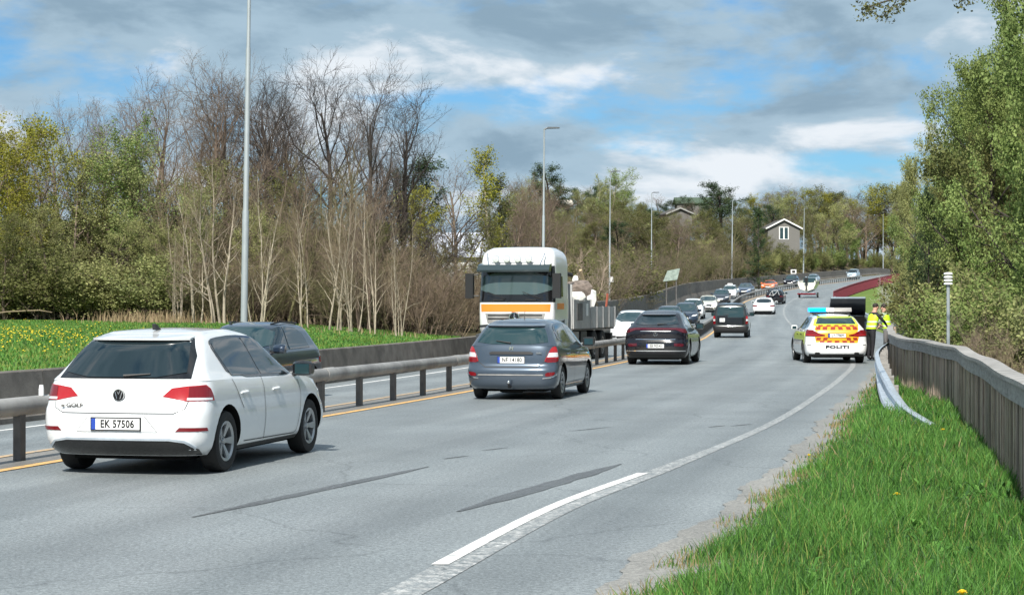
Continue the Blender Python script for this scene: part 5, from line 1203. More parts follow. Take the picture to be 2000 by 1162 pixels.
    for xx in (-3.2, -4.4):
        for sd in (1, -1): MB().box(xx - .45, xx + .45, sd * 1.0 - .18, sd * 1.0 + .18, .45, 1.0).build('side_tank', M_blk if xx < -4 else M_galv, root)
    MB().box(-9.2, -2.6, -1.2, 1.2, 1.04, 1.16).build('bed_floor', M_post, root)
    for sd in (1, -1):
        y0, y1 = (1.20, 1.24) if sd > 0 else (-1.24, -1.20)
        for (xa, xb, z1) in ((-2.65, -5.18, 2.02), (-5.22, -6.18, 1.80), (-6.2, -7.18, 1.80), (-7.2, -8.18, 1.80), (-8.2, -9.2, 1.80)):
            o = MB().box(xb, xa, y0, y1, 1.10, z1).build('side_board', M_bg, root)
            MB().box(xb, xb + .06, y0 - (.02 if sd < 0 else 0), y1 + (.02 if sd > 0 else 0), 1.10, z1 + .01).build('board_post', M_bg, o)
            if z1 > 1.9 and sd > 0:
                MB().box(-3.9, -3.1, y1, y1 + .012, 1.36, 1.90).build('dark_hatch', M_post, o); MB().box(-4.75, -4.45, y1, y1 + .012, 1.50, 1.90).build('white_notice', M_bg if 0 else M_wht, o)
    MB().box(-9.24, -9.2, -1.2, 1.2, 1.1, 1.8).build('tail_board', M_bg, root); MB().box(-2.62, -2.58, -1.2, 1.2, 1.1, 2.5).build('head_board', M_bg, root)
    # loader crane folded behind the cab
    cr = MB(); cr.box(-2.55, -2.3, -.3, .3, 1.0, 2.9); cr.tube([(-2.4, .2, 2.85), (-3.8, .9, 2.35), (-5.2, .8, 2.2)], .12, 6); cr.tube([(-2.45, .5, 3.0), (-3.6, .95, 2.8)], .07, 6); cr.build('loader_crane', M_blk, root)
    # load on the bed: each thing of its own
    def W(p): return root.matrix_basis @ Vector(p)
    M_rock = mat('grey_brown_rubble', (0.16, 0.13, 0.11), .9, var=.4, vscale=5, bump=.5, bscale=12); M_bag = mat('white_sack', (0.74, 0.74, 0.70), .8, var=.15, vscale=8); M_pl = mat('pale_timber', (0.48, 0.36, 0.22), .7, var=.2)
    rnd = random.Random(5)
    def lump(name, label, p, sc, m, cat, grp=None, seed=0, rot=(0, 0, 0)):
        bm = bmesh.new(); bmesh.ops.create_icosphere(bm, subdivisions=2, radius=1); r2 = random.Random(seed)
        for v in bm.verts: v.co *= 1 + r2.uniform(-.16, .16); v.co = Vector([math.copysign(abs(q) ** .7, q) for q in v.co])
        me = bpy.data.meshes.new(name); bm.to_mesh(me); bm.free(); o = obj(name, me, m, None, W(p), rot); o.scale = sc; tag(o, label, cat, grp); return o
    lump('dark_slab', 'large dark slab leaning in the truck bed behind the cab', (-4.0, .7, 2.18), (.8, .5, .34), M_rock, 'rubble', None, 1, (.1, -.35, .1))
    lump('rubble_block', 'brown broken block between the slab and the white sack', (-5.0, .75, 2.1), (.4, .32, .42), M_rock, 'rubble', None, 2)
    lump('white_sack', 'big pale sack standing at the rear of the truck load', (-6.1, .7, 2.0), (.5, .45, .5), M_bag, 'sack', None, 3)
    lump('small_sack', 'small white sack low against the tall grey side board', (-3.5, 1.0, 2.10), (.42, .18, .18), M_bag, 'sack', None, 4)
    lump('top_sack', 'narrow white bundle upright on top of the dark slab', (-4.6, .85, 2.5), (.11, .11, .30), M_bag, 'sack', None, 6)
    b = MB(); b.tube([W((-5.6, .8, 3.0)), W((-5.9, .85, 2.65)), W((-6.6, .9, 2.35)), W((-7.4, 1.0, 1.8))], [.05, .06, .06, .05], 6); tag(b.build('bent_plank', M_pl, None), 'pale bent timber sticking out above the rear side boards', 'timber')
    b = MB(); b.tube([W((-8.3, 1.1, 1.7)), W((-8.35, 1.15, 2.25))], .04, 6); tag(b.build('red_stake', mat('red_brown_stake', (.28, .07, .04), .7), None), 'thin reddish stake upright at the back of the truck bed', 'stake')
build_truck()
# ------------------------------------------------------------------ trees and shrubs
def tubes_batch(P, R, k):
    B, n, _ = P.shape; T = np.gradient(P, axis=1); T /= np.linalg.norm(T, axis=2, keepdims=True) + 1e-9
    ref = np.where(np.abs(T[:, :1, 2:3]) < .9, np.array([0, 0, 1.0]), np.array([1.0, 0, 0])); ref = np.broadcast_to(ref, T.shape)
    U = np.cross(T, ref); U /= np.linalg.norm(U, axis=2, keepdims=True) + 1e-9; W = np.cross(T, U); a = np.arange(k) * 2 * PI / k
    V = P[:, :, None] + R[:, :, None, None] * (np.cos(a)[None, None, :, None] * U[:, :, None] + np.sin(a)[None, None, :, None] * W[:, :, None])
    b, i, j = np.meshgrid(np.arange(B), np.arange(n - 1), np.arange(k), indexing='ij'); j2 = (j + 1) % k; o = b * n * k
    F = np.stack([o + i * k + j, o + i * k + j2, o + (i + 1) * k + j2, o + (i + 1) * k + j], -1).reshape(-1, 4)
    return V.reshape(-1, 3), F
def grow(rng, stems, levels):
    """stems: (start, dir, length, radius) arrays. levels[0] describes the stems. Returns the polylines of each level"""
    out = []; S0, D, L, R = [np.asarray(q, float) for q in stems]
    for li, lv in enumerate(levels):
        B = len(S0); n = lv['seg'] + 1; P = np.zeros((B, n, 3)); P[:, 0] = S0; d = D / (np.linalg.norm(D, axis=1, keepdims=True) + 1e-9)
        for i in range(1, n):
            d = d + rng.normal(0, lv.get('wander', .1), (B, 3)) + np.array([0, 0, lv.get('trop', .05)]); d /= np.linalg.norm(d, axis=1, keepdims=True)
            P[:, i] = P[:, i - 1] + d * (L / lv['seg'])[:, None]
        tp = lv.get('tip', .2); Rr = R[:, None] * (1 - (1 - tp) * np.linspace(0, 1, n)[None] ** lv.get('tpow', 1.0)); out.append((P, Rr))
        if li + 1 == len(levels): break
        nx = levels[li + 1]; m = nx['n']; t0 = nx.get('t0', .25); t1 = nx.get('t1', 1.0)
        t = t0 + (t1 - t0) * (np.arange(m)[None] + rng.uniform(0, 1, (B, m))) / m; q = t * (n - 1); i0 = np.clip(q.astype(int), 0, n - 2); fr = q - i0; bi = np.arange(B)[:, None]
        st = P[bi, i0] * (1 - fr[..., None]) + P[bi, i0 + 1] * fr[..., None]; tg = P[bi, i0 + 1] - P[bi, i0]; tg /= np.linalg.norm(tg, axis=2, keepdims=True) + 1e-9
        rr = Rr[bi, i0] * (1 - fr) + Rr[bi, i0 + 1] * fr
        rv = rng.normal(0, 1, (B, m, 3)); rv[..., 2] += nx.get('flat', 0); pr = rv - (rv * tg).sum(2, keepdims=True) * tg; pr /= np.linalg.norm(pr, axis=2, keepdims=True) + 1e-9
        an = np.radians(rng.normal(nx['ang'], nx.get('angv', 9), (B, m))); an = an * (1 - nx.get('angtop', .3) * t)
        D = (tg * np.cos(an)[..., None] + pr * np.sin(an)[..., None]).reshape(-1, 3)
        L = (nx['len'] * (1 - nx.get('taper', .5) * t) * rng.uniform(.65, 1.3, (B, m))).ravel(); R = np.maximum(nx.get('rmin', .004), np.minimum(rr.ravel() * nx.get('rr', .55), nx.get('rmax', 9)))
        S0 = st.reshape(-1, 3)
    return out
def leaf_quads(rng, C, size, flat=.5, aspect=1.6):
    n = len(C); a = rng.normal(0, 1, (n, 3)); a[:, 2] *= flat; a /= np.linalg.norm(a, axis=1, keepdims=True); b = np.cross(a, rng.normal(0, 1, (n, 3))); b /= np.linalg.norm(b, axis=1, keepdims=True)
    s = size * rng.uniform(.6, 1.35, (n, 1)); V = np.stack([C - a * s * .5, C + b * s * .5 / aspect, C + a * s * .5, C - b * s * .5 / aspect], 1).reshape(-1, 3)
    return V, np.arange(4 * n).reshape(-1, 4)
PROTO = {}
def make_proto(name, seed, stems, levels, wood_k=(7, 5, 4, 3, 3), trunk_levels=2, leaf=None):
    rng = np.random.default_rng(seed); br = grow(rng, stems(rng), levels); V, F, n = [], [], 0
    parts = {}
    def pack(lst, nm):
        V, F, n = [], [], 0
        for (P, R), k in lst: v, f = tubes_batch(P, R, k); V.append(v); F.append(f + n); n += len(v)
        if V:
            me = mesh_np(nm, np.concatenate(V), np.concatenate(F)); me.polygons.foreach_set('use_smooth', [True] * len(me.polygons)); parts[nm] = me
    pack(list(zip(br[:trunk_levels], wood_k)), 'trunk'); pack(list(zip(br[trunk_levels:], wood_k[trunk_levels:])), 'twigs' if leaf else 'crown')
    top = max(P[..., 2].max() for P, _ in br)
    if leaf:
        C = []
        for li in leaf['levels']:
            P = br[li][0]; B, n, _ = P.shape; m = leaf['per']; t = rng.uniform(.15, 1, (B, m)) * (n - 1); i0 = np.clip(t.astype(int), 0, n - 2); fr = (t - i0)[..., None]; bi = np.arange(B)[:, None]
            c = P[bi, i0] * (1 - fr) + P[bi, i0 + 1] * fr; C.append((c + rng.normal(0, leaf['spread'], c.shape)).reshape(-1, 3))
        C = np.concatenate(C); C = C[C[:, 2] > leaf.get('zmin', .3)]; v, f = leaf_quads(rng, C, leaf['size'], leaf.get('flat', .6), leaf.get('aspect', 1.6)); parts['crown'] = mesh_np('crown', v, f)
    PROTO[name] = dict(parts=parts, H=top); return PROTO[name]
def one(h, r, lean=.04):
    return lambda rng: ([(0, 0, 0)], [(rng.normal(0, lean), rng.normal(0, lean), 1)], [h], [r])
def many(nst, h, r, spread, lean):
    def f(rng):
        a = rng.uniform(0, 2 * PI, nst); q = rng.uniform(.2, 1, nst) * spread; p = np.stack([q * np.cos(a), q * np.sin(a), np.zeros(nst)], 1); d = np.stack([lean * np.cos(a) + rng.normal(0, .06, nst), lean * np.sin(a) + rng.normal(0, .06, nst), np.ones(nst)], 1)
        return p, d, h * rng.uniform(.65, 1.1, nst), r * rng.uniform(.7, 1.2, nst)
    return f
# tall bare deciduous trees
for i in range(4):
    make_proto('bare%d' % i, 11 + i, one(11.5, .23), [dict(seg=9, wander=.055, trop=.03, tip=.25), dict(n=15, t0=.28, len=6.4, ang=48, angv=12, seg=7, wander=.13, trop=.09, rr=.55, taper=.55), dict(n=8, len=2.7, ang=44, angv=14, seg=5, wander=.16, trop=.05, rr=.5, t0=.2, rmin=.012), dict(n=7, len=1.15, ang=42, angv=15, seg=3, wander=.2, trop=.04, rr=.55, rmin=.008, t0=.15), dict(n=3, len=.55, ang=38, seg=2, wander=.2, rr=.6, rmin=.0055)])
# pale slim saplings in clumps
for i in range(3):
    make_proto('sapling%d' % i, 31 + i, many(3 + i, 8.2, .075, .7, .10), [dict(seg=10, wander=.075, trop=.06, tip=.15), dict(n=15, t0=.18, len=2.3, ang=46, angv=12, seg=5, wander=.13, trop=.07, rr=.42, rmin=.011, taper=.6), dict(n=7, len=.9, ang=42, seg=3, wander=.2, rr=.55, rmin=.007), dict(n=3, len=.42, ang=40, seg=2, wander=.2, rr=.6, rmin=.005)], wood_k=(6, 4, 3, 3))
# twiggy thickets
for i in range(3):
    make_proto('thicket%d' % i, 41 + i, many(12, 3.6, .028, 1.3, .28), [dict(seg=6, wander=.12, trop=.03, tip=.25), dict(n=11, t0=.12, len=1.5, ang=42, angv=14, seg=4, wander=.18, trop=.04, rr=.5, rmin=.009), dict(n=7, len=.65, ang=42, seg=2, wander=.25, rr=.6, rmin=.0065), dict(n=3, len=.3, ang=40, seg=1, rr=.7, rmin=.005)], wood_k=(5, 3, 3, 3), trunk_levels=1)
# thinly leaved spring trees
for i in range(3):
    make_proto('leafy%d' % i, 51 + i, one(9.5, .17, .07), [dict(seg=8, wander=.07, trop=.04, tip=.2), dict(n=15, t0=.15, len=4.6, ang=52, angv=12, seg=6, wander=.13, trop=.06, rr=.5, taper=.5), dict(n=9, len=2.0, ang=44, seg=4, wander=.18, rr=.5, rmin=.01), dict(n=6, len=.85, ang=42, seg=3, wander=.2, rr=.55, rmin=.006)], wood_k=(6, 4, 3, 3), leaf=dict(levels=(2, 3), per=12, spread=.12, size=.12))
# narrow birch
make_proto('birch', 61, one(10, .13), [dict(seg=9, wander=.03, trop=.02, tip=.15), dict(n=30, t0=.12, len=2.6, ang=42, seg=5, wander=.12, trop=.10, rr=.4, taper=.75), dict(n=8, len=.95, ang=40, seg=3, wander=.2, trop=-.05, rr=.5, rmin=.007)], wood_k=(6, 4, 3), leaf=dict(levels=(1, 2), per=26, spread=.13, size=.11))
# full green trees on the right
for i in range(3):
    make_proto('green%d' % i, 71 + i, one(10.5, .22, .05), [dict(seg=8, wander=.06, trop=.03, tip=.2), dict(n=20, t0=.05, len=5.0, ang=58, angv=14, seg=6, wander=.13, trop=.06, rr=.45, taper=.5), dict(n=10, len=2.0, ang=46, seg=4, wander=.18, trop=.02, rr=.5, rmin=.008), dict(n=7, len=.8, ang=44, seg=2, wander=.2, rr=.55, rmin=.005)], wood_k=(7, 5, 3, 3), leaf=dict(levels=(2, 3), per=30, spread=.13, size=.105, flat=.8, aspect=1.5))
# leafy bush
for i in range(2):
    make_proto('bush%d' % i, 81 + i, many(9, 2.4, .03, .7, .42), [dict(seg=5, wander=.12, trop=.02, tip=.25), dict(n=9, t0=.1, len=1.3, ang=46, seg=4, wander=.18, rr=.5, rmin=.008), dict(n=6, len=.6, ang=42, seg=2, wander=.22, rr=.6, rmin=.005)], wood_k=(5, 3, 3), trunk_levels=1, leaf=dict(levels=(1, 2), per=15, spread=.10, size=.095, zmin=.1))
# spruce and pine
make_proto('spruce', 91, one(11, .16, .01), [dict(seg=9, wander=.01, trop=.02, tip=.1), dict(n=85, t0=.06, len=3.2, ang=96, angv=7, seg=4, wander=.05, trop=.05, rr=.3, taper=.92, angtop=.25), dict(n=12, len=.8, ang=52, seg=2, wander=.12, trop=-.06, rr=.5, rmin=.006)], wood_k=(6, 3, 3), leaf=dict(levels=(1, 2), per=17, spread=.05, size=.15, flat=.5, aspect=3.2))
make_proto('pine', 95, one(9.5, .17, .05), [dict(seg=8, wander=.05, trop=.03, tip=.35), dict(n=16, t0=.5, len=3.0, ang=66, seg=5, wander=.15, trop=.07, rr=.45, taper=.4), dict(n=8, len=1.1, ang=45, seg=3, wander=.2, trop=.05, rr=.5, rmin=.01)], wood_k=(6, 4, 3), leaf=dict(levels=(2,), per=60, spread=.16, size=.16, flat=.7, aspect=3.0))

BK_dark = mat('dark_bark', (0.056, 0.047, 0.042), .9, var=.3, object_var=.15, spec=.2); BK_brown = mat('brown_bark', (0.158, 0.123, 0.095), .9, var=.3, object_var=.2, spec=.2)
BK_pale = mat('pale_grey_bark', (0.328, 0.286, 0.224), .85, var=.35, vscale=3, object_var=.12, spec=.2); BK_red = mat('reddish_twigs', (0.165, 0.125, 0.095), .9, object_var=.2, spec=.2); BK_tan = mat('tan_twigs', (0.221, 0.176, 0.117), .9, object_var=.2, spec=.2); BK_olive = mat('olive_twigs', (0.137, 0.127, 0.065), .9, object_var=.2, spec=.2)
LF_soft = mat('soft_spring_leaves', (0.212, 0.235, 0.097), .7, col2=(0.351, 0.363, 0.145), vscale=1.1, trans=.35, object_var=.16, spec=.2, det=2); LF_yel = mat('yellow_green_leaves', (0.23, 0.235, 0.035), .7, col2=(0.34, 0.33, 0.05), vscale=1.1, trans=.35, object_var=.15, spec=.2, det=2)
LF_green = mat('fresh_green_leaves', (0.127, 0.187, 0.050), .65, col2=(0.275, 0.341, 0.110), vscale=.9, trans=.35, object_var=.12, spec=.25, det=2); LF_olive = mat('olive_leaves', (0.1, 0.112, 0.035), .75, col2=(0.175, 0.18, 0.065), vscale=1.1, trans=.3, object_var=.2, spec=.2, det=2)
LF_con = mat('conifer_needles', (0.025, 0.048, 0.020), .8, col2=(0.056, 0.087, 0.034), vscale=1.4, object_var=.15, spec=.2, det=2); LF_blos = mat('pale_blossom', (0.52, 0.42, 0.34), .8, col2=(0.62, 0.52, 0.42), vscale=2, trans=.3); LF_white = mat('white_blossom', (0.62, 0.60, 0.55), .8, trans=.3)
_rt = random.Random(17)
def tree(proto, x, Y, ytop, label, name='tree', bark=BK_brown, leaf=LF_soft, twig=None, wide=1.0, group=None, H=None, cat='tree', base=None, sink=.15, lean=0.0):
    Y = Y
    p = PROTO[proto]; Xw = px(x, Y); z = gz(Xw, Y) if base is None else base; h = H or (pz(ytop, Y) - z); s = h / p['H']
    root = thing(name, label, cat, (Xw, Y, z - sink), _rt.uniform(0, 2 * PI), group); root.scale = (s * wide, s * wide, s); root.rotation_euler.x = lean
    for nm, me in p['parts'].items():
        m = bark if nm == 'trunk' else (twig or bark) if (nm == 'twigs' or 'twigs' not in p['parts']) else leaf
        o = obj(nm, me, m, root)
        if nm != 'trunk': o['kind'] = 'stuff'
    return root
def left_wood():
    G = 'trees of the wood beyond the field'
    # tall bare crowns against the sky
    for x, Y, yt, pr, bk, lb in ((330, 112, 118, 'bare0', BK_brown, 'bare pale-brown tree at the left end of the high bare crowns'), (405, 108, 82, 'bare1', BK_brown, 'tall bare spreading tree just left of the nearest lamp post'), (455, 112, 96, 'bare3', BK_brown, 'bare tree crown cut by the nearest lamp post'),
            (530, 110, 96, 'bare2', BK_dark, 'dark bare tree just right of the nearest lamp post'), (590, 113, 120, 'bare3', BK_dark, 'dark bare tree between the lamp post and the tallest crown'), (648, 106, 84, 'bare0', BK_dark, 'dark bare tree left of the tallest crown in the wood'),
            (708, 100, 68, 'bare1', BK_dark, 'tallest dark bare tree with a wide open crown at the wood edge'), (772, 104, 118, 'bare2', BK_dark, 'dark bare tree leaning out at the right end of the wood'), (560, 116, 130, 'bare1', BK_dark, 'dark bare tree filling in behind the taller crowns')):
        tree(pr, x, Y, yt, lb, 'bare_tree', bk, group=G, wide=1.0)
    for x, Y, yt, pr in ((-30, 122, 190, 'bare0'), (35, 124, 180, 'bare1'), (105, 123, 172, 'bare2'), (150, 120, 165, 'bare3'), (205, 122, 178, 'bare0'), (245, 121, 158, 'bare1'), (290, 122, 165, 'bare2'), (360, 120, 150, 'bare3'), (430, 121, 140, 'bare0'), (500, 120, 150, 'bare2'), (610, 120, 160, 'bare3'), (680, 118, 170, 'bare0'), (760, 118, 210, 'bare1')):
        tree(pr, x, Y, yt, 'bare grey-brown tree in the back row of the left wood', 'bare_tree', BK_brown, group='back row of bare trees', wide=.85)
    # soft spring green
    for x, Y, yt, pr, lf, lb, w in ((20, 106, 198, 'leafy0', LF_yel, 'yellow-green spring tree at the left edge of the picture', 1.0), (75, 104, 225, 'leafy1', LF_yel, 'second yellow-green tree from the left edge', .9), (-40, 100, 240, 'leafy2', LF_yel, 'yellow-green tree half outside the left edge', 1.0), (130, 102, 285, 'leafy2', LF_soft, 'soft grey-green tree right of the yellow-green pair', 1.0), (185, 104, 245, 'leafy0', LF_soft, 'soft green tree in the middle of the left wood', 1.0),
            (245, 103, 290, 'leafy1', LF_soft, 'hazy green tree below the sky gap on the left', 1.0), (305, 104, 215, 'leafy2', LF_green, 'fresh green tree left of the tall bare crowns', .95), (355, 102, 330, 'leafy0', LF_soft, 'thin green tree under the tall bare crowns', .9), (420, 104, 300, 'leafy1', LF_olive, 'olive-leaved tree behind the pale stems beside the lamp post', 1.0), (500, 104, 320, 'leafy2', LF_olive, 'olive-leaved tree just right of the lamp post', 1.0), (90, 96, 390, 'leafy1', LF_soft, 'low soft green tree above the fallen branch', 1.0), (210, 95, 400, 'leafy2', LF_soft, 'low soft green tree above the dry reeds', 1.0), (310, 95, 420, 'leafy0', LF_soft, 'low green tree left of the pale stems', 1.0), (10, 95, 400, 'leafy2', LF_olive, 'dark olive tree in the lower left of the wood', 1.0), (375, 96, 360, 'leafy1', LF_soft, 'hazy spring tree behind the leftmost pale stems', .8), (470, 95, 390, 'leafy2', LF_soft, 'hazy spring tree hidden by the nearest lamp post', .8), (545, 96, 410, 'leafy0', LF_soft, 'hazy spring tree between the pale stems right of the lamp post', .8), (745, 94, 420, 'leafy1', LF_olive, 'olive spring tree behind the rightmost pale stems', .7)):
        tree(pr, x, Y, yt, lb, 'spring_tree', BK_brown, lf, group=G, wide=w * 1.15)
    # brown twig mass in the middle of the wood
    for x, Y, yt, pr, bk in ((560, 98, 250, 'sapling0', BK_red), (600, 100, 240, 'sapling1', BK_olive), (650, 97, 260, 'sapling2', BK_olive), (690, 98, 280, 'sapling0', BK_red), (730, 95, 300, 'sapling1', BK_brown), (480, 100, 270, 'sapling2', BK_brown), (430, 100, 250, 'sapling0', BK_brown), (390, 100, 270, 'sapling1', BK_tan), (520, 99, 280, 'sapling1', BK_brown), (625, 92, 330, 'sapling2', BK_red), (575, 92, 340, 'sapling1', BK_olive), (670, 90, 340, 'sapling0', BK_red), (710, 88, 370, 'sapling2', BK_brown)):
        tree(pr, x, Y, yt, 'slender reddish-brown bare tree in the dense twigs of the wood', 'bare_tree', bk, group='slender brown trees inside the wood', wide=1.25)
    # pale stems at the edge
    for k, (x, Y, yt, pr, w, lb) in enumerate(((385, 88, 330, 'sapling0', .8, 'pale clump of stems left of the lamp post, leftmost of its kind'), (440, 87, 235, 'sapling1', .8, 'tall pale forked tree touching the lamp post from the left'), (505, 85, 300, 'sapling2', .75, 'pale leaning stems just right of the lamp post'), (600, 86, 330, 'sapling0', .75, 'pale stem clump above the dark oncoming car'), (648, 84, 300, 'sapling1', .75, 'tall pale stems at the grass edge right of the dark oncoming car'),
            (690, 83, 350, 'sapling2', .7, 'pale stem clump in the middle of the grass edge'), (735, 82, 330, 'sapling0', .7, 'slender pale stems second from the right end of the grass edge'), (782, 81, 390, 'sapling2', .6, 'rightmost pale stem clump at the end of the grass strip'), (345, 90, 380, 'sapling2', .8, 'pale thin stems behind the dry reeds'))):
        tree(pr, x, Y, yt, lb, 'pale_stemmed_tree', BK_pale, twig=BK_tan, group=G, wide=w)
    # undergrowth
    for k in range(34):
        x = -40 + k * 27 + _rt.uniform(-8, 8); Y = 93 - max(0, x - 250) * .024 + _rt.uniform(1, 6) + (6 if x > 480 else 0); top = _rt.uniform(470, 540)
        if x < 350: tree('bush%d' % (k % 2), x, Y, top, 'green undergrowth bush along the foot of the left wood', 'bush', BK_brown, LF_soft if k % 3 else LF_olive, group='undergrowth of the left wood', cat='bush', wide=1.5)
        else: tree('thicket%d' % (k % 3), x, Y, top - 30, 'bare twiggy undergrowth at the edge of the wood', 'thicket', (BK_red, BK_tan, BK_brown, BK_olive)[k % 4], group='twiggy undergrowth of the wood', cat='shrub', wide=1.35)
    for k in range(26):
        x = -60 + k * 36 + _rt.uniform(-10, 10); Y = 108 - max(0, x - 250) * .012 + _rt.uniform(-3, 5)
        if x < 300: tree('bush%d' % (k % 2), x, Y, _rt.uniform(400, 470), 'dark bush deep inside the left wood', 'bush', BK_brown, LF_olive, group='shaded bushes inside the left wood', cat='bush', wide=1.5)
        else: tree('thicket%d' % (k % 3), x, Y, _rt.uniform(360, 430), 'dense dark thicket deep inside the wood', 'thicket', BK_dark if k % 2 else BK_olive, group='shaded thickets inside the wood', cat='shrub', wide=1.5)
left_wood()
def middle_ground():
    tree('pine', 790, 128, 305, 'dark flat-crowned pine at the right end of the wood', 'pine_tree', BK_dark, LF_con, wide=1.2)
    tree('leafy1', 805, 118, 352, 'yellow-green tree under the flat-crowned pine', 'spring_tree', BK_brown, LF_yel, wide=1.0)
    tree('bare2', 885, 134, 284, 'round bare tree in front of the sky left of the narrow birch', 'bare_tree', BK_brown, twig=BK_brown, wide=1.15)
    tree('birch', 958, 128, 276, 'narrow yellow-green birch rising highest above the truck', 'birch_tree', BK_pale, LF_yel, twig=BK_brown, wide=1.15)
    tree('birch', 985, 130, 330, 'shorter yellow-green birch beside the tall one', 'birch_tree', BK_pale, LF_olive, twig=BK_brown, wide=1.2)
    tree('leafy2', 930, 124, 400, 'olive tree left of the truck roof lamps', 'spring_tree', BK_brown, LF_olive, wide=.9)
    tree('bare3', 860, 140, 330, 'dark bare tree behind the white shed roofs', 'bare_tree', BK_dark)
    for k, (x, Y, yt) in enumerate(((1020, 165, 330), (1055, 175, 325), (1000, 150, 370), (1090, 185, 350), (1040, 150, 390))): tree('bare%d' % (k % 4), x, Y, yt, 'bare brown tree behind the second lamp post', 'bare_tree', BK_red, group='bare trees behind the truck')
    tree('thicket0', 1118, 118, 452, 'pale pinkish blossoming shrub just right of the truck cab', 'blossoming_shrub', mat('pink_blossom_twigs', (.42, .33, .26), .8), cat='shrub', wide=.75)
    for k in range(9):
        x = 800 + k * 17 + _rt.uniform(-5, 5); tree('thicket%d' % (k % 3), x, 92 + k * 2.2, _rt.uniform(505, 545), 'russet brushwood behind the concrete barrier left of the truck', 'thicket', (BK_red, BK_olive, BK_tan)[k % 3], group='brushwood behind the barrier', cat='shrub', wide=1.4)
    for k in range(30):
        x = 1095 + k * 13.5 + _rt.uniform(-6, 6); Yr = solve_Y(x, -8.5) + _rt.uniform(2, 10); top = 455 + (x - 1095) * .06 + _rt.uniform(-18, 32)
        if k % 4 == 1: tree('bush%d' % (k % 2), x, Yr, top + 20, 'olive-green bush along the far side of the road', 'bush', BK_brown, LF_olive if k % 8 else LF_yel, group='bushes along the far roadside', cat='bush', wide=1.1)
        else: tree('thicket%d' % (k % 3), x, Yr, top, 'bare brown roadside scrub behind the far barrier', 'thicket', (BK_olive, BK_tan, BK_olive, BK_brown)[k % 4], group='scrub behind the far barrier', cat='shrub', wide=1.0)
    for k in range(22):
        x = 1010 + k * 24 + _rt.uniform(-8, 8); Yr = solve_Y(max(1100, x), -18) + _rt.uniform(5, 25); top = 405 + _rt.uniform(-10, 40)
        tree('bare%d' % (k % 4) if k % 3 else 'leafy%d' % (k % 3), x, Yr, top, 'brown-green tree on the lower slope behind the lamp posts', 'hillside_tree', BK_olive if k % 2 else BK_brown, LF_olive, twig=BK_olive, group='trees on the lower slope', wide=1.2)
middle_ground()
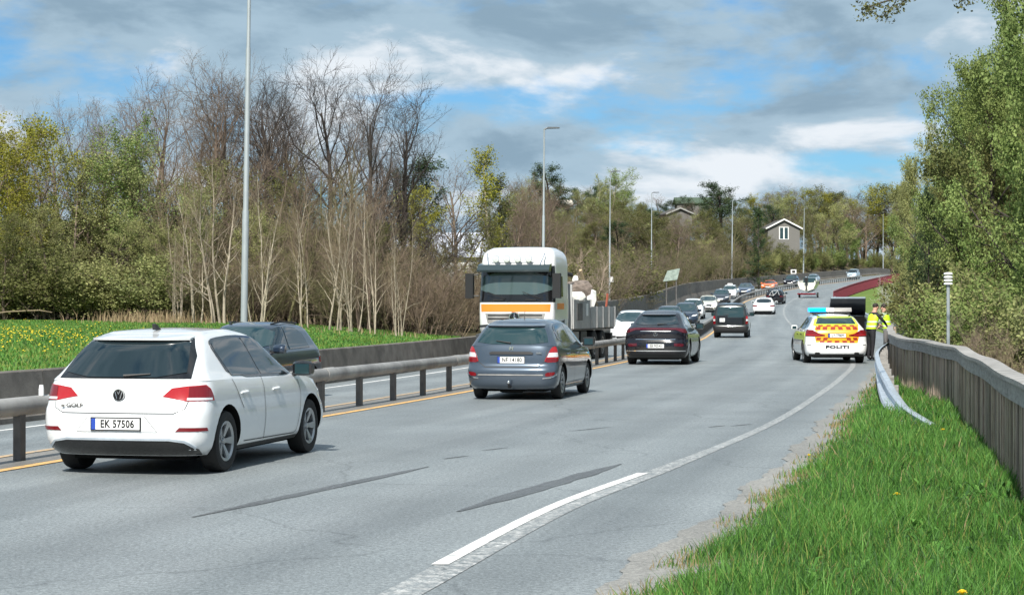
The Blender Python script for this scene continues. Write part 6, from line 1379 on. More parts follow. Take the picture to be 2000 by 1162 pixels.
def hill():
    rx = [1000, 1045, 1090, 1150, 1195, 1240, 1290, 1340, 1400, 1440, 1490, 1540, 1600, 1650, 1700, 1760, 1830]; ry = [335, 330, 335, 345, 340, 378, 372, 382, 385, 380, 372, 366, 358, 352, 365, 352, 350]
    tree('pine', 1082, 260, 320, 'dark pine on the skyline right of the second lamp post', 'pine_tree', BK_dark, LF_con, wide=1.3)
    tree('leafy0', 1190, 300, 324, 'pale green rounded tree on the skyline above the third lamp post', 'spring_tree', BK_pale, LF_green, wide=1.3); tree('leafy2', 1160, 300, 335, 'pale spring tree left of the rounded one on the skyline', 'spring_tree', BK_pale, LF_soft, wide=1.0)
    tree('pine', 1418, 330, 350, 'dark broad pine on the skyline beside the fifth lamp post', 'pine_tree', BK_dark, LF_con, wide=1.7); tree('spruce', 1482, 262, 398, 'slim dark spruce left of the grey gabled house', 'spruce_tree', BK_dark, LF_con, wide=.8)
    Yr = solve_Y(1655, -11); tree('green0', 1655, Yr, 425, 'big rounded fresh green tree left of the far right-hand woods', 'green_tree', BK_brown, LF_green, twig=BK_olive, wide=1.05); Yr = solve_Y(1622, -10); tree('bush1', 1622, Yr, 470, 'smaller rounded green bush beside the big rounded one', 'green_bush', BK_brown, LF_green, wide=1.1, cat='bush')
    tree('birch', 1610, 420, 372, 'yellow birch on the skyline above the round green tree', 'birch_tree', BK_pale, LF_yel, wide=1.4); tree('green1', 1745, 455, 352, 'yellow-green tree beside the right-hand spruce', 'spring_tree', BK_brown, LF_yel, wide=1.1)
    for k, (x, yt) in enumerate(((1312, 378), (1338, 384), (1362, 386), (1388, 380), (1405, 372))): tree(('leafy0', 'bare1', 'leafy2', 'pine', 'leafy1')[k], x, 395, yt, 'dark tree screening the skyline house', 'hillside_tree', BK_dark, LF_olive if k % 2 else LF_con, twig=BK_brown, group='trees screening the skyline house', wide=1.6)
    for k in range(12): tree(('leafy%d', 'bare%d')[k % 2] % (k % 3), 1470 + k * 27 + _rt.uniform(-8, 8), 425, 362 + _rt.uniform(-8, 10), 'skyline tree above the gabled house and the bend', 'hillside_tree', BK_brown, (LF_olive, LF_yel)[k % 4 == 0], twig=BK_brown, group='skyline trees on the right of the hill', wide=1.5)
    kinds = [('bare', BK_brown, None, 'bare'), ('leafy', BK_brown, LF_olive, 'olive'), ('leafy', BK_brown, LF_soft, 'grey-green'), ('bare', BK_red, None, 'reddish bare'), ('pine', BK_dark, LF_con, 'dark pine'), ('leafy', BK_pale, LF_soft, 'soft green'), ('bare', BK_olive, None, 'olive bare')]
    for k in range(150):
        x = 1000 + (k * 61.8) % 800 + _rt.uniform(-12, 12); t = (k % 7) / 6; Y = 430 - 205 * t + _rt.uniform(-15, 15); yr_ = float(np.interp(x, rx, ry)); top = yr_ + t * 75 + _rt.uniform(0, 22)
        if 1480 < x < 1585 and Y < 345: continue
        Xw = px(x, Y)
        if float((Xw - cx(min(Y, 520))) * np.cos(hd(min(Y, 520)))) > -9: continue
        kd = kinds[(k * 3 + (k // 7)) % 7]; pr = kd[0] if kd[0] == 'pine' else kd[0] + str(k % 3)
        h = pz(top, Y) - gz(Xw, Y)
        if h < 4: h = _rt.uniform(4, 6)
        tree(pr, x, Y, top, kd[3] + ' tree among the woods on the far hillside', 'hillside_tree', kd[1], kd[2] or LF_soft, twig=kd[1], group=kd[3] + ' trees on the far hillside', H=min(max(h, 6), 15), wide=1.45)
hill()
def hill_front():
    kinds = [('bare', BK_brown, None, 'bare brown'), ('leafy', BK_brown, LF_olive, 'olive-leaved'), ('bare', BK_olive, None, 'bare olive'), ('leafy', BK_brown, LF_olive, 'dull green'), ('bare', BK_red, None, 'bare reddish')]
    for k in range(46):
        x = 1010 + k * 15.5 + _rt.uniform(-7, 7); Y = 235 + _rt.uniform(-25, 45); top = float(np.interp(x, [1000, 1200, 1250, 1480, 1500, 1575, 1590, 1750], [390, 395, 415, 430, 468, 468, 430, 415])) + _rt.uniform(-16, 22)
        Xw = px(x, Y); o = float((Xw - cx(Y)) * np.cos(hd(Y)))
        if o > -9: Y = solve_Y(x, -12) + 6; Xw = px(x, Y)
        kd = kinds[k % 5]; h = pz(top, Y) - gz(Xw, Y)
        if h < 3: continue
        tree(kd[0] + str(k % 3), x, Y, top, kd[3] + ' tree on the slope above the queue', 'hillside_tree', kd[1], kd[2] or LF_soft, twig=kd[1], group=kd[3] + ' trees above the queue', wide=1.5)
    for k in range(20):
        x = 1485 + k * 14 + _rt.uniform(-5, 5); Yr = solve_Y(x, -9.5) + _rt.uniform(0, 6); h_ = 1502 < x < 1572
        tree('bush%d' % (k % 2), x, Yr, (478 if h_ else 486) + _rt.uniform(-8, 14), 'bush behind the far barrier on the bend', 'bush', BK_brown, (LF_olive, LF_soft, LF_olive, LF_green)[k % 4], group='bushes behind the barrier on the bend', cat='bush', wide=1.0)
hill_front()
def right_wood():
    G = 'trees behind the wooden fence'
    for pr, x, Y, yt, lb, lf, w in (('green0', 2175, 37, -330, 'huge green tree whose crown fills the right edge of the picture', LF_green, .8), ('green1', 2045, 42, -140, 'tall fresh green tree behind the sensor post', LF_green, .6), ('green2', 2075, 49, -250, 'dense green tree at the right edge behind the nearest one', LF_olive, .9),
            ('green0', 1938, 57, 10, 'bright green tree forming the upper slope of the right-hand wood', LF_green, .68), ('green1', 1868, 66, 130, 'green tree stepping down to the left behind the sensor post', LF_green, .62), ('green2', 1828, 78, 225, 'silvery green tree near the left edge of the right-hand wood', LF_soft, .58), ('green0', 2035, 64, -60, 'green tree deep in the right-hand wood', LF_green, .8), ('green2', 1796, 94, 300, 'small pale green tree at the left tip of the right-hand wood', LF_soft, .45),
            ('green1', 1930, 74, 90, 'green tree filling the middle of the right-hand wood', LF_green, .7), ('green2', 1995, 50, 250, 'lower green tree just right of the sensor post', LF_green, .55), ('green0', 1935, 70, 330, 'lower green tree directly behind the sensor post', LF_green, .6), ('green1', 1850, 72, 380, 'lower green tree left of the sensor post', LF_green, .55), ('green2', 1815, 86, 290, 'leafy tree behind the dark spruces', LF_green, .6), ('green1', 1805, 90, 395, 'low green tree left of the dark spruces', LF_olive, .55), ('green0', 1925, 62, 180, 'shaded green tree in the heart of the right-hand wood', LF_olive, .6), ('green2', 1880, 69, 300, 'dense green tree between the spruces and the sensor post', LF_olive, .6), ('green1', 1990, 58, 120, 'dense green tree above the near fence', LF_olive, .6)):
        tree(pr, x, Y, yt, lb, 'green_tree', BK_dark, lf, group=G, wide=w)
    tree('spruce', 1806, 68, 350, 'dark green spruce behind the police car and officers', 'spruce_tree', BK_dark, LF_con, wide=.62)
    tree('spruce', 1818, 82, 375, 'shorter dark spruce beside the one behind the police car', 'spruce_tree', BK_dark, LF_con, wide=.9)
    for k in range(6): tree('bush%d' % (k % 2), 1806 + k * 13, 80 + k % 3 * 3, 520 - k * 6, 'shady bush under the dark spruces', 'bush', BK_brown, LF_olive, group='bushes under the spruces', cat='bush', wide=.95)
    tree('spruce', 1814, 60, 345, 'foremost dark spruce right of the officers', 'spruce_tree', BK_dark, LF_con, wide=.5); tree('spruce', 1786, 66, 455, 'small dark spruce just behind the officers', 'spruce_tree', BK_dark, LF_con, wide=.6)
    tree('spruce', 1848, 63, 330, 'dark spruce inside the right-hand wood', 'spruce_tree', BK_dark, LF_con, wide=.8)
    for k in range(15):
        x = 1800 + k * 16 + _rt.uniform(-6, 6); Y = 50 + (14 - k) * 1.5 + _rt.uniform(-2, 2) - (8 if k > 8 else 0); tree('bush%d' % (k % 2) if k % 3 else 'green%d' % (k % 3), x, Y, _rt.uniform(450, 540) + (50 if k < 6 else 0), 'green bush behind the wooden fence', 'bush', BK_brown, (LF_green, LF_soft, LF_olive)[k % 3], group='bushes behind the wooden fence', cat='bush', wide=1.0 if k % 3 else .55)
    for k in range(8): tree('bush%d' % (k % 2), 1868 + k * 24, 40 - k * .7, _rt.uniform(525, 575), 'fresh green bush low behind the near wooden fence', 'bush', BK_brown, (LF_green, LF_soft)[k % 2], group='low bushes behind the near fence', cat='bush', wide=.95)
    for k in range(4):
        x = 1885 + k * 36; tree('thicket%d' % (k % 3), x, 36 - k * .8, _rt.uniform(560, 610), 'tangled brown brambles behind the wooden fence', 'thicket', BK_tan if k % 2 else BK_brown, group='brambles behind the fence', cat='shrub', wide=1.0)
    tree('thicket1', 1742, 132, 528, 'white-flowering shrub beyond the open boot lid', 'blossoming_shrub', BK_tan, twig=LF_white, cat='shrub', wide=.8)
    # limb of the near tree reaching over the top right of the picture
    rng = np.random.default_rng(5); Y = 27
    root = thing('overhanging_limb', 'leafy branch hanging into the top right corner', 'branch', (px(2080, Y), Y, pz(-25, Y)))
    st = ([(0, 0, 0)], [(-1, .1, .10)], [2.8], [.05]); br = grow(rng, st, [dict(seg=8, wander=.06, trop=-.03, tip=.2), dict(n=14, t0=.2, len=.62, ang=55, seg=4, wander=.15, trop=-.06, rr=.5, rmin=.006), dict(n=5, len=.3, ang=45, seg=2, wander=.2, rr=.6, rmin=.003)])
    V, F, n = [], [], 0
    for (P, R), k in zip(br, (6, 4, 3)): v, f = tubes_batch(P, R, k); V.append(v); F.append(f + n); n += len(v)
    obj('branch_wood', mesh_np('branch_wood', np.concatenate(V), np.concatenate(F)), BK_dark, root)
    C = np.concatenate([br[2][0].reshape(-1, 3), br[1][0].reshape(-1, 3)]); C = np.repeat(C, 5, 0) + rng.normal(0, .035, (len(C) * 5, 3)); v, f = leaf_quads(rng, C, .052, .8, 1.8); obj('leaves', mesh_np('leaves', v, f), LF_olive, root)
right_wood()
# ------------------------------------------------------------------ grass, flowers, reeds
def blades(rng, X, Y, h, w, z=None, bend=.5):
    n = len(X); z = ground(X, Y) if z is None else z; a = rng.uniform(0, 2 * PI, n); d = np.stack([np.cos(a), np.sin(a), np.zeros(n)], 1); b = np.stack([-np.sin(a), np.cos(a), np.zeros(n)], 1)
    lean = rng.uniform(0, PI * 2, n); ld = np.stack([np.cos(lean), np.sin(lean), np.zeros(n)], 1) * (rng.uniform(.1, 1, n) * bend * h)[:, None]
    base = np.stack([X, Y, z - .01], 1); up = np.array([0, 0, 1.0]); V = []
    for t, ww in ((0, 1.0), (.55, .85), (1.0, .12)):
        c = base + up * (h * (t - .18 * bend * t * t))[:, None] + ld * t * t; V += [c - b * (w * ww)[:, None] * .5, c + b * (w * ww)[:, None] * .5]
    V = np.stack(V, 1).reshape(-1, 3); i = np.arange(n)[:, None] * 6
    F = np.concatenate([i + np.array([[0, 1, 3, 2]]), i + np.array([[2, 3, 5, 4]])], 1).reshape(-1, 4); return V, F
def grass_object(name, label, V, F, mats, idx, cat='grass'):
    me = mesh_np(name, V, F)
    for m in mats: me.materials.append(m)
    me.polygons.foreach_set('material_index', np.repeat(idx, len(F) // len(idx)).astype(np.int32)); o = bpy.data.objects.new(name, me); COL.objects.link(o); tag(o, label, cat, None, 'stuff'); return o
GR = [mat('grass_mid', (0.075, 0.20, 0.032), .6, trans=.3, spec=.3), mat('grass_dark', (0.040, 0.105, 0.026), .6, trans=.3, spec=.3), mat('grass_light', (0.14, 0.30, 0.06), .6, trans=.35, spec=.3), mat('grass_dry', (0.26, 0.20, 0.10), .8, trans=.2), mat('grass_yellowish', (0.20, 0.25, 0.05), .7, trans=.3)]
def verge():
    rng = np.random.default_rng(3); XX, YY = [], []
    for (ya, yb, dens) in ((9.2, 13, 2600), (13, 17, 2100), (17, 22, 1500), (22, 30, 950), (30, 46, 420), (46, 62, 220)):
        wdt = 3.6; n = int((yb - ya) * wdt * dens); y = rng.uniform(ya, yb, n); x = ex(y) + rng.uniform(0.02, wdt, n); k = x < fx(y) - .03; XX.append(x[k]); YY.append(y[k])
    X_, Y_ = np.concatenate(XX), np.concatenate(YY); edge = X_ - ex(Y_) + .14 * np.sin(Y_ * 3.1) + .09 * np.sin(Y_ * 7.7 + 1); pat = hash2(X_, Y_, .55) + hash2(X_ + 5, Y_, .21) * .6
    keep = (edge > .12) & (rng.uniform(0, 1, len(X_)) < sst(.08, .7, edge) * .9 + .1); X_, Y_, edge, pat = X_[keep], Y_[keep], edge[keep], pat[keep]; n = len(X_)
    h = (.10 + .15 * rng.random(n) ** 1.8 + .07 * pat) * (.45 + .55 * sst(.1, .9, edge)) * (1 + .15 * sst(20, 40, Y_)); h = np.clip(h, .035, .36); w = rng.uniform(.0045, .0085, n) * (1 + .07 * np.clip(Y_ - 12, 0, 30))
    V, F = blades(rng, X_, Y_, h, w, bend=.6)
    r = rng.random(n) + pat * .22; idx = np.where(r < .33, 1, np.where(r < .82, 0, 2)); idx = np.where(rng.random(n) < .06 + .08 * sst(.2, 1, -pat), 4, idx); idx = np.where(rng.random(n) < .02, 3, idx); idx = np.where((edge < .42) & (rng.random(n) < .55), 3, idx)
    grass_object('verge_grass', 'long fresh green grass on the verge beside the wooden fence', V, F, GR, idx)
    # broad-leaved weeds among the grass
    V, F, I, nv = [], [], [], 0; m = 0
    for k in range(150):
        y = 10 + 26 * rng.random() ** 1.5; xlo, xhi = float(ex(y)) + .6, float(fx(y)) - .08; t = rng.random() ** .6; x = xlo + (xhi - xlo) * t; z = gz(x, y)
        for q in range(rng.integers(4, 8)):
            a = rng.uniform(0, 2 * PI); L = rng.uniform(.08, .17); wd = L * rng.uniform(.16, .26); up = rng.uniform(.35, 1.1); d = np.array([math.cos(a), math.sin(a), 0]); b = np.array([-math.sin(a), math.cos(a), 0]); c0 = np.array([x, y, z + .02])
            pts = [c0, c0 + d * L * .45 + [0, 0, L * up * .7], c0 + d * L + [0, 0, L * up * .75]]
            V += [pts[0] - b * wd * .12, pts[0] + b * wd * .12, pts[1] - b * wd * .5, pts[1] + b * wd * .5, pts[2] - b * wd * .06, pts[2] + b * wd * .06]; F += [(nv, nv + 1, nv + 3, nv + 2), (nv + 2, nv + 3, nv + 5, nv + 4)]; nv += 6; I.append(int(rng.choice([0, 0, 2])))
    n_small = len(I)
    for k in range(34):
        y = 10 + 7 * rng.random(); xlo, xhi = float(ex(y)) + 1.0, float(fx(y)) - .1; x = xlo + (xhi - xlo) * rng.random() ** .5; z = gz(x, y)
        for q in range(rng.integers(5, 9)):
            a = rng.uniform(0, 2 * PI); L = rng.uniform(.09, .16); wd = L * rng.uniform(.18, .26); up = rng.uniform(.5, 1.2); d = np.array([math.cos(a), math.sin(a), 0]); b = np.array([-math.sin(a), math.cos(a), 0]); c0 = np.array([x, y, z + .03])
            pts = [c0, c0 + d * L * .35 + [0, 0, L * up * .6], c0 + d * L * .7 + [0, 0, L * up * .85], c0 + d * L + [0, 0, L * up * .72]]
            V += [pts[0] - b * wd * .1, pts[0] + b * wd * .1, pts[1] - b * wd * .45, pts[1] + b * wd * .45, pts[1] - b * wd * .45, pts[1] + b * wd * .45, pts[2] - b * wd * .4, pts[2] + b * wd * .4, pts[2] - b * wd * .4, pts[2] + b * wd * .4, pts[3] - b * wd * .05, pts[3] + b * wd * .05]
            for u in range(3): F.append((nv, nv + 1, nv + 3, nv + 2)); nv += 4
            I += [int(rng.choice([0, 0, 2, 1]))] * 3
    F2 = len(F); I = [I[0]] * 0 + sum([[i, i] for i in I[:n_small]], []) + I[n_small:]
    grass_object('verge_weeds', 'broad-leaved weeds scattered through the verge grass', np.array(V), np.array(F), GR, np.array(I), 'weeds')
verge()
M_dand = mat('dandelion_yellow', (0.78, 0.58, 0.02), .6); M_stem = mat('dandelion_stem', (0.16, 0.22, 0.06), .6)
def dandelion(x, y, label, h=.17, s=1.0):
    Y = (CAM_H - h - .1) * FPX / (y - HOR); X_ = px(x, Y); z = gz(X_, Y); t = thing('dandelion', label, 'flower', (X_, Y, z), random.uniform(0, 6))
    b = MB(); b.tube([(0, 0, 0), (.01, 0, h * .6), (0, .01, h)], .003, 5); b.build('stem', M_stem, t)
    b = MB(); rnd = random.Random(int(x))
    for ring, (n, r, up) in enumerate(((16, .024, .004), (13, .019, .011), (9, .012, .016))):
        for k in range(n):
            a = 2 * PI * (k + ring * .4) / n; d = Vector((math.cos(a), math.sin(a), 0)); p = Vector((-d.y, d.x, 0)) * .0035; rr = r * s * rnd.uniform(.85, 1.1)
            b.add([Vector((0, .01, h)) - p, Vector((0, .01, h)) + p, Vector((0, .01, h + up)) + d * rr + p * 1.3, Vector((0, .01, h + up)) + d * rr - p * 1.3], [(0, 1, 2, 3)])
    b.lathe([(0, h - .008), (.008, h - .006), (.012, h + .006), (.006, h + .014), (0, h + .014)], 10, Matrix.Translation((0, .01, 0))); b.build('flower_head', M_dand, t)
dandelion(1750, 967, 'yellow dandelion in the middle of the verge grass', s=1.25); dandelion(1876, 1157, 'yellow dandelion at the bottom edge of the picture', s=1.1); dandelion(1843, 842, 'yellow dandelion right of the guardrail end', s=1.4); dandelion(1578, 874, 'small pale yellow dandelion near the asphalt edge', s=.9)
def field():
    rng = np.random.default_rng(9); n = 90000; Y_ = 26 + 72 * rng.random(n) ** .8; xe = rng.uniform(-60, 900, n); X_ = px(xe, Y_); o = (X_ - cx(Y_)) * np.cos(hd(Y_)); k = (o < -5.75) & (Y_ < 97 - np.clip(xe - 250, 0, 650) * .022 + 3); X_, Y_, xe = X_[k], Y_[k], xe[k]; n = len(X_)
    pat = hash2(X_, Y_, 1.7); h = np.clip(.09 + .05 * rng.random(n) + .025 * pat, .05, .25); w = rng.uniform(.02, .035, n) * (1 + .012 * (Y_ - 26)); V, F = blades(rng, X_, Y_, h, w, bend=.7)
    r = rng.random(n) + pat * .15; idx = np.where(r < .15, 1, np.where(r < .5, 0, np.where(r < .78, 2, 4))); grass_object('field_grass', 'bright green meadow grass beyond the concrete barrier', V, F, GR, idx)
    # dandelion drift
    m = 330; Y2 = rng.normal(57, 5.5, m); x2 = rng.uniform(-40, 330, m) * rng.random(m) ** .4; ex_ = rng.random(m) < .16; Y2[ex_] = rng.uniform(45, 90, ex_.sum()); X2 = px(x2, Y2); o = (X2 - cx(Y2)) * np.cos(hd(Y2)); k = o < -6.2; X2, Y2 = X2[k], Y2[k]
    z = ground(X2, Y2) + rng.uniform(.10, .17, len(X2)); r = rng.uniform(.018, .034, len(X2)); V, F = [], []
    ring = [(math.cos(a), math.sin(a)) for a in np.linspace(0, 2 * PI, 7)[:-1]]
    for i, (x, y, zz, rr) in enumerate(zip(X2, Y2, z, r)):
        nb = len(V); V += [(x + rr * c, y + rr * s_, zz) for c, s_ in ring] + [(x, y, zz + rr * .6)]; V.append((x, y, zz - .012)); F += [(nb + q, nb + (q + 1) % 6, nb + 6) for q in range(6)] + [(nb + (q + 1) % 6, nb + q, nb + 7) for q in range(6)]
    me = mesh_from('meadow_dandelions', V, F); tag(obj('meadow_dandelions', me, M_dand), 'drift of yellow dandelions across the meadow', 'flowers', None, 'stuff')
    # dry reeds at the foot of the wood and dry patch by the barrier
    q = 1100; xe = np.concatenate([rng.normal(310, 70, q), rng.uniform(560, 830, 120)]); Y3 = np.concatenate([rng.uniform(86, 93, q), rng.uniform(78, 84, 120)]); X3 = px(xe, Y3); hh = np.concatenate([rng.uniform(.2, .8, q), rng.uniform(.15, .4, 120)]); V, F = blades(rng, X3, Y3, hh, np.full(len(X3), .03), bend=.5)
    M_reed = mat('dry_reed', (0.34, 0.26, 0.15), .8, trans=.2); M_reed2 = mat('dry_reed_brown', (0.22, 0.15, 0.09), .8, trans=.2)
    grass_object('dry_reeds', 'dry tan reeds along the foot of the left wood', V, F, [M_reed, M_reed2], (rng.random(len(X3)) < .4).astype(int), 'reeds')
    q = 1500; xe = rng.uniform(-40, 55, q); Y4 = rng.uniform(29.5, 33.5, q); X4 = px(xe, Y4); o = (X4 - cx(Y4)) * np.cos(hd(Y4)); k = (o < -5.7); V, F = blades(rng, X4[k], Y4[k], rng.uniform(.08, .26, k.sum()), np.full(k.sum(), .012), bend=.9)
    grass_object('dry_grass', 'patch of dry straw-coloured grass behind the barrier at the left edge', V, F, [M_reed, M_reed2], (rng.random(k.sum()) < .3).astype(int))
field()
b = MB(); Yb = 91; pts = [(px(a, Yb), Yb + d, pz(q, Yb)) for a, q, d in ((-20, 614, 0), (10, 609, .3), (45, 607, .5), (75, 606, .2), (102, 610, 0))]; b.tube(pts, [.035, .035, .03, .025, .015], 6); b.tube([pts[2], (pts[2][0] + .5, Yb - .4, pts[2][2] + .35)], [.02, .008], 5)
tag(b.build('fallen_branch', BK_tan, None, True), 'pale fallen branch lying across the foot of the left wood', 'branch')

# ------------------------------------------------------------------ houses and roadside pieces
def house(name, label, x, Y, w, d, zb, zwall, zridge, wall, roof, trim, rot=0.0, windows=(), axis='gable'):
    Xc = px(x, Y); root = thing(name, label, 'house', (Xc, Y, zb), rot); hw, hr = zwall - zb, zridge - zb
    b = MB()
    if axis == 'gable': b.prism([(-w / 2, -2), (w / 2, -2), (w / 2, hw), (0, hr), (-w / 2, hw)], 0, d)
    else: b.prism([(0, -2), (d, -2), (d, hw), (d / 2, hr), (0, hw)], -w / 2, w / 2, 'x')
    b.build('wall', wall, root)
    for sd in (1, -1):
        rb = MB()
        if axis == 'gable': e = w / 2 + .45; s = (hr - hw) / (w / 2); p = [(0, hr + .04), (sd * e, hr - s * e + .04), (sd * e, hr - s * e + .22), (0, hr + .22)]; rb.prism(p, -.4, d + .4)
        else: e = d / 2 + .4; s = (hr - hw) / (d / 2); p = [(d / 2, hr + .04), (d / 2 + sd * e, hr - s * e + .04), (d / 2 + sd * e, hr - s * e + .2), (d / 2, hr + .2)]; rb.prism(p, -w / 2 - .4, w / 2 + .4, 'x')
        r = rb.build('roof', roof, root)
        if axis == 'gable': tb = MB(); tb.prism([(0, hr + .0), (sd * e, hr - s * e + .0), (sd * e, hr - s * e + .26), (0, hr + .26)], -.46, -.41); tb.build('barge_board', trim, r)
    for (wx_, wz, ww, wh) in windows:
        f = MB().box(wx_ - ww / 2, wx_ + ww / 2, -.08, .02, wz, wz + wh).build('window', trim, root)
        for q in (-1, 1): MB().box(wx_ + q * ww * .24 - ww * .17, wx_ + q * ww * .24 + ww * .17, -.1, -.082, wz + .12, wz + wh - .12).build('pane', M_glass2, f)
    return root
M_bg_trim = mat('pale_grey_trim', (.3, .3, .29), .7); M_hgrey = mat('grey_brown_cladding', (0.15, 0.145, 0.135), .8, var=.2, vscale=3, stretch=(1, 1, 8)); M_hroof = mat('dark_roof', (0.07, 0.065, 0.06), .8, var=.2); M_htrim = mat('white_trim', (0.72, 0.72, 0.70), .6); M_groof = mat('green_roof', (0.06, 0.09, 0.06), .7); M_shed = mat('pale_shed_roof', (0.46, 0.49, 0.56), .5, var=.15); M_hwhite = mat('white_wall', (0.62, 0.62, 0.60), .7)
Yh = 330; house('gabled_house', 'grey gabled house with white barge boards and a white window on the hillside', 1531, Yh, 5.6, 8, pz(505, Yh), pz(446, Yh), pz(430, Yh), M_hgrey, M_hroof, M_htrim, .05, [(0, (505 - 468) / FPX * Yh, 1.7, 2.2)])
Yh = 415; house('ridge_house', 'low dark house with a greenish roof on the skyline', 1356, Yh, 7.6, 6, pz(412, Yh), pz(397, Yh), pz(386, Yh), M_hgrey, M_groof, M_hgrey, 0, [], 'eaves')
Yh = 345; house('brown_house', 'half hidden brown house with a pale gable below the skyline', 1328, Yh, 4.6, 6, pz(440, Yh), pz(418, Yh), pz(408, Yh), M_hgrey, M_hroof, M_bg_trim, .2)
Yh = 160; house('long_shed', 'long low white shed behind the trees left of the truck', 850, Yh, 8.2, 6, pz(530, Yh), pz(498, Yh), pz(456, Yh), M_hwhite, M_shed, M_htrim, 0, [], 'eaves')
def roadside_board():
    Y = 147; X_ = px(1311, Y); z = gz(X_, Y); t = thing('notice_board', 'pale greenish board leaning behind the far barrier', 'board', (X_, Y, z), .25); zt = pz(524, Y) - z; zb_ = pz(550, Y) - z
    MB().prism([(-.65, zb_), (.5, zb_ + .15), (.72, zt), (-.3, zt - .2)], 0, .06).build('panel', mat('pale_green_board', (0.27, 0.33, 0.29), .6, var=.3), t); b = MB(); b.box(-.4, -.32, .06, .14, -.2, zb_ + .3); b.box(.4, .48, .06, .14, -.2, zb_ + .3); b.build('legs', M_post, t)
    Y = solve_Y(1550, -7.4); X_ = px(1550, Y); z = gz(X_, Y); t = thing('roadside_sign', 'small white-framed dark sign beside the far barrier', 'sign', (X_, Y, z)); z1 = pz(530, Y) - z
    MB().box(-.45, .45, 0, .05, z1 - .4, z1 + .3).build('sign_frame', M_wht, t); MB().box(-.25, .25, -.02, -.002, z1 - .25, z1 + .15).build('sign_face', M_ink, t); MB().box(-.04, .04, .06, .12, 0, z1 + .2).build('post', M_post, t)
    bm = bmesh.new(); bmesh.ops.create_icosphere(bm, subdivisions=3, radius=1); r2 = random.Random(4)
    for v in bm.verts: v.co *= 1 + .12 * math.sin(v.co.x * 5 + v.co.y * 3) + r2.uniform(-.05, .05)
    me = bpy.data.meshes.new('pale_rock'); bm.to_mesh(me); bm.free(); Y = 262; X_ = px(1103, Y); o = obj('pale_rock', me, mat('pale_rock', (.5, .46, .4), .9, var=.2), None, (X_, Y, pz(398, Y))); o.scale = (1.35, 1, .55); tag(o, 'pale rounded rock on the hillside right of the second lamp post', 'rock')
roadside_board()

# ------------------------------------------------------------------ people
def skin_mesh(name, verts, edges, radii, sub=2, root=0):
    me = bpy.data.meshes.new(name); me.from_pydata(verts, edges, []); o = bpy.data.objects.new(name, me); COL.objects.link(o)
    sk = o.modifiers.new('s', 'SKIN'); sk.use_smooth_shade = True; o.modifiers.new('u', 'SUBSURF').levels = sub
    for i, v in enumerate(me.skin_vertices[0].data):
        r = radii[i]; v.radius = r if hasattr(r, '__len__') else (r, r); v.use_root = (i == root)
    bpy.context.view_layer.update(); dg = bpy.context.evaluated_depsgraph_get(); m2 = bpy.data.meshes.new_from_object(o.evaluated_get(dg)); bpy.data.objects.remove(o); m2.name = name; return m2
M_skin = mat('skin', (0.50, 0.29, 0.21), .5); M_hair = mat('dark_hair', (0.02, 0.014, 0.01), .7); M_troub = mat('black_trousers', (0.010, 0.010, 0.014), .8, bump=.3, bscale=14); M_troug = mat('grey_trousers', (0.13, 0.125, 0.125), .8, bump=.3, bscale=14); M_hiv = mat('hi_vis_vest', (0.52, 0.80, 0.03), .5, emit=0); M_jack = mat('dark_jacket', (0.012, 0.014, 0.02), .8); M_refl = mat('reflective_tape', (.62, .64, .62), .3); M_greyj = mat('grey_green_jacket', (0.28, 0.36, 0.26), .8); M_shoe = mat('black_shoe', (.01, .01, .01), .5)
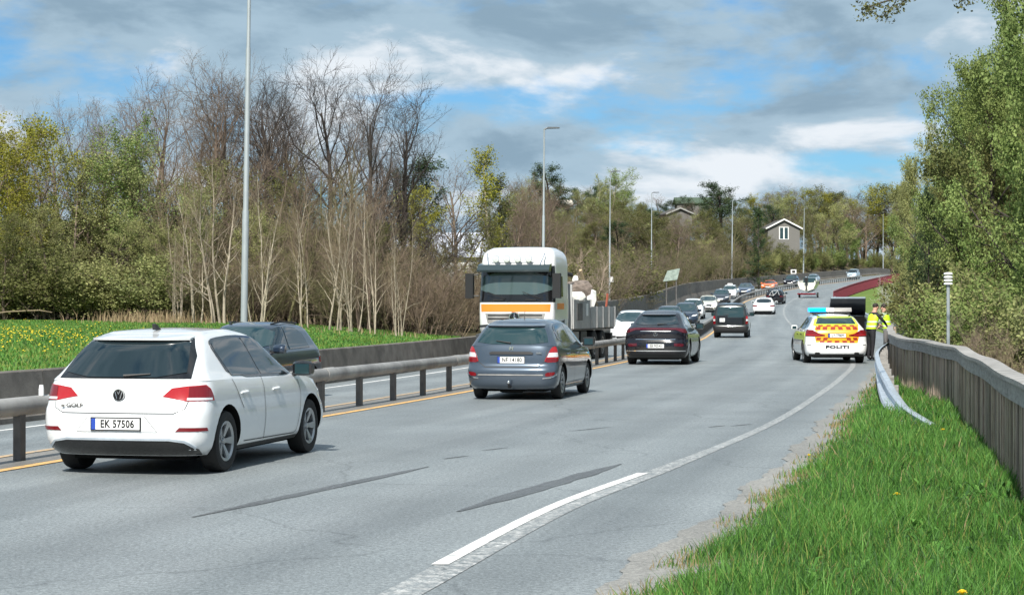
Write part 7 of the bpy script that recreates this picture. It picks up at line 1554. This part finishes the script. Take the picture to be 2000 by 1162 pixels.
def person(label, X_, Y_, facing, troup, top, lean=.0, arms=((.1, .25), (.1, .25)), hgt=1.80):
    """local: +y is the way the person faces"""
    s = hgt / 1.80; root = thing('person', label, 'person', (X_, Y_, float(zr(Y_)) + .0), facing)
    V = [(0, 0, .96), (0, .02 * 1, 1.12), (0, .05 + lean * .3, 1.32), (0, .06 + lean * .55, 1.47), (0, .07 + lean * .65, 1.545), (0, .09 + lean * .8, 1.64), (0, .095 + lean * .9, 1.73)]
    E = [(0, 1), (1, 2), (2, 3), (3, 4), (4, 5), (5, 6)]; R = [(.16, .125), (.155, .115), (.175, .125), (.13, .095), (.06, .06), (.082, .10), (.075, .092)]
    els, wrs = [], []
    def add(p, par, r): V.append(p); R.append(r); E.append((par, len(V) - 1)); return len(V) - 1
    for k, sd in enumerate((-1, 1)):
        h = add((sd * .10, 0, .90), 0, (.105, .11)); kn = add((sd * .12, .03 - .05 * k, .50), h, .068); an = add((sd * .125, -.01 - .05 * k, .10), kn, .046); add((sd * .135, .13 - .05 * k, .045), an, (.042, .04))
        f, ab = arms[k]; sh = add((sd * .20, .06 + lean * .5, 1.43), 3, .062); el = add((sd * (.25 + ab * .25), .03 + lean * .5 + f * .5, 1.16 + f * .12), sh, .045); wr = add((sd * (.20 + ab * .2), .20 * f * 2 + .06 + lean * .5 + f * .35, .96 + f * .30), el, .032)
        els.append(Vector(V[el])); wp = Vector(V[wr]); dr = (wp - Vector(V[el])).normalized(); pm = wp + dr * .075; pa = add(tuple(pm), wr, (.036, .022)); wrs.append(Vector(pm))
        sidev = Vector((1, 0, 0)); 
        for q, ln in enumerate((.072, .082, .078, .06)): a1 = pm + dr * ln * .5 + sidev * (q - 1.5) * .018; i1 = add(tuple(a1), pa, .0095); add(tuple(a1 + (dr + Vector((0, .35, -.2))).normalized() * ln * .5), i1, .008)
        th = wp + dr * .03 + sidev * (-sd) * .035; i1 = add(tuple(th), wr, .011); add(tuple(th + (dr * .8 + sidev * -sd * .5).normalized() * .05), i1, .009)
    V = [tuple(c * s for c in p) for p in V]; R = [tuple(c * s for c in r) if hasattr(r, '__len__') else r * s for r in R]
    me = skin_mesh('body', V, E, R, 2); mats = [troup, top, M_skin, M_shoe]
    for m in mats: me.materials.append(m)
    for p in me.polygons:
        c = p.center / s; k = 0 if c.z < 1.0 else 1
        if c.z > 1.53: k = 2
        if c.z < .09: k = 3
        if any((c - w_).length < .30 for w_ in els) and abs(c.x) > .15: k = 1
        if any((c - w_).length < .14 for w_ in wrs): k = 2
        p.material_index = k
    o = bpy.data.objects.new('body', me); COL.objects.link(o); o.parent = root
    hc = Vector((0, .095 + lean * .9, 1.695)) * s
    hb = MB(); hb.add(*ellipsoid(hc.x, hc.y - .022, hc.z + .035, .088, .102, .088)); hair = hb.build('hair', M_hair, root, True)
    fb = MB(); fb.prism([(hc.y + .095, hc.z - .035), (hc.y + .122, hc.z - .04), (hc.y + .092, hc.z + .01)], -.013, .013, 'x')
    for sd in (-1, 1): fb.add(*ellipsoid(sd * .082, hc.y, hc.z - .02, .014, .022, .032, 6, 8))
    fb.build('nose_and_ears', M_skin, root); eb = MB()
    for sd in (-1, 1): eb.add(*ellipsoid(sd * .032, hc.y + .088, hc.z + .0, .012, .008, .007, 6, 8))
    eb.box(-.024, .024, hc.y + .088, hc.y + .096, hc.z - .066, hc.z - .058); eb.build('eyes_and_mouth', M_hair, root)
    # vest: a loose shell round the chest
    vb = MB(); rows = []
    for z, rx, ry, yo in ((1.0, .185, .148, .01), (1.12, .19, .148, .02), (1.26, .205, .155, .045), (1.36, .215, .155, .06), (1.44, .20, .13, .06), (1.49, .13, .10, .065)):
        rows.append([(rx * math.cos(a) * s, (yo + lean * (z - 1) * 1.1 + ry * math.sin(a)) * s, z * s) for a in np.linspace(0, 2 * PI, 17)[:-1]])
    v = [p for r in rows for p in r]; f = [(i * 16 + j, i * 16 + (j + 1) % 16, (i + 1) * 16 + (j + 1) % 16, (i + 1) * 16 + j) for i in range(5) for j in range(16)]
    vo = obj('vest', mesh_from('vest', v, f, True), M_hiv, root); tb = MB()
    for z, rx, ry, yo in ((1.06, .192, .154, .015), (1.20, .203, .157, .035)):
        rr = [[(rx * math.cos(a) * s, (yo + lean * (z - 1) * 1.1 + ry * math.sin(a)) * s, (z + dz) * s) for a in np.linspace(0, 2 * PI, 17)[:-1]] for dz in (0, .05)]; tb.add(rr[0] + rr[1], [(j, (j + 1) % 16, 16 + (j + 1) % 16, 16 + j) for j in range(16)])
    tb.build('reflective_band', M_refl, vo); return root
Yp = 60.3; person('police officer in hi-vis vest and black trousers beside the parked police car', px(1701, Yp), Yp, rad(-62), M_troub, M_jack, .12, ((.55, .1), (.45, .1)), 1.82)
Yp = 62.6; person('person in hi-vis vest and grey trousers standing at the guardrail', px(1733, Yp), Yp, rad(60), M_troug, M_greyj, .05, ((.3, .1), (.35, .15)), 1.80)

# ------------------------------------------------------------------ labels of rows of alike things: say which one
def single_out():
    from collections import defaultdict
    words = 'first second third fourth fifth sixth seventh eighth ninth tenth eleventh twelfth thirteenth fourteenth fifteenth sixteenth seventeenth eighteenth nineteenth twentieth'.split()
    def nth(i): return words[i] if i < 20 else ('twenty-' + words[i - 20] if i < 29 else 'thirtieth')
    d = defaultdict(list)
    for o in COL.objects:
        if o.parent is None and 'label' in o and 'group' in o: d[o['label']].append(o)
    for lb, os_ in d.items():
        if len(os_) < 2: continue
        os_.sort(key=lambda o: o.location.x / max(o.location.y, 1))
        for i, o in enumerate(os_):
            t = '%s, %s from the left' % (lb, nth(i))
            if len(t.split()) <= 16: o['label'] = t
single_out()
